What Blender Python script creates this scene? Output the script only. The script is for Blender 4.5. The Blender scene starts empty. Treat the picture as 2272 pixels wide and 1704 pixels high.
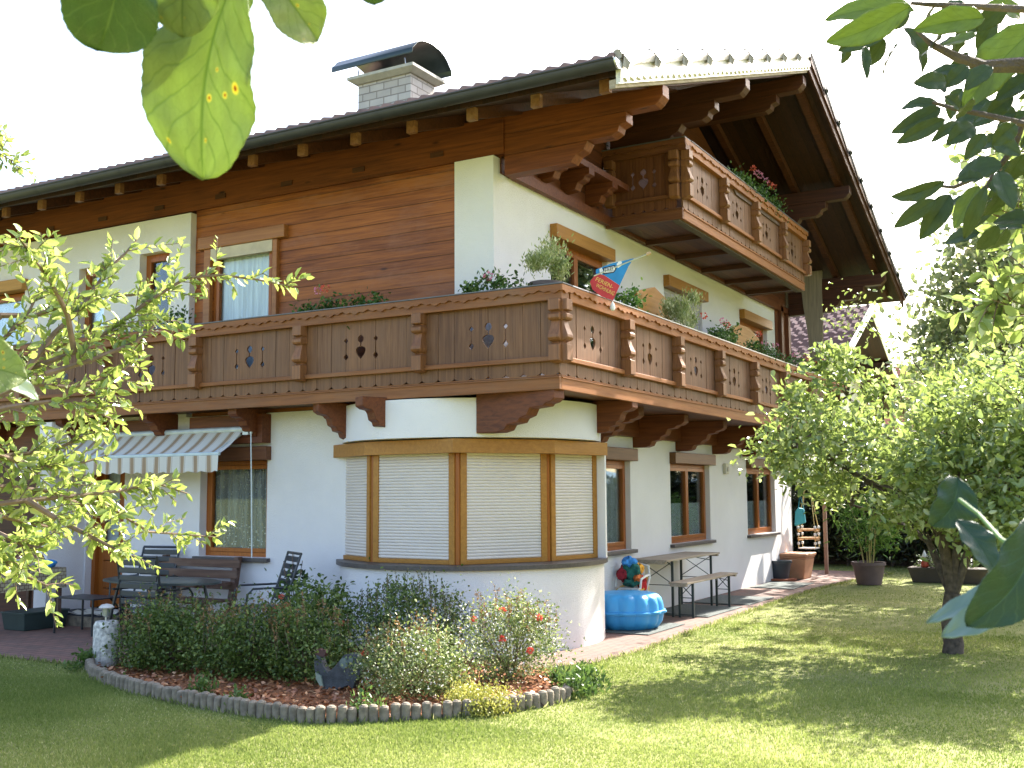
import bpy, math, random
import numpy as np
from mathutils import Vector, Matrix
R = math.radians
S = bpy.context.scene
COL = S.collection
rng = np.random.default_rng(7)
rnd = random.Random(11)

# ------------------------------------------------------------------ camera, sky, sun, exposure
F = 2406.29            # focal length in photograph pixels (2272 wide)
M = np.array([[0.86726799, 0.05530941, 0.49475964],
              [0.49780057, -0.08358859, -0.86325404],
              [-0.00638981, 0.99496423, -0.10002677]])
CAMP = np.array([0.0, 0.0, 1.7])
cam = bpy.data.objects.new('camera', bpy.data.cameras.new('camera'))
COL.objects.link(cam)
mw = Matrix.Identity(4)
for i in range(3):
    for j in range(3):
        mw[i][j] = M[i][j]
    mw[i][3] = CAMP[i]
cam.matrix_world = mw
cam.data.sensor_width = 36
cam.data.lens = F / 2272 * 36
cam.data.clip_start = 0.05
cam.data.clip_end = 6000
cam.data.dof.use_dof = True
cam.data.dof.focus_distance = 11.0
cam.data.dof.aperture_fstop = 36
S.camera = cam

SUN = Vector((0.212, 1.2, 1.0)).normalized()
elev = math.asin(SUN.z)
w = bpy.data.worlds.new("World"); S.world = w; w.use_nodes = True
nt = w.node_tree
sky = nt.nodes.new('ShaderNodeTexSky'); sky.sky_type = 'NISHITA'; sky.sun_disc = False
sky.sun_elevation = elev
sky.sun_rotation = math.atan2(SUN.x, SUN.y)
sky.air_density = 1.0; sky.dust_density = 4.0; sky.ozone_density = 1.0
nt.links.new(sky.outputs[0], nt.nodes['Background'].inputs[0])
nt.nodes['Background'].inputs[1].default_value = 0.15
sl = bpy.data.lights.new('sun', 'SUN'); sl.energy = 5.0; sl.angle = R(0.5); sl.color = (1.0, 0.94, 0.84)
so = bpy.data.objects.new('sun', sl); COL.objects.link(so)
so.rotation_mode = 'QUATERNION'; so.rotation_quaternion = SUN.to_track_quat('Z', 'Y')
S.view_settings.view_transform = 'Standard'; S.view_settings.look = 'None'
S.view_settings.exposure = 2.05; S.view_settings.gamma = 1.0
S.cycles.max_bounces = 8; S.cycles.diffuse_bounces = 4; S.cycles.transparent_max_bounces = 12
S.cycles.caustics_reflective = False; S.cycles.caustics_refractive = False

def ray(px, py):
    v = np.array([px - 1136.0, -(py - 852.0), -F]); v /= np.linalg.norm(v)
    return M @ v
def at(px, py, d):                 # the point that far from the camera
    return Vector(CAMP + ray(px, py) * d)
def onp(px, py, ax, val):          # the point on the plane axis = val
    r = ray(px, py); return Vector(CAMP + r * ((val - CAMP[ax]) / r[ax]))
def gnd(px, py, z=0.0): return onp(px, py, 2, z)

# ------------------------------------------------------------------ materials
MATS = {}
def newmat(name):
    m = bpy.data.materials.new(name); m.use_nodes = True
    MATS[name] = m
    n = m.node_tree.nodes; l = m.node_tree.links
    return m, n, l, n['Principled BSDF']
def N(n, t, **kw):
    x = n.new(t)
    for k, v in kw.items():
        if hasattr(x, k): setattr(x, k, v)
        else: x.inputs[k].default_value = v
    return x
def ramp(n, stops):
    r = n.new('ShaderNodeValToRGB'); e = r.color_ramp.elements
    while len(e) < len(stops): e.new(0.5)
    for i, (p, c) in enumerate(stops):
        e[i].position = p; e[i].color = tuple(c) + (1,) if len(c) == 3 else c
    return r
def coords(n, l, scale=(1, 1, 1)):
    tc = n.new('ShaderNodeTexCoord'); mp = n.new('ShaderNodeMapping')
    mp.inputs['Scale'].default_value = scale
    l.new(tc.outputs['Object'], mp.inputs[0]); return mp
def plain(name, col, rough=0.6, metal=0.0, noise=0.12, scale=8, bump=0.0, spec=0.5):
    m, n, l, b = newmat(name)
    mp = coords(n, l); tx = N(n, 'ShaderNodeTexNoise', Scale=scale, Detail=5)
    l.new(mp.outputs[0], tx.inputs[0])
    a = [max(0, c * (1 - noise)) for c in col]; c2 = [min(1, c * (1 + noise)) for c in col]
    r = ramp(n, [(0.3, a), (0.7, c2)]); l.new(tx.outputs[0], r.inputs[0]); l.new(r.outputs[0], b.inputs['Base Color'])
    b.inputs['Roughness'].default_value = rough; b.inputs['Metallic'].default_value = metal
    b.inputs['Specular IOR Level'].default_value = spec
    if bump:
        bp = N(n, 'ShaderNodeBump', Strength=bump, Distance=0.01); t2 = N(n, 'ShaderNodeTexNoise', Scale=scale * 6, Detail=4)
        l.new(mp.outputs[0], t2.inputs[0]); l.new(t2.outputs[0], bp.inputs['Height']); l.new(bp.outputs[0], b.inputs['Normal'])
    return m
def wood(name, dark, light, axis='X', rough=0.55, plank=None, pax=2, worn=None, knots=False, bump=0.25, spec=0.35):
    """stained timber: grain stretched along axis, optional plank joints every plank metres along axis pax"""
    m, n, l, b = newmat(name)
    sc = {'X': (0.6, 14, 14), 'Y': (14, 0.6, 14), 'Z': (14, 14, 0.6)}[axis]
    mp = coords(n, l, sc)
    g = N(n, 'ShaderNodeTexNoise', Scale=2.2, Detail=7, Roughness=0.62, Distortion=0.6); l.new(mp.outputs[0], g.inputs[0])
    r = ramp(n, [(0.28, dark), (0.72, light)])
    mp2 = coords(n, l, tuple(0.25 * (1 if s < 1 else 0.12 * s) for s in sc))
    big = N(n, 'ShaderNodeTexNoise', Scale=1.6, Detail=3); l.new(mp2.outputs[0], big.inputs[0])
    mx = N(n, 'ShaderNodeMath', operation='ADD'); l.new(g.outputs[0], mx.inputs[0])
    sb = N(n, 'ShaderNodeMath', operation='MULTIPLY_ADD'); l.new(big.outputs[0], sb.inputs[0]); sb.inputs[1].default_value = 0.5; sb.inputs[2].default_value = -0.25
    l.new(sb.outputs[0], mx.inputs[1])
    height = g.outputs[0]; last = mx
    if plank:
        tc = n.new('ShaderNodeTexCoord'); sp = n.new('ShaderNodeSeparateXYZ'); l.new(tc.outputs['Object'], sp.inputs[0])
        dv = N(n, 'ShaderNodeMath', operation='DIVIDE'); l.new(sp.outputs[pax], dv.inputs[0]); dv.inputs[1].default_value = plank
        fl = N(n, 'ShaderNodeMath', operation='FLOOR'); l.new(dv.outputs[0], fl.inputs[0])
        wn = N(n, 'ShaderNodeTexWhiteNoise', noise_dimensions='1D'); l.new(fl.outputs[0], wn.inputs['W'])
        s2 = N(n, 'ShaderNodeMath', operation='MULTIPLY_ADD'); l.new(wn.outputs[0], s2.inputs[0]); s2.inputs[1].default_value = 0.3; s2.inputs[2].default_value = -0.15
        ad = N(n, 'ShaderNodeMath', operation='ADD'); l.new(mx.outputs[0], ad.inputs[0]); l.new(s2.outputs[0], ad.inputs[1]); last = ad
        fr = N(n, 'ShaderNodeMath', operation='FRACT'); l.new(dv.outputs[0], fr.inputs[0])
        pp = N(n, 'ShaderNodeMath', operation='PINGPONG'); l.new(fr.outputs[0], pp.inputs[0]); pp.inputs[1].default_value = 0.5
        gr = N(n, 'ShaderNodeMapRange'); l.new(pp.outputs[0], gr.inputs[0]); gr.inputs[1].default_value = 0.0; gr.inputs[2].default_value = 0.05
        gr.inputs[3].default_value = 0; gr.inputs[4].default_value = 1
        hh = N(n, 'ShaderNodeMath', operation='MULTIPLY_ADD'); l.new(gr.outputs[0], hh.inputs[0]); hh.inputs[1].default_value = 2.0; l.new(g.outputs[0], hh.inputs[2])
        height = hh.outputs[0]
    l.new(last.outputs[0], r.inputs[0]); colout = r.outputs[0]
    if plank:
        dk = N(n, 'ShaderNodeMix', data_type='RGBA'); l.new(gr.outputs[0], dk.inputs[0]); dk.inputs[6].default_value = tuple(0.35 * c for c in dark) + (1,)
        l.new(colout, dk.inputs[7]); colout = dk.outputs[2]
    if worn:
        wt = N(n, 'ShaderNodeTexNoise', Scale=0.9, Detail=6, Roughness=0.7); mp3 = coords(n, l, tuple(1.0 if s < 1 else 3.0 for s in sc)); l.new(mp3.outputs[0], wt.inputs[0])
        wr = ramp(n, [(0.5, (0, 0, 0)), (0.75, (0.8, 0.8, 0.8))]); l.new(wt.outputs[0], wr.inputs[0])
        wm = N(n, 'ShaderNodeMix', data_type='RGBA'); l.new(wr.outputs[0], wm.inputs[0]); l.new(colout, wm.inputs[6]); wm.inputs[7].default_value = tuple(worn) + (1,)
        colout = wm.outputs[2]
    if knots:
        vo = N(n, 'ShaderNodeTexVoronoi', Scale=1.0); mp4 = coords(n, l, tuple(1.6 if s < 1 else 5.5 for s in sc)); l.new(mp4.outputs[0], vo.inputs[0])
        vr = ramp(n, [(0.05, (1, 1, 1)), (0.13, (0, 0, 0))]); l.new(vo.outputs['Distance'], vr.inputs[0])
        vm = N(n, 'ShaderNodeMix', data_type='RGBA'); l.new(vr.outputs[0], vm.inputs[0]); l.new(colout, vm.inputs[6]); vm.inputs[7].default_value = tuple(0.4 * c for c in dark) + (1,)
        colout = vm.outputs[2]
    l.new(colout, b.inputs['Base Color'])
    bp = N(n, 'ShaderNodeBump', Strength=bump, Distance=0.006); l.new(height, bp.inputs['Height']); l.new(bp.outputs[0], b.inputs['Normal'])
    b.inputs['Roughness'].default_value = rough; b.inputs['Specular IOR Level'].default_value = spec
    return m
def leafmat(name, c1, c2, c3=None, transl=0.45, tcol=None, rough=0.4, spec=0.5, gloss=1.0):
    m, n, l, b = newmat(name)
    at_ = N(n, 'ShaderNodeAttribute', attribute_name='rnd')
    st = [(0.0, c1), (0.75, c2)] + ([(1.0, c3)] if c3 else [])
    r = ramp(n, st); l.new(at_.outputs['Fac'], r.inputs[0]); l.new(r.outputs[0], b.inputs['Base Color'])
    b.inputs['Roughness'].default_value = rough; b.inputs['Specular IOR Level'].default_value = spec
    tr = n.new('ShaderNodeBsdfTranslucent')
    if tcol:
        mm = N(n, 'ShaderNodeMix', data_type='RGBA'); mm.inputs[0].default_value = 0.6
        l.new(r.outputs[0], mm.inputs[6]); mm.inputs[7].default_value = tuple(tcol) + (1,); l.new(mm.outputs[2], tr.inputs[0])
    else: l.new(r.outputs[0], tr.inputs[0])
    mx = n.new('ShaderNodeMixShader'); mx.inputs[0].default_value = transl
    l.new(b.outputs[0], mx.inputs[1]); l.new(tr.outputs[0], mx.inputs[2]); l.new(mx.outputs[0], n['Material Output'].inputs[0])
    return m

def plaster(name, col):
    m, n, l, b = newmat(name)
    mp = coords(n, l)
    big = N(n, 'ShaderNodeTexNoise', Scale=0.8, Detail=6, Roughness=0.6); l.new(mp.outputs[0], big.inputs[0])
    r = ramp(n, [(0.3, [c * 0.89 for c in col]), (0.7, col)]); l.new(big.outputs[0], r.inputs[0])
    # splash-back dirt just above the paving
    tc = n.new('ShaderNodeTexCoord'); sp = n.new('ShaderNodeSeparateXYZ'); l.new(tc.outputs['Object'], sp.inputs[0])
    mr = N(n, 'ShaderNodeMapRange'); l.new(sp.outputs[2], mr.inputs[0]); mr.inputs[1].default_value = 0.0; mr.inputs[2].default_value = 0.22; mr.inputs[3].default_value = 0.35; mr.inputs[4].default_value = 0
    dn = N(n, 'ShaderNodeTexNoise', Scale=5, Detail=5); l.new(mp.outputs[0], dn.inputs[0])
    ml = N(n, 'ShaderNodeMath', operation='MULTIPLY'); l.new(mr.outputs[0], ml.inputs[0]); l.new(dn.outputs[0], ml.inputs[1])
    mx = N(n, 'ShaderNodeMix', data_type='RGBA'); l.new(ml.outputs[0], mx.inputs[0]); l.new(r.outputs[0], mx.inputs[6]); mx.inputs[7].default_value = (0.38, 0.33, 0.27, 1)
    l.new(mx.outputs[2], b.inputs['Base Color'])
    f = N(n, 'ShaderNodeTexNoise', Scale=70, Detail=4, Roughness=0.7); l.new(mp.outputs[0], f.inputs[0])
    v = N(n, 'ShaderNodeTexVoronoi', Scale=130); l.new(mp.outputs[0], v.inputs[0])
    ad = N(n, 'ShaderNodeMath', operation='ADD'); l.new(f.outputs[0], ad.inputs[0]); l.new(v.outputs[0], ad.inputs[1])
    bp = N(n, 'ShaderNodeBump', Strength=0.55, Distance=0.008); l.new(ad.outputs[0], bp.inputs['Height']); l.new(bp.outputs[0], b.inputs['Normal'])
    b.inputs['Roughness'].default_value = 0.9; b.inputs['Specular IOR Level'].default_value = 0.2
    return m
PL = plaster('white_render', (0.82, 0.785, 0.78))
W_WALL_X = wood('red_brown_cladding', (0.15, 0.037, 0.007), (0.40, 0.125, 0.022), 'X', plank=0.165, pax=2, knots=True, worn=(0.30, 0.125, 0.07), rough=0.5)
W_BEAM_X = wood('beam_timber_lengthwise', (0.075, 0.018, 0.004), (0.22, 0.058, 0.012), 'X', knots=True)
W_GAB = wood('gable_boarding', (0.06, 0.018, 0.006), (0.15, 0.044, 0.014), 'Y', plank=0.17, pax=2, knots=True)
W_DARK = wood('dark_purlin_timber', (0.035, 0.011, 0.005), (0.095, 0.030, 0.012), 'X')
W_BRK = wood('bracket_timber', (0.075, 0.020, 0.007), (0.19, 0.055, 0.017), 'X')
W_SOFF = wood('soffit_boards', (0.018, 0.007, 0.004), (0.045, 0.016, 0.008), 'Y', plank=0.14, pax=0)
W_SOFFY = wood('soffit_boards_crosswise', (0.06, 0.020, 0.008), (0.13, 0.045, 0.017), 'Y', plank=0.14, pax=0)
W_BALZ = wood('balcony_boards', (0.10, 0.042, 0.018), (0.235, 0.112, 0.052), 'Z', worn=(0.17, 0.093, 0.055))
W_BALX = wood('balcony_rail_timber', (0.15, 0.050, 0.014), (0.28, 0.108, 0.032), 'X', worn=(0.22, 0.115, 0.06))
W_BALY = wood('balcony_rail_timber_gable', (0.19, 0.060, 0.013), (0.36, 0.135, 0.034), 'Y', worn=(0.30, 0.125, 0.045))
W_POST = wood('turned_post_timber', (0.15, 0.060, 0.024), (0.29, 0.13, 0.056), 'Z', rough=0.45)
W_HONEY = wood('honey_shutter_box', (0.30, 0.125, 0.018), (0.43, 0.195, 0.034), 'Y', rough=0.4, bump=0.1)
W_FRAME = wood('window_frame_timber', (0.24, 0.066, 0.010), (0.38, 0.12, 0.02), 'Z', rough=0.35, bump=0.1)
W_FRAMEL = wood('light_frame_timber', (0.38, 0.17, 0.04), (0.52, 0.26, 0.07), 'Z', rough=0.35, bump=0.1)
W_GREY = wood('weathered_grey_timber', (0.24, 0.19, 0.14), (0.44, 0.37, 0.29), 'Y', rough=0.8)
W_GREYZ = wood('weathered_grey_timber_upright', (0.20, 0.16, 0.11), (0.38, 0.31, 0.22), 'Z', rough=0.8)
W_SILVER = wood('silvered_barge_board', (0.52, 0.48, 0.44), (0.80, 0.77, 0.73), 'Y', rough=0.4)
W_BENCH = wood('dark_garden_bench_timber', (0.06, 0.03, 0.02), (0.16, 0.085, 0.055), 'X', rough=0.6, worn=(0.22, 0.15, 0.11))
SLATE = plain('dark_window_sill_stone', (0.075, 0.062, 0.058), 0.45, noise=0.25, scale=30)
GUTTER = plain('dark_gutter_metal', (0.030, 0.031, 0.038), 0.5, metal=0.1)
FLASH = plain('grey_sheet_metal', (0.13, 0.13, 0.14), 0.55, metal=0.3)
ZINC = plain('bright_sheet_metal', (0.55, 0.57, 0.60), 0.3, metal=0.85)
IRON = plain('dark_green_steel', (0.035, 0.05, 0.05), 0.4, metal=0.3)
BLACKP = plain('black_painted_metal', (0.018, 0.02, 0.024), 0.35, spec=0.6)
ANTHR = plain('anthracite_plastic', (0.022, 0.03, 0.042), 0.38, spec=0.6)
ALU = plain('white_aluminium', (0.55, 0.60, 0.63), 0.4, metal=0.3)
TILE_R = plain('roof_tile_concrete', (0.22, 0.13, 0.10), 0.7, noise=0.35, scale=3, bump=0.3)
CHIM = None
def brickmat(name, c1, c2, mortar, sx, sy, rot=None, scale=1.0, rough=0.8, ms=0.012, axes='XZ', noise=0.25, bias=0.0, bump=0.5):
    m, n, l, b = newmat(name)
    tc = n.new('ShaderNodeTexCoord'); sp = n.new('ShaderNodeSeparateXYZ'); cb = n.new('ShaderNodeCombineXYZ')
    l.new(tc.outputs['Object'], sp.inputs[0])
    ad = N(n, 'ShaderNodeMath', operation='ADD')
    if axes == 'XZ':
        l.new(sp.outputs[0], ad.inputs[0]); l.new(sp.outputs[1], ad.inputs[1]); l.new(ad.outputs[0], cb.inputs[0]); l.new(sp.outputs[2], cb.inputs[1])
    elif axes == 'YX':
        l.new(sp.outputs[1], cb.inputs[0]); l.new(sp.outputs[0], cb.inputs[1])
    else:
        l.new(sp.outputs[0], cb.inputs[0]); l.new(sp.outputs[1], cb.inputs[1])
    br = n.new('ShaderNodeTexBrick'); l.new(cb.outputs[0], br.inputs[0])
    br.inputs['Color1'].default_value = tuple(c1) + (1,); br.inputs['Color2'].default_value = tuple(c2) + (1,); br.inputs['Mortar'].default_value = tuple(mortar) + (1,)
    br.inputs['Scale'].default_value = 1.0; br.inputs['Mortar Size'].default_value = ms; br.inputs['Brick Width'].default_value = sx; br.inputs['Row Height'].default_value = sy
    br.inputs['Bias'].default_value = bias; br.inputs['Mortar Smooth'].default_value = 0.3
    nz = N(n, 'ShaderNodeTexNoise', Scale=3, Detail=8, Roughness=0.7); l.new(tc.outputs['Object'], nz.inputs[0])
    mr = N(n, 'ShaderNodeMapRange'); l.new(nz.outputs[0], mr.inputs[0]); mr.inputs[3].default_value = 1 - noise; mr.inputs[4].default_value = 1 + noise
    vm = N(n, 'ShaderNodeVectorMath', operation='SCALE'); l.new(br.outputs[0], vm.inputs[0]); l.new(mr.outputs[0], vm.inputs['Scale'])
    l.new(vm.outputs[0], b.inputs['Base Color'])
    bp = N(n, 'ShaderNodeBump', Strength=bump, Distance=0.01); iv = N(n, 'ShaderNodeMath', operation='SUBTRACT'); iv.inputs[0].default_value = 1.0
    l.new(br.outputs['Fac'], iv.inputs[1]); l.new(iv.outputs[0], bp.inputs['Height']); l.new(bp.outputs[0], b.inputs['Normal'])
    b.inputs['Roughness'].default_value = rough; b.inputs['Specular IOR Level'].default_value = 0.3
    return m
CHIM = brickmat('pale_chimney_brick', (0.42, 0.38, 0.35), (0.50, 0.46, 0.43), (0.25, 0.22, 0.20), 0.30, 0.13, axes='XZ', ms=0.012)
PAVE = brickmat('red_grey_paving', (0.21, 0.115, 0.09), (0.165, 0.115, 0.098), (0.085, 0.065, 0.055), 0.2, 0.1, axes='YX', ms=0.006, noise=0.35)
TERR = brickmat('terrace_paving', (0.27, 0.145, 0.11), (0.20, 0.125, 0.10), (0.09, 0.06, 0.05), 0.2, 0.1, axes='XY', ms=0.006, noise=0.35)
CONC = plain('mossy_concrete', (0.23, 0.19, 0.14), 0.9, noise=0.4, scale=14, bump=0.6)
TERRA = plain('terracotta', (0.50, 0.26, 0.14), 0.7, noise=0.12, scale=6)
BLUEP = plain('sky_blue_plastic', (0.055, 0.33, 0.68), 0.38, noise=0.1, scale=2, spec=0.4)
WHITEP = plain('white_plastic', (0.75, 0.74, 0.70), 0.4, noise=0.04)
YELP = plain('yellow_plastic', (0.72, 0.47, 0.06), 0.4, noise=0.06)
RUBBER = plain('grey_green_rubber_mat', (0.085, 0.10, 0.095), 0.9, noise=0.35, scale=50, bump=0.5)
CREAM = plain('cream_cloth', (0.52, 0.48, 0.40), 0.9, noise=0.06, bump=0.2)
STONE = plain('lichen_spotted_stone', (0.52, 0.50, 0.46), 0.9, noise=0.5, scale=26, bump=0.6)
BARK = plain('bark', (0.085, 0.065, 0.05), 0.95, noise=0.5, scale=18, bump=1.0)
TWIG = plain('twig_bark', (0.15, 0.10, 0.065), 0.8, noise=0.3, scale=30)
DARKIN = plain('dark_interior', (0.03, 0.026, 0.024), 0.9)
BLACKIN = plain('dark_curtain_shadow', (0.05, 0.052, 0.055), 0.9)

def glassmat():
    m, n, l, b = newmat('window_glass')
    for x in list(n):
        if x.type != 'OUTPUT_MATERIAL': n.remove(x)
    t = n.new('ShaderNodeBsdfTransparent'); t.inputs[0].default_value = (0.95, 0.97, 0.97, 1)
    g = n.new('ShaderNodeBsdfGlossy'); g.inputs['Roughness'].default_value = 0.015; g.inputs[0].default_value = (0.9, 0.95, 1, 1)
    fr = N(n, 'ShaderNodeFresnel', IOR=1.28)
    mr = N(n, 'ShaderNodeMapRange'); l.new(fr.outputs[0], mr.inputs[0]); mr.inputs[3].default_value = 0.0; mr.inputs[4].default_value = 0.8
    mx = n.new('ShaderNodeMixShader'); l.new(mr.outputs[0], mx.inputs[0]); l.new(t.outputs[0], mx.inputs[1]); l.new(g.outputs[0], mx.inputs[2])
    l.new(mx.outputs[0], n['Material Output'].inputs[0]); return m
GLASS = glassmat()
def curtain(name, col, fold_ax=1, lace=False, transl=0.3):
    m, n, l, b = newmat(name)
    mp = coords(n, l, {0: (9, 0.2, 0.35), 1: (0.2, 9, 0.35)}[fold_ax])
    t = N(n, 'ShaderNodeTexNoise', Scale=2.5, Detail=3); l.new(mp.outputs[0], t.inputs[0])
    r = ramp(n, [(0.3, [c * 0.65 for c in col]), (0.7, col)]); l.new(t.outputs[0], r.inputs[0]); l.new(r.outputs[0], b.inputs['Base Color'])
    b.inputs['Roughness'].default_value = 0.9
    if lace:   # open net: threads and a denser flowered border at the hem
        mp2 = coords(n, l); v = N(n, 'ShaderNodeTexVoronoi', Scale=26); l.new(mp2.outputs[0], v.inputs[0])
        vr = ramp(n, [(0.18, (1, 1, 1)), (0.3, (0, 0, 0))]); l.new(v.outputs['Distance'], vr.inputs[0])
        tc = n.new('ShaderNodeTexCoord'); sp = n.new('ShaderNodeSeparateXYZ'); l.new(tc.outputs['Object'], sp.inputs[0])
        hz = N(n, 'ShaderNodeMapRange'); l.new(sp.outputs[2], hz.inputs[0]); hz.inputs[1].default_value = 1.05; hz.inputs[2].default_value = 1.4; hz.inputs[3].default_value = 0.9; hz.inputs[4].default_value = 0.16
        ml = N(n, 'ShaderNodeMath', operation='MULTIPLY'); l.new(vr.outputs[0], ml.inputs[0]); l.new(hz.outputs[0], ml.inputs[1])
        ad = N(n, 'ShaderNodeMath', operation='MULTIPLY_ADD'); l.new(t.outputs[0], ad.inputs[0]); ad.inputs[1].default_value = 0.55; l.new(ml.outputs[0], ad.inputs[2])
        l.new(ad.outputs[0], b.inputs['Alpha'])
    return m
LACE = curtain('lace_net_curtain', (0.85, 0.90, 0.88), 0, lace=True)
SHEER = curtain('sheer_curtain', (0.80, 0.88, 0.95), 0)
SHEERY = curtain('sheer_curtain_gable', (0.80, 0.84, 0.83), 1)

def shuttermat(name, col, pitch=0.052):
    m, n, l, b = newmat(name)
    tc = n.new('ShaderNodeTexCoord'); sp = n.new('ShaderNodeSeparateXYZ'); l.new(tc.outputs['Object'], sp.inputs[0])
    nz = N(n, 'ShaderNodeTexNoise', Scale=2.0, Detail=4); l.new(tc.outputs['Object'], nz.inputs[0])
    r = ramp(n, [(0.3, [c * 0.93 for c in col]), (0.7, col)]); l.new(nz.outputs[0], r.inputs[0]); l.new(r.outputs[0], b.inputs['Base Color'])
    b.inputs['Roughness'].default_value = 0.5
    return m
SHUT = shuttermat('roller_shutter_slats', (0.68, 0.60, 0.54))
SHUTG = shuttermat('grey_roller_shutter_slats', (0.42, 0.40, 0.40))

# ------------------------------------------------------------------ mesh builder
class MB:
    def __init__(s, T=None): s.v = []; s.f = []; s.T = T
    def add(s, vs, fs):
        o = len(s.v)
        for p in vs:
            s.v.append(tuple(s.T(*p)) if s.T else tuple(p))
        s.f += [tuple(i + o for i in f) for f in fs]
        return s
    def box(s, x0, x1, y0, y1, z0, z1):
        return s.add([(x0, y0, z0), (x1, y0, z0), (x1, y1, z0), (x0, y1, z0), (x0, y0, z1), (x1, y0, z1), (x1, y1, z1), (x0, y1, z1)],
              [(0, 3, 2, 1), (4, 5, 6, 7), (0, 1, 5, 4), (1, 2, 6, 5), (2, 3, 7, 6), (3, 0, 4, 7)])
    def quad(s, a, b, c, d): return s.add([a, b, c, d], [(0, 1, 2, 3)])
    def prism(s, poly, e0, e1, ax):
        """polygon in the two other axes (cyclic order), extruded along ax from e0 to e1"""
        n = len(poly); vs = []
        for e in (e0, e1):
            for a, b in poly:
                vs.append({0: (e, a, b), 1: (a, e, b), 2: (a, b, e)}[ax])
        fs = [tuple(range(n))[::-1], tuple(range(n, 2 * n))] + [(i, (i + 1) % n, n + (i + 1) % n, n + i) for i in range(n)]
        return s.add(vs, fs)
    def tube(s, pts, r, k=8, r2=None, cap=True):
        pts = [Vector(p) for p in pts]; vs = []; n = len(pts); up = None
        for i, p in enumerate(pts):
            d = (pts[min(i + 1, n - 1)] - pts[max(i - 1, 0)]).normalized()
            if up is None: up = Vector((0, 0, 1)) if abs(d.z) < 0.9 else Vector((1, 0, 0))
            a = d.cross(up).normalized(); b = d.cross(a).normalized(); up = -b
            if isinstance(r, (list, tuple)): rr = r[i]
            else: rr = r if r2 is None else r + (r2 - r) * i / (n - 1)
            for j in range(k):
                t = 2 * math.pi * j / k; vs.append(p + (a * math.cos(t) + b * math.sin(t)) * rr)
        fs = [(i * k + j, i * k + (j + 1) % k, (i + 1) * k + (j + 1) % k, (i + 1) * k + j) for i in range(n - 1) for j in range(k)]
        if cap: fs += [tuple(range(k))[::-1], tuple(range((n - 1) * k, n * k))]
        return s.add(vs, fs)
    def lathe(s, prof, c=(0, 0), k=24, lobes=0, amp=0.0, sx=1, sy=1):
        vs = []; n = len(prof)
        for (r, z) in prof:
            for j in range(k):
                t = 2 * math.pi * j / k; q = r * (1 + amp * abs(math.sin(t * lobes / 2)) - (amp / 2 if lobes else 0))
                vs.append((c[0] + q * math.cos(t) * sx, c[1] + q * math.sin(t) * sy, z))
        fs = [(i * k + j, i * k + (j + 1) % k, (i + 1) * k + (j + 1) % k, (i + 1) * k + j) for i in range(n - 1) for j in range(k)]
        return s.add(vs, fs + [tuple(range(k))[::-1], tuple(range((n - 1) * k, n * k))])
    def build(s, name, mat, parent=None, smooth=False, bevel=0, label=None, recalc=True):
        me = bpy.data.meshes.new(name); off = Vector((0, 0, 0))
        q = parent
        while q is not None: off += q.location; q = q.parent
        me.from_pydata([(v[0] - off.x, v[1] - off.y, v[2] - off.z) for v in s.v], [], s.f)
        if recalc:
            import bmesh
            bm = bmesh.new(); bm.from_mesh(me); bmesh.ops.recalc_face_normals(bm, faces=bm.faces); bm.to_mesh(me); bm.free()
        me.materials.append(mat)
        if smooth:
            for p in me.polygons: p.use_smooth = True
            me.set_sharp_from_angle(angle=R(38))
        o = bpy.data.objects.new(name, me); COL.objects.link(o)
        if parent is not None: o.parent = parent
        if bevel:
            b = o.modifiers.new('bevel', 'BEVEL'); b.width = bevel; b.segments = 2; b.limit_method = 'ANGLE'
        if label: o['label'] = label
        return o
def tag(o, label=None, cat=None, group=None, kind=None):
    if label: o['label'] = label
    if cat: o['category'] = cat
    if group: o['group'] = group
    if kind: o['kind'] = kind
    return o
def thing(name, label, cat, loc=(0, 0, 0), group=None, rz=0):
    o = bpy.data.objects.new(name, None); COL.objects.link(o); o.location = loc; o.rotation_euler = (0, 0, rz)
    o.empty_display_size = 0.1
    return tag(o, label, cat, group)
def part(name, parent, loc=None):            # a part that itself carries sub-parts: an Empty
    o = bpy.data.objects.new(name, None); COL.objects.link(o); o.parent = parent
    if loc: o.location = loc
    return o
def copy_tree(o, parent=None):
    c = o.copy(); COL.objects.link(c); c.parent = parent
    for ch in o.children: copy_tree(ch, c)
    return c

def npmesh(name, verts, faces, mat, parent=None, attr=None, smooth=False, off=None):
    """verts (n,3), faces (m,k) numpy; attr (m,) stored per face as 'rnd'"""
    me = bpy.data.meshes.new(name); n = len(verts); m, k = faces.shape
    verts = np.asarray(verts, dtype=np.float64)
    o_ = Vector((0, 0, 0)); q = parent
    while q is not None: o_ += q.location; q = q.parent
    verts = verts - np.array(o_)
    me.vertices.add(n); me.vertices.foreach_set('co', verts.astype(np.float32).ravel())
    me.loops.add(m * k); me.loops.foreach_set('vertex_index', faces.astype(np.int32).ravel())
    me.polygons.add(m); me.polygons.foreach_set('loop_start', np.arange(0, m * k, k, dtype=np.int32))
    if smooth: me.polygons.foreach_set('use_smooth', np.ones(m, dtype=bool))
    me.update(calc_edges=True)
    if attr is not None:
        a = me.attributes.new('rnd', 'FLOAT', 'FACE'); a.data.foreach_set('value', np.asarray(attr, dtype=np.float32))
    me.materials.append(mat)
    o = bpy.data.objects.new(name, me); COL.objects.link(o)
    if parent is not None: o.parent = parent
    return o
def unit(a): return a / np.maximum(np.linalg.norm(a, axis=1, keepdims=True), 1e-9)
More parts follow.
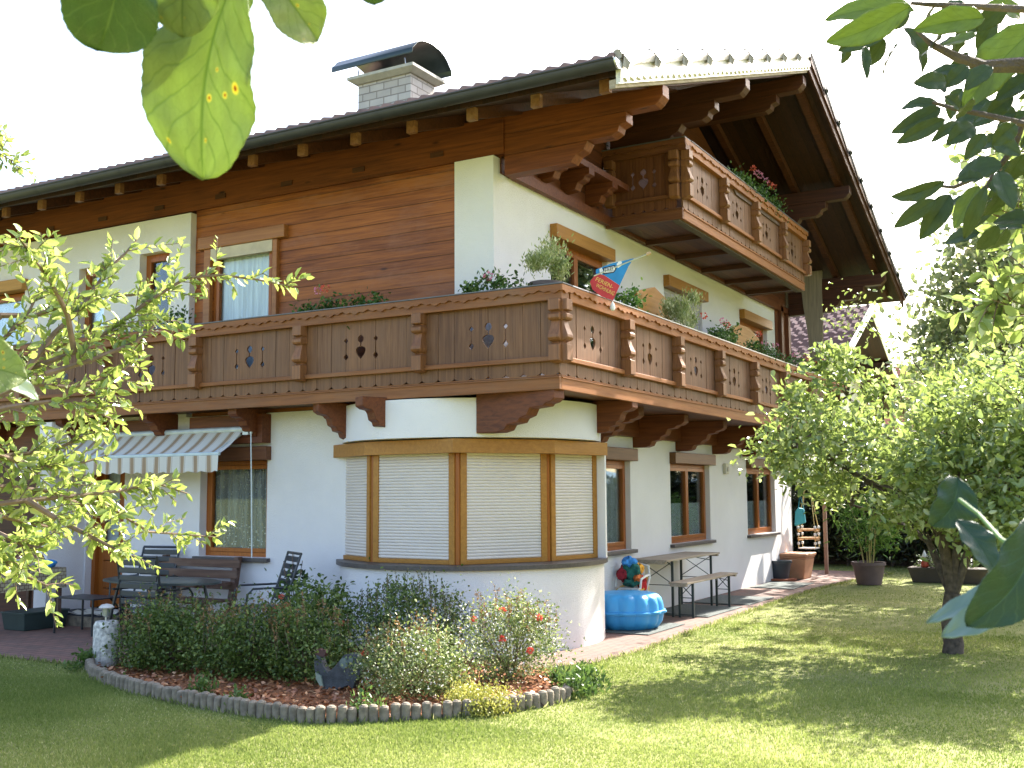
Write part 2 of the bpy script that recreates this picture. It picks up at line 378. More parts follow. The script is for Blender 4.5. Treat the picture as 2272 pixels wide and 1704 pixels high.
def leaves(P, D, Nn, L, W, fold=0.25, curl=0.15):
    """N leaves: base P, axis D, normal Nn, length L, half-width W -> verts, quads (two per leaf)"""
    P = np.asarray(P, float); D = unit(np.asarray(D, float)); Nn = np.asarray(Nn, float)
    Sd = unit(np.cross(D, Nn)); Nn = unit(np.cross(Sd, D)); L = np.asarray(L)[:, None]; W = np.asarray(W)[:, None]
    b = P; t = P + D * L - Nn * L * curl
    l1 = P + D * L * 0.28 + Sd * W * 0.92 + Nn * W * fold; l2 = P + D * L * 0.68 + Sd * W * 0.85 + Nn * (W * fold - L * curl * 0.45)
    r1 = P + D * L * 0.28 - Sd * W * 0.92 + Nn * W * fold; r2 = P + D * L * 0.68 - Sd * W * 0.85 + Nn * (W * fold - L * curl * 0.45)
    V = np.stack([b, l1, l2, t, r2, r1], axis=1).reshape(-1, 3); n = len(P)
    i = np.arange(n)[:, None] * 6
    Fc = np.concatenate([i + np.array([[0, 1, 2, 3]]), i + np.array([[0, 3, 4, 5]])], axis=1).reshape(-1, 4)
    return V, Fc
def rdir(n, up=0.0):
    v = rng.normal(size=(n, 3)); v = unit(v); v[:, 2] += up; return unit(v)
def foliage(name, mat, parent, P, L, W, D=None, up=0.3, fold=0.25, curl=0.15, nrm_up=0.6, lv=0.3, rn=None, dropped=None):
    n = len(P); P = np.asarray(P, float)
    if D is None: D = rdir(n, up)
    Nn = rdir(n, nrm_up); l = L * (1 + lv * rng.uniform(-1, 1, n)); ww = W * l / L * (1 + 0.2 * rng.uniform(-1, 1, n))
    V, Fc = leaves(P, D, Nn, l, ww, fold, curl)
    r = rng.uniform(0, 1, n) if rn is None else rn
    return npmesh(name, V, Fc, mat, parent, attr=np.repeat(r, 2))
def in_ellipsoid(n, c, r, shell=0.5):
    v = unit(rng.normal(size=(n, 3))); q = rng.uniform(0, 1, (n, 1)) ** (1 / 3) * (1 - shell) + shell * rng.uniform(0.75, 1.0, (n, 1))
    return np.array(c) + v * q * np.array(r)
def clumped(n, c, r, nc, cr, shell=0.5):
    """points in clumps inside an ellipsoid: uneven outline and gaps"""
    C = in_ellipsoid(nc, c, r, shell); k = rng.integers(0, nc, n)
    s = cr * rng.uniform(0.5, 1.2, nc)[k][:, None]
    return C[k] + rng.normal(size=(n, 3)) * s * 0.5

# ------------------------------------------------------------------ setting: lawn, paving, mulch, mountain
GX, EY = -6.1, 10.25              # gable wall plane, eave wall plane
def poly_in(px, py, poly):
    c = np.zeros(len(px), bool); n = len(poly)
    for i in range(n):
        x1, y1 = poly[i]; x2, y2 = poly[(i + 1) % n]
        k = ((y1 > py) != (y2 > py)) & (px < (x2 - x1) * (py - y1) / ((y2 - y1) + 1e-12) + x1); c ^= k
    return c
PATH = [(-6.2, 8.9), (-5.25, 9.25), (-4.8, 10.0), (-4.72, 11.0), (-4.82, 13), (-4.9, 16), (-4.93, 19), (-4.75, 21.6), (-4.45, 23.2), (-4.7, 23.75), (-7.4, 23.8), (-7.4, 9.8)]
TERRACE = [(-16, 7.5), (-9.6, 7.46), (-9.1, 7.5), (-8.6, 7.7), (-8.2, 8.9), (-8.3, 12), (-16, 12)]
EDGE = [(-9.1, 7.62), (-8.96, 7.3), (-8.55, 7.03), (-8.0, 6.8), (-7.49, 6.64), (-6.71, 6.49), (-6.04, 6.43), (-5.4, 6.46), (-4.99, 6.75), (-4.68, 7.05), (-4.40, 7.38), (-4.2, 7.85), (-4.17, 8.15), (-4.30, 8.55)]
BED = EDGE + [(-4.45, 8.85), (-5.2, 9.35), (-6.2, 9.6), (-7.4, 9.7), (-8.3, 9.9), (-8.6, 8.8), (-9.0, 8.0)]
def sheet(name, poly, z, mat):
    mb = MB(); mb.add([(x, y, z) for x, y in poly], [tuple(range(len(poly)))]); return tag(mb.build(name, mat, recalc=False), kind='structure')

m, n, l, b = newmat('lawn_soil_and_turf')
mp = coords(n, l); t1 = N(n, 'ShaderNodeTexNoise', Scale=1.3, Detail=8, Roughness=0.65); l.new(mp.outputs[0], t1.inputs[0])
r1 = ramp(n, [(0.3, (0.14, 0.17, 0.05)), (0.55, (0.22, 0.23, 0.085)), (0.75, (0.32, 0.30, 0.15))]); l.new(t1.outputs[0], r1.inputs[0])
t2 = N(n, 'ShaderNodeTexNoise', Scale=60, Detail=5, Roughness=0.8); l.new(mp.outputs[0], t2.inputs[0])
mr = N(n, 'ShaderNodeMapRange'); l.new(t2.outputs[0], mr.inputs[0]); mr.inputs[1].default_value = 0.3; mr.inputs[2].default_value = 0.7; mr.inputs[3].default_value = 0.55; mr.inputs[4].default_value = 1.4
vm = N(n, 'ShaderNodeVectorMath', operation='SCALE'); l.new(r1.outputs[0], vm.inputs[0]); l.new(mr.outputs[0], vm.inputs['Scale']); l.new(vm.outputs[0], b.inputs['Base Color'])
b.inputs['Roughness'].default_value = 0.9; b.inputs['Specular IOR Level'].default_value = 0.1
LAWN = m
sheet('lawn', [(-900, -300), (900, -300), (900, 1500), (-900, 1500)], 0.0, LAWN)
sheet('path', PATH, 0.008, PAVE)
sheet('terrace', TERRACE, 0.012, TERR)
MULCH = plain('bark_mulch', (0.26, 0.10, 0.035), 0.95, noise=0.6, scale=45, bump=1.0)
CHIP = leafmat('bark_chips', (0.13, 0.04, 0.012), (0.42, 0.16, 0.06), (0.58, 0.34, 0.18), transl=0.0)
sheet('garden_bed', BED, 0.03, MULCH)

# mulch chips
nx = 9000; X = rng.uniform(-9.1, -4.1, nx); Y = rng.uniform(6.4, 9.8, nx); k = poly_in(X, Y, BED); X, Y = X[k], Y[k]
P = np.stack([X, Y, rng.uniform(0.028, 0.065, len(X))], 1); D = rdir(len(X)); D[:, 2] *= 0.3
o = foliage('bark_chips', CHIP, None, P, 0.05, 0.011, D=D, nrm_up=1.2, fold=0.0, curl=0.02); tag(o, 'loose reddish brown bark mulch covering the flower bed', 'bark mulch', kind='stuff')

# grass blades (nobody could count them)
GRASS = leafmat('grass_blades', (0.14, 0.20, 0.04), (0.33, 0.375, 0.105), (0.62, 0.58, 0.30), transl=0.48, rough=0.55, spec=0.25)
def grass():
    out = []
    for (x0, x1, y0, y1, dens) in ((-11.5, 0.5, 4.0, 7.0, 9000), (-13.5, 1.0, 7.0, 10.0, 5000), (-11.0, 1.5, 10.0, 14.0, 2000), (-5.2, 3.0, 14.0, 19.0, 500), (-8.0, 6.0, 19.0, 26.0, 220)):
        nn = int((x1 - x0) * (y1 - y0) * dens); x = rng.uniform(x0, x1, nn); y = rng.uniform(y0, y1, nn)
        # only inside the view cone
        dx = x * M[0, 0] + y * M[1, 0]; dz = -(x * M[0, 2] + y * M[1, 2]); u = dx / dz
        k = (np.abs(u) < 0.50) & ~poly_in(x, y, BED) & ~poly_in(x, y, [(a + 0.03, c + (0.0 if c > 12 else -0.03)) for a, c in PATH]) & ~poly_in(x, y, TERRACE) & ~((x < GX) & (y > 9.7))
        out.append(np.stack([x[k], y[k]], 1))
    q = np.concatenate(out); nn = len(q); dist = np.hypot(q[:, 0], q[:, 1])
    h = rng.uniform(0.010, 0.026, nn) * (1 + 0.25 * np.sin(q[:, 0] * 2.1 + 1.3 * np.sin(q[:, 1] * 1.7)))
    wd = 0.0016 + 0.00028 * dist
    th = rng.uniform(0, 2 * np.pi, nn); ln = rng.uniform(0.1, 0.9, nn) * h; ph = rng.uniform(0, 2 * np.pi, nn)
    b0 = np.stack([q[:, 0], q[:, 1], np.zeros(nn)], 1); s = np.stack([np.cos(th), np.sin(th), np.zeros(nn)], 1) * wd[:, None]
    t = b0 + np.stack([np.cos(ph) * ln, np.sin(ph) * ln, h], 1)
    V = np.stack([b0 - s, b0 + s, t], 1).reshape(-1, 3); Fc = np.arange(nn * 3).reshape(-1, 3)
    patch = 0.5 + 0.22 * np.sin(q[:, 0] * 1.7 + 0.8 * np.sin(q[:, 1] * 2.3)) + 0.16 * np.sin(q[:, 1] * 3.1 + q[:, 0] * 0.9) + 0.12 * np.sin(q[:, 0] * 5.3) * np.sin(q[:, 1] * 4.7)
    r = np.clip(patch * 0.75 + rng.normal(0, 0.2, nn), 0, 1)
    o = npmesh('grass', V, Fc, GRASS, None, attr=r)
    return tag(o, 'short mown green and straw coloured lawn grass', 'grass', kind='stuff')
grass()
# ragged taller grass along the paving and the bed edge
def fringe():
    pts = []
    for poly in (PATH[1:10], EDGE, TERRACE[:4]):
        for (a, b_) in zip(poly[:-1], poly[1:]):
            L = math.dist(a, b_); nn = int(L * 170); t = rng.uniform(0, 1, nn)
            nrm = (b_[1] - a[1], -(b_[0] - a[0])); nl = math.hypot(*nrm); q = rng.normal(0.02, 0.03, nn)
            sgn = 1 if poly is EDGE or poly is not EDGE and a[1] < 9 and a[0] < -5 and poly is not PATH[1:10] else 1
            pts.append(np.stack([a[0] + (b_[0] - a[0]) * t + nrm[0] / nl * q * sgn, a[1] + (b_[1] - a[1]) * t + nrm[1] / nl * q * sgn], 1))
    q = np.concatenate(pts); nn = len(q); P = np.stack([q[:, 0], q[:, 1], np.zeros(nn)], 1)
    D = rdir(nn, 1.6); D[:, 2] = np.abs(D[:, 2]); o = foliage('edge_grass', GRASS, None, P, 0.05, 0.003, D=D, fold=0, curl=0.3, nrm_up=0)
    tag(o, 'longer ragged grass along the paving and bed edge', 'grass', kind='stuff')
fringe()

# distant blue mountain
mb = MB(); ms = []
for i in range(60):
    x = -1500 + i * 50; ms.append((x, 40 + 190 * math.exp(-((x + 300) / 520) ** 2) + 14 * math.sin(x * 0.013) + 8 * math.sin(x * 0.05)))
vs = []
for i, (x, h) in enumerate(ms): vs += [(x, 1990, -5), (x, 2500, h), (x, 3400, -5)]
mb.add(vs, [(3 * i + a, 3 * i + 3 + a, 3 * i + 4 + a, 3 * i + 1 + a) for i in range(59) for a in (0, 1)])
MOUNT = plain('forested_mountain', (0.09, 0.16, 0.22), 1.0, noise=0.2, scale=0.01)
tag(mb.build('mountain', MOUNT, smooth=True), kind='structure')

# ------------------------------------------------------------------ the house
H = thing('alpine_house', 'large white rendered Alpine house with brown timber cladding, two carved balconies and tiled roof', 'house', (GX, EY, 0))
ZR0, YE, SL = 5.755, 9.05, 0.364           # roof top surface at the eave, eave y, slope
YR = 16.2; YE2 = 2 * YR - YE; XV = -4.0   # ridge, far eave, verge plane
def ztop(y): return ZR0 + SL * ((y - YE) if y < YR else (YE2 - y))

def wall_x(mb, x, y0, y1, z0, z1, ops, depth=0.22):
    """front sheet of a wall on plane x (facing +X) with openings (ya,yb,za,zb) and reveals"""
    ys = sorted({y0, y1, *[o[0] for o in ops], *[o[1] for o in ops]}); zs = sorted({z0, z1, *[o[2] for o in ops], *[o[3] for o in ops]})
    for a, b in zip(ys[:-1], ys[1:]):
        for c, d in zip(zs[:-1], zs[1:]):
            if any(o[0] <= a and b <= o[1] and o[2] <= c and d <= o[3] for o in ops): continue
            mb.quad((x, a, c), (x, b, c), (x, b, d), (x, a, d))
    for a, b, c, d in ops:
        xi = x - depth
        mb.quad((x, a, c), (x, a, d), (xi, a, d), (xi, a, c)); mb.quad((x, b, d), (xi, b, d), (xi, b, c), (x, b, c))
        mb.quad((x, a, c), (xi, a, c), (xi, b, c), (x, b, c)); mb.quad((x, a, d), (x, b, d), (xi, b, d), (xi, a, d))
def swapxy(mb):                            # same builder for walls facing -Y: (plane, along) swapped
    f = mb.add
    def g(vs, fs): return f([(p[1], p[0], p[2]) for p in vs], fs)
    mb.add = g; return mb

WG = [(12.17, 13.93), (15.42, 17.16), (19.12, 20.87)]; ZS, ZT = 0.92, 2.30
mb = MB(); wall_x(mb, GX, 11.9, 21.97, 0, 2.72, [(a, b, ZS, ZT) for a, b in WG])
mb.build('ground_floor_wall', PL, H, recalc=False)
UO = [(11.62, 13.28, 3.35, 5.0), (15.32, 17.0, 3.35, 5.0), (18.98, 20.66, 3.35, 5.0)]
mb = MB(); wall_x(mb, GX, EY + 0.12, 21.2, 2.72, 5.32, UO)
mb.box(-6.62, GX, EY, EY + 0.12, 2.72, 5.5); mb.box(GX - 0.3, GX, EY + 0.121, EY + 0.2, 5.321, 5.5)
mb.box(GX - 0.3, GX + 0.0, 21.0, 21.001, 2.72, 5.3)
mb.build('upper_floor_wall', PL, H, recalc=False)
mb = swapxy(MB()); wall_x(mb, EY, -12.75, -8.1, 0, 2.72, [(-10.55, -9.40, ZS, ZT), (-12.72, -11.97, 0.14, 2.30)], depth=-0.22)
mb.add = MB.add.__get__(mb); mb.box(-13.0, -12.752, 9.66, 10.3, 0, 2.7)
mb.build('terrace_wall', PL, H)
mb = swapxy(MB()); wall_x(mb, EY, -18, -10.83, 2.72, 5.48, [(-11.80, -11.22, 3.5, 5.02), (-13.05, -12.5, 3.0, 4.95), (-16.2, -14.25, 3.6, 4.93)], depth=-0.22)
mb.add = MB.add.__get__(mb); mb.quad((-10.83, EY, 2.72), (-10.83, EY, 5.48), (-10.83, EY + .2, 5.48), (-10.83, EY + .2, 2.72))
mb.build('upper_terrace_wall', PL, H)
mb = swapxy(MB()); wall_x(mb, EY + 0.1, -10.83, -6.60, 2.72, 5.52, [(-10.50, -9.42, 2.95, 4.95)], depth=-0.12)
mb.build('timber_cladding', W_WALL_X, H)
# far walls and inner floor so that rooms are dark
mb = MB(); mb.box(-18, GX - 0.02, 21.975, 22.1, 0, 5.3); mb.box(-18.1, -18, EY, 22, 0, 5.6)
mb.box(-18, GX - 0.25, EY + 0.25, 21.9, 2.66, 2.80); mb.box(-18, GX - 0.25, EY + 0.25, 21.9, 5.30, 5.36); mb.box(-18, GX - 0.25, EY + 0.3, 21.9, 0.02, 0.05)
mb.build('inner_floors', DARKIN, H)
# timber corner at the far end of the gable, gable boarding above the render
mb = MB(); mb.box(GX - 0.2, GX + 0.03, 21.2, 22.05, 2.74, 5.4); mb.box(GX + 0.032, GX + 0.1, 21.35, 21.5, 2.74, 5.4); mb.box(GX + 0.032, GX + 0.1, 21.85, 22.0, 2.74, 5.4)
mb.build('corner_cladding', wood('corner_cladding_timber', (0.085, 0.028, 0.012), (0.19, 0.062, 0.024), 'Z', plank=0.16, pax=1), H)
mb = MB(); yl = 10.4; yr = 22.0
mb.prism([(yl, 5.325), (yr, 5.325), (yr, ztop(yr) - 0.25), (YR, ztop(YR) - 0.25), (yl, ztop(yl) - 0.25)], GX - 0.15, GX + 0.02, 0)
mb.build('gable_boarding', W_GAB, H)
mb = MB(); mb.box(GX + 0.022, GX + 0.10, 10.55, 21.9, 5.30, 5.42); mb.build('gable_ledge', W_BRK, H)
mb = MB(); mb.box(GX + 0.021, GX + 0.06, 10.6, 11.9, 5.422, 5.47); mb.build('gable_moulding', W_BRK, H)

# round bay (drum) at the corner
BC, BR = (-6.95, 11.15), 1.57
def arc(r, a0=-148, a1=58, k=48): return [(BC[0] + r * math.cos(R(a0 + (a1 - a0) * i / k)), BC[1] + r * math.sin(R(a0 + (a1 - a0) * i / k))) for i in range(k + 1)]
bay = part('corner_bay', H)
def drum(name, r, z0, z1, mat, rin=None, smooth=True):
    mb = MB(); A = arc(r); n_ = len(A); mb.add([(x, y, z0) for x, y in A] + [(x, y, z1) for x, y in A], [(i, i + 1, n_ + i + 1, n_ + i) for i in range(n_ - 1)])
    B = arc(rin or r - 0.4); o_ = len(mb.v)
    for zz in (z0, z1):
        mb.add([(x, y, zz) for x, y in A] + [(x, y, zz) for x, y in B], [(i, i + 1, n_ + i + 1, n_ + i) for i in range(n_ - 1)])
    return mb.build(name, mat, bay, smooth=smooth)
drum('bay_wall', BR, 0, 0.885, PL)
drum('bay_sill', BR + 0.045, 0.887, 0.935, SLATE, rin=0.9)
drum('bay_upper_wall', BR - 0.02, 2.30, 2.72, PL)
mb = MB(); V = [(-8.41, 10.28), (-7.55, 9.81), (-6.31, 9.73), (-5.58, 10.68), (-5.42, 11.72)]
Vin = [(BC[0] + (x - BC[0]) * 0.9, BC[1] + (y - BC[1]) * 0.9) for x, y in V]
zb, zt = 2.135, 2.285
for i in range(4):
    a, b2 = V[i], V[i + 1]
    c, d = [(BC[0] + (p[0] - BC[0]) * 0.6, BC[1] + (p[1] - BC[1]) * 0.6) for p in (b2, a)]
    mb.prism([a, b2, c, d], zb, zt, 2)
mb.build('bay_shutter_box', W_HONEY, bay)
mb = MB(); mb.box(-6.1, -5.46, 11.721, 11.76, 0.935, 2.28); mb.build('bay_end_wall', PL, bay)
FT = [(-8.36, 10.36), (-7.53, 9.93), (-6.36, 9.90), (-5.76, 10.86), (-5.58, 11.72)]
for i in range(4):
    a = Vector((*FT[i], 0)); b2 = Vector((*FT[i + 1], 0)); u = (b2 - a).normalized(); nv = Vector((u.y, -u.x, 0)); L = (b2 - a).length
    def T(s_, o_, z, a=a, u=u, nv=nv): return a + u * s_ + nv * o_ + Vector((0, 0, z))
    g0 = 0.03 if i else 0.0; g1 = 0.03 if i < 3 else 0.0; fw = 0.075
    fr = MB(T); fr.box(g0, g0 + fw, -0.06, 0.02, 0.936, 2.134); fr.box(L - g1 - fw, L - g1, -0.06, 0.02, 0.936, 2.134); fr.box(g0 + fw, L - g1 - fw, -0.06, 0.02, 0.936, 0.985)
    po = part('bay_window', H)
    fr.build('window_frame', W_HONEY, po, bevel=0.004)
    sh = MB(T); z = 0.987; x0, x1 = g0 + fw + 0.001, L - g1 - fw - 0.001
    while z < 2.12:   # curved slats of the roller shutter
        zz = min(z + 0.034, 2.133); k = 5
        pr = [(0.0, z), (0.007, z + 0.006), (0.009, z + 0.016), (0.007, z + 0.027), (-0.001, z + 0.0335)]
        sh.add([(x, o_, h) for o_, h in pr for x in (x0, x1)], [(2 * j, 2 * j + 1, 2 * j + 3, 2 * j + 2) for j in range(4)]); z += 0.034
    sh.add([(x0, -0.01, 0.98), (x1, -0.01, 0.98), (x1, -0.01, 2.13), (x0, -0.01, 2.13)], [(0, 1, 2, 3)])
    sh.build('roller_shutter', SHUT, po)
    if i:
        mb = MB(); c = FT[i]; mb.lathe([(0.045, 0.936), (0.045, 2.134)], c=(c[0] + (BC[0] - c[0]) * 0.03, c[1] + (BC[1] - c[1]) * 0.03), k=8); mb.build('corner_post', W_FRAME, bay)

# windows of the gable wall (plane x) and of the eave wall (plane y)
def window(ax, pl, a, b, z0, z1, box=True, sill=True, curt='full', leaf2=True, shut=None, frame=W_FRAME, name='window', boxmat=W_HONEY, inset=0.08, sillz=0.05):
    """ax 0: wall facing +X at x = pl spanning y a..b; ax 1: wall facing -Y at y = pl spanning x a..b"""
    if ax == 0: T = lambda s_, o_, z: (pl + o_, s_, z)
    else: T = lambda s_, o_, z: (s_, pl - o_, z)
    w_ = part(name, H); i0 = -inset
    fr = MB(T); f = 0.055; zt_ = z1 - (0.17 if box else 0)
    fr.box(a, a + f, i0 - 0.06, i0, z0, zt_); fr.box(b - f, b, i0 - 0.06, i0, z0, zt_); fr.box(a + f, b - f, i0 - 0.06, i0, z0, z0 + f); fr.box(a + f, b - f, i0 - 0.06, i0, zt_ - f, zt_)
    mids = [(a + f, b - f)]
    if leaf2: c = (a + b) / 2; mids = [(a + f, c), (c, b - f)]
    for u, v in mids:     # sashes
        g = 0.05; u += 0.002; v -= 0.002; zz0, zz1 = z0 + f + 0.002, zt_ - f - 0.002
        fr.box(u, u + g, i0 - 0.045, i0 + 0.014, zz0, zz1); fr.box(v - g, v, i0 - 0.045, i0 + 0.014, zz0, zz1)
        fr.box(u + g, v - g, i0 - 0.045, i0 + 0.014, zz0, zz0 + g); fr.box(u + g, v - g, i0 - 0.045, i0 + 0.014, zz1 - g, zz1)
    fr.build('window_frame', frame, w_, bevel=0.003)
    gl = MB(T)
    for u, v in mids: gl.box(u + 0.052, v - 0.052, i0 - 0.028, i0 - 0.022, z0 + f + 0.052, zt_ - f - 0.052)
    gl.build('pane', GLASS, w_)
    if shut:
        sh = MB(T); z = z0
        while z < zt_ - 0.01:
            pr = [(i0 + 0.03, z), (i0 + 0.037, z + 0.012), (i0 + 0.037, z + 0.03), (i0 + 0.029, z + 0.043)]
            sh.add([(x, o_, h) for o_, h in pr for x in (a + 0.01, b - 0.01)], [(2 * j, 2 * j + 1, 2 * j + 3, 2 * j + 2) for j in range(3)]); z += 0.0435
        sh.build('roller_shutter', shut, w_)
    if curt:
        cm = {'lace': LACE, 'full': SHEERY if ax == 0 else SHEER, 'half': SHEERY}[curt]; zt2 = zt_ if curt != 'half' else z0 + (zt_ - z0) * 0.5
        sp = [(a + 0.03, b - 0.03)] if curt != 'side' else [(a, a + 0.3)]
        if curt == 'full' and ax == 0: c = (a + b) / 2; sp = [(a, a + 0.34 * (b - a)), (b - 0.30 * (b - a), b)]
        cu = MB(T)
        for u, v in sp:
            k = max(8, int((v - u) * 60)); vs = []
            for j in range(k + 1):
                s_ = u + (v - u) * j / k; o_ = i0 - 0.075 + 0.014 * math.sin(s_ * 75)
                vs += [(s_, o_, z0 + 0.03), (s_, o_, zt2)]
            cu.add(vs, [(2 * j, 2 * j + 2, 2 * j + 3, 2 * j + 1) for j in range(k)])
        cu.build('curtain', cm, w_, smooth=True)
    if box:
        bx = MB(T); bx.box(a - 0.01, b + 0.06, -0.10, 0.10, z1 - 0.17, z1 + 0.0); bx.build('shutter_box', boxmat, w_, bevel=0.008)
    if sill:
        si = MB(T); si.box(a - 0.05, b + 0.07, -0.139, 0.07, z0 - sillz, z0 - 0.002); si.build('sill', SLATE, w_, bevel=0.006)
    return w_
W_BOXD = wood('brown_shutter_box', (0.085, 0.032, 0.010), (0.16, 0.068, 0.021), 'Y', rough=0.45, bump=0.1)
for i, (a, b_) in enumerate(WG): window(0, GX, a, b_, ZS, ZT, curt=['full', 'half', 'half'][i], boxmat=W_BOXD)
window(0, GX, *UO[0][:2], 3.35, 5.0, sill=False, curt=None); window(0, GX, *UO[1][:2], 3.35, 5.0, sill=False, shut=SHUTG, curt=None, boxmat=W_HONEY); window(0, GX, *UO[2][:2], 3.35, 5.0, sill=False, curt='half')
window(1, EY, -10.55, -9.40, ZS, ZT, curt='lace', leaf2=False, boxmat=wood('dark_shutter_box', (0.10, 0.035, 0.015), (0.18, 0.07, 0.03), 'X'), inset=0.12)
window(1, EY + 0.1, -10.50, -9.42, 2.95, 4.95, box=False, sill=False, curt='full', leaf2=False, inset=0.02)
mb = MB(); mb.box(-10.498, -9.422, EY + 0.04, EY + 0.11, 4.80, 4.949); mb.build('shutter_housing', plain('cream_housing', (0.55, 0.47, 0.36), 0.6), H)
window(1, EY, -11.80, -11.22, 3.5, 5.02, box=False, sill=False, curt=None, leaf2=False, inset=0.12)
window(1, EY, -13.05, -12.5, 3.0, 4.95, box=False, sill=False, curt='full', leaf2=False, inset=0.12)
window(1, EY, -16.2, -14.25, 3.6, 4.93, curt='full', inset=0.12, boxmat=wood('long_shutter_box', (0.36, 0.17, 0.035), (0.52, 0.27, 0.062), 'X'), sill=False)
# casing of the balcony door
mb = MB(); yy = EY + 0.1; mb.box(-10.62, -10.502, yy - 0.06, yy + 0.02, 2.95, 4.951); mb.box(-9.418, -9.34, yy - 0.06, yy + 0.02, 2.95, 4.951); mb.box(-10.72, -9.20, yy - 0.085, yy + 0.02, 4.952, 5.12)
mb.build('door_casing', wood('casing_timber', (0.27, 0.10, 0.03), (0.40, 0.17, 0.055), 'X', rough=0.4), H, bevel=0.01)
# terrace door, ajar
dr = part('terrace_door', H)
mb = MB(); x0, x1, yy = -12.715, -12.15, EY + 0.16
mb.box(x0, x0 + 0.07, yy - 0.06, yy + 0.02, 0.16, 2.28); mb.box(x0 + 0.072, x0 + 0.17, yy, yy + 0.05, 0.17, 2.2); mb.box(x1 - 0.10, x1, yy, yy + 0.05, 0.17, 2.2); mb.box(x0 + 0.171, x1 - 0.101, yy, yy + 0.05, 0.17, 0.42)
mb.box(x0 + 0.171, x1 - 0.101, yy + 0.001, yy + 0.049, 0.43, 0.80); mb.box(x0 + 0.171, x1 - 0.101, yy, yy + 0.05, 0.81, 0.95); mb.box(x0 + 0.171, x1 - 0.101, yy, yy + 0.05, 2.1, 2.2); mb.build('door_leaf', W_FRAME, dr, bevel=0.004)
mb = MB(); mb.box(x0 + 0.17, x1 - 0.10, yy + 0.02, yy + 0.026, 0.95, 2.1); mb.build('pane', GLASS, dr)
mb = MB(); mb.tube([(x1 - 0.05, yy - 0.02, 1.15), (x1 - 0.05, yy - 0.05, 1.15), (x1 - 0.15, yy - 0.05, 1.15)], 0.01); mb.build('handle', ZINC, dr)
mb = MB(); mb.box(x0 + 0.1, x1, yy + 0.12, yy + 0.125, 0.2, 2.2); mb.build('curtain', SHEER, dr)
mb = MB(); mb.box(-12.9, -11.6, 9.62, 10.24, 0.013, 0.14); mb.build('door_step', CONC, H)
# dark boarded recess left of the fin wall
mb = MB(); mb.box(-18, -13.0, 10.26, 10.34, 0, 2.7); mb.build('shed_boarding', W_DARK, H)
# header timbers under the balcony on the terrace side
mb = MB(); mb.box(-10.6, -9.35, EY - 0.16, EY - 0.001, 2.34, 2.70); mb.box(-18, -11.2, EY - 0.16, EY - 0.001, 2.36, 2.70); mb.build('header_beam', W_BRK, H)

# ------------------------------------------------------------------ roof
XL = -19.0
roof = part('roof', H)
def tiles(name, front, x0, x1, parent, yr, ye, zfun, mat, per=0.165, course=0.34, amp=0.03, step=0.022):
    xs = np.arange(x0, x1 + 1e-6, per / 6); ph = (xs % per) / per; bump = amp * np.clip(np.sin(ph * np.pi * 2), 0, 1) ** 0.8
    nrow = int(abs(yr - ye) / course) + 1; rows = []
    sg = 1 if yr > ye else -1
    for i in range(nrow):
        y0 = ye + sg * i * course; y1 = ye + sg * min((i + 1) * course, abs(yr - ye))
        rows.append((y0, step)); rows.append((y1, 0.0))
    V = np.concatenate([np.stack([xs, np.full_like(xs, y), zfun(y) + bump * (1.0) + s_], 1) for y, s_ in rows]); n_ = len(xs)
    Fc = []
    for r_ in range(len(rows) - 1):
        a = r_ * n_ + np.arange(n_ - 1); Fc.append(np.stack([a, a + 1, a + n_ + 1, a + n_], 1))
    # front lip of the first course
    lip = np.stack([xs, np.full_like(xs, ye), np.full_like(xs, zfun(ye) - 0.01)], 1); o_ = len(V); V = np.concatenate([V, lip]); a = np.arange(n_ - 1)
    Fc.append(np.stack([o_ + a, o_ + a + 1, a + 1, a], 1)); Fc = np.concatenate(Fc)
    return npmesh(name, V, Fc, mat, parent, attr=rng.uniform(0, 1, len(Fc)))
def z_house(y): return ztop(y) + 0.035
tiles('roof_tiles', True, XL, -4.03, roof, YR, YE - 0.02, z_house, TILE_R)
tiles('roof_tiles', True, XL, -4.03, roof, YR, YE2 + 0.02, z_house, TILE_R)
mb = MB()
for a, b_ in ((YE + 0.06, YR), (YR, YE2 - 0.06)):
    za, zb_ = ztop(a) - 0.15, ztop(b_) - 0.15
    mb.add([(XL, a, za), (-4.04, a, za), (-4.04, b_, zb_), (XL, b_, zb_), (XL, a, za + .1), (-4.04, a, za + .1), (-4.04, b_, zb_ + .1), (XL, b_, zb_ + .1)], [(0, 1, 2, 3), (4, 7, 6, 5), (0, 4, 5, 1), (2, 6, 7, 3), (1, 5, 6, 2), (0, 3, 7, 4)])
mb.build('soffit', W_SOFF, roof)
tcol = wood('rafter_end_lit_tone', (0.13, 0.05, 0.02), (0.26, 0.115, 0.045), 'Y', worn=(0.30, 0.19, 0.11))  # paler timber tone standing in for light on the rafter ends
xs_r = [-4.28 - 0.765 * i for i in range(19)]
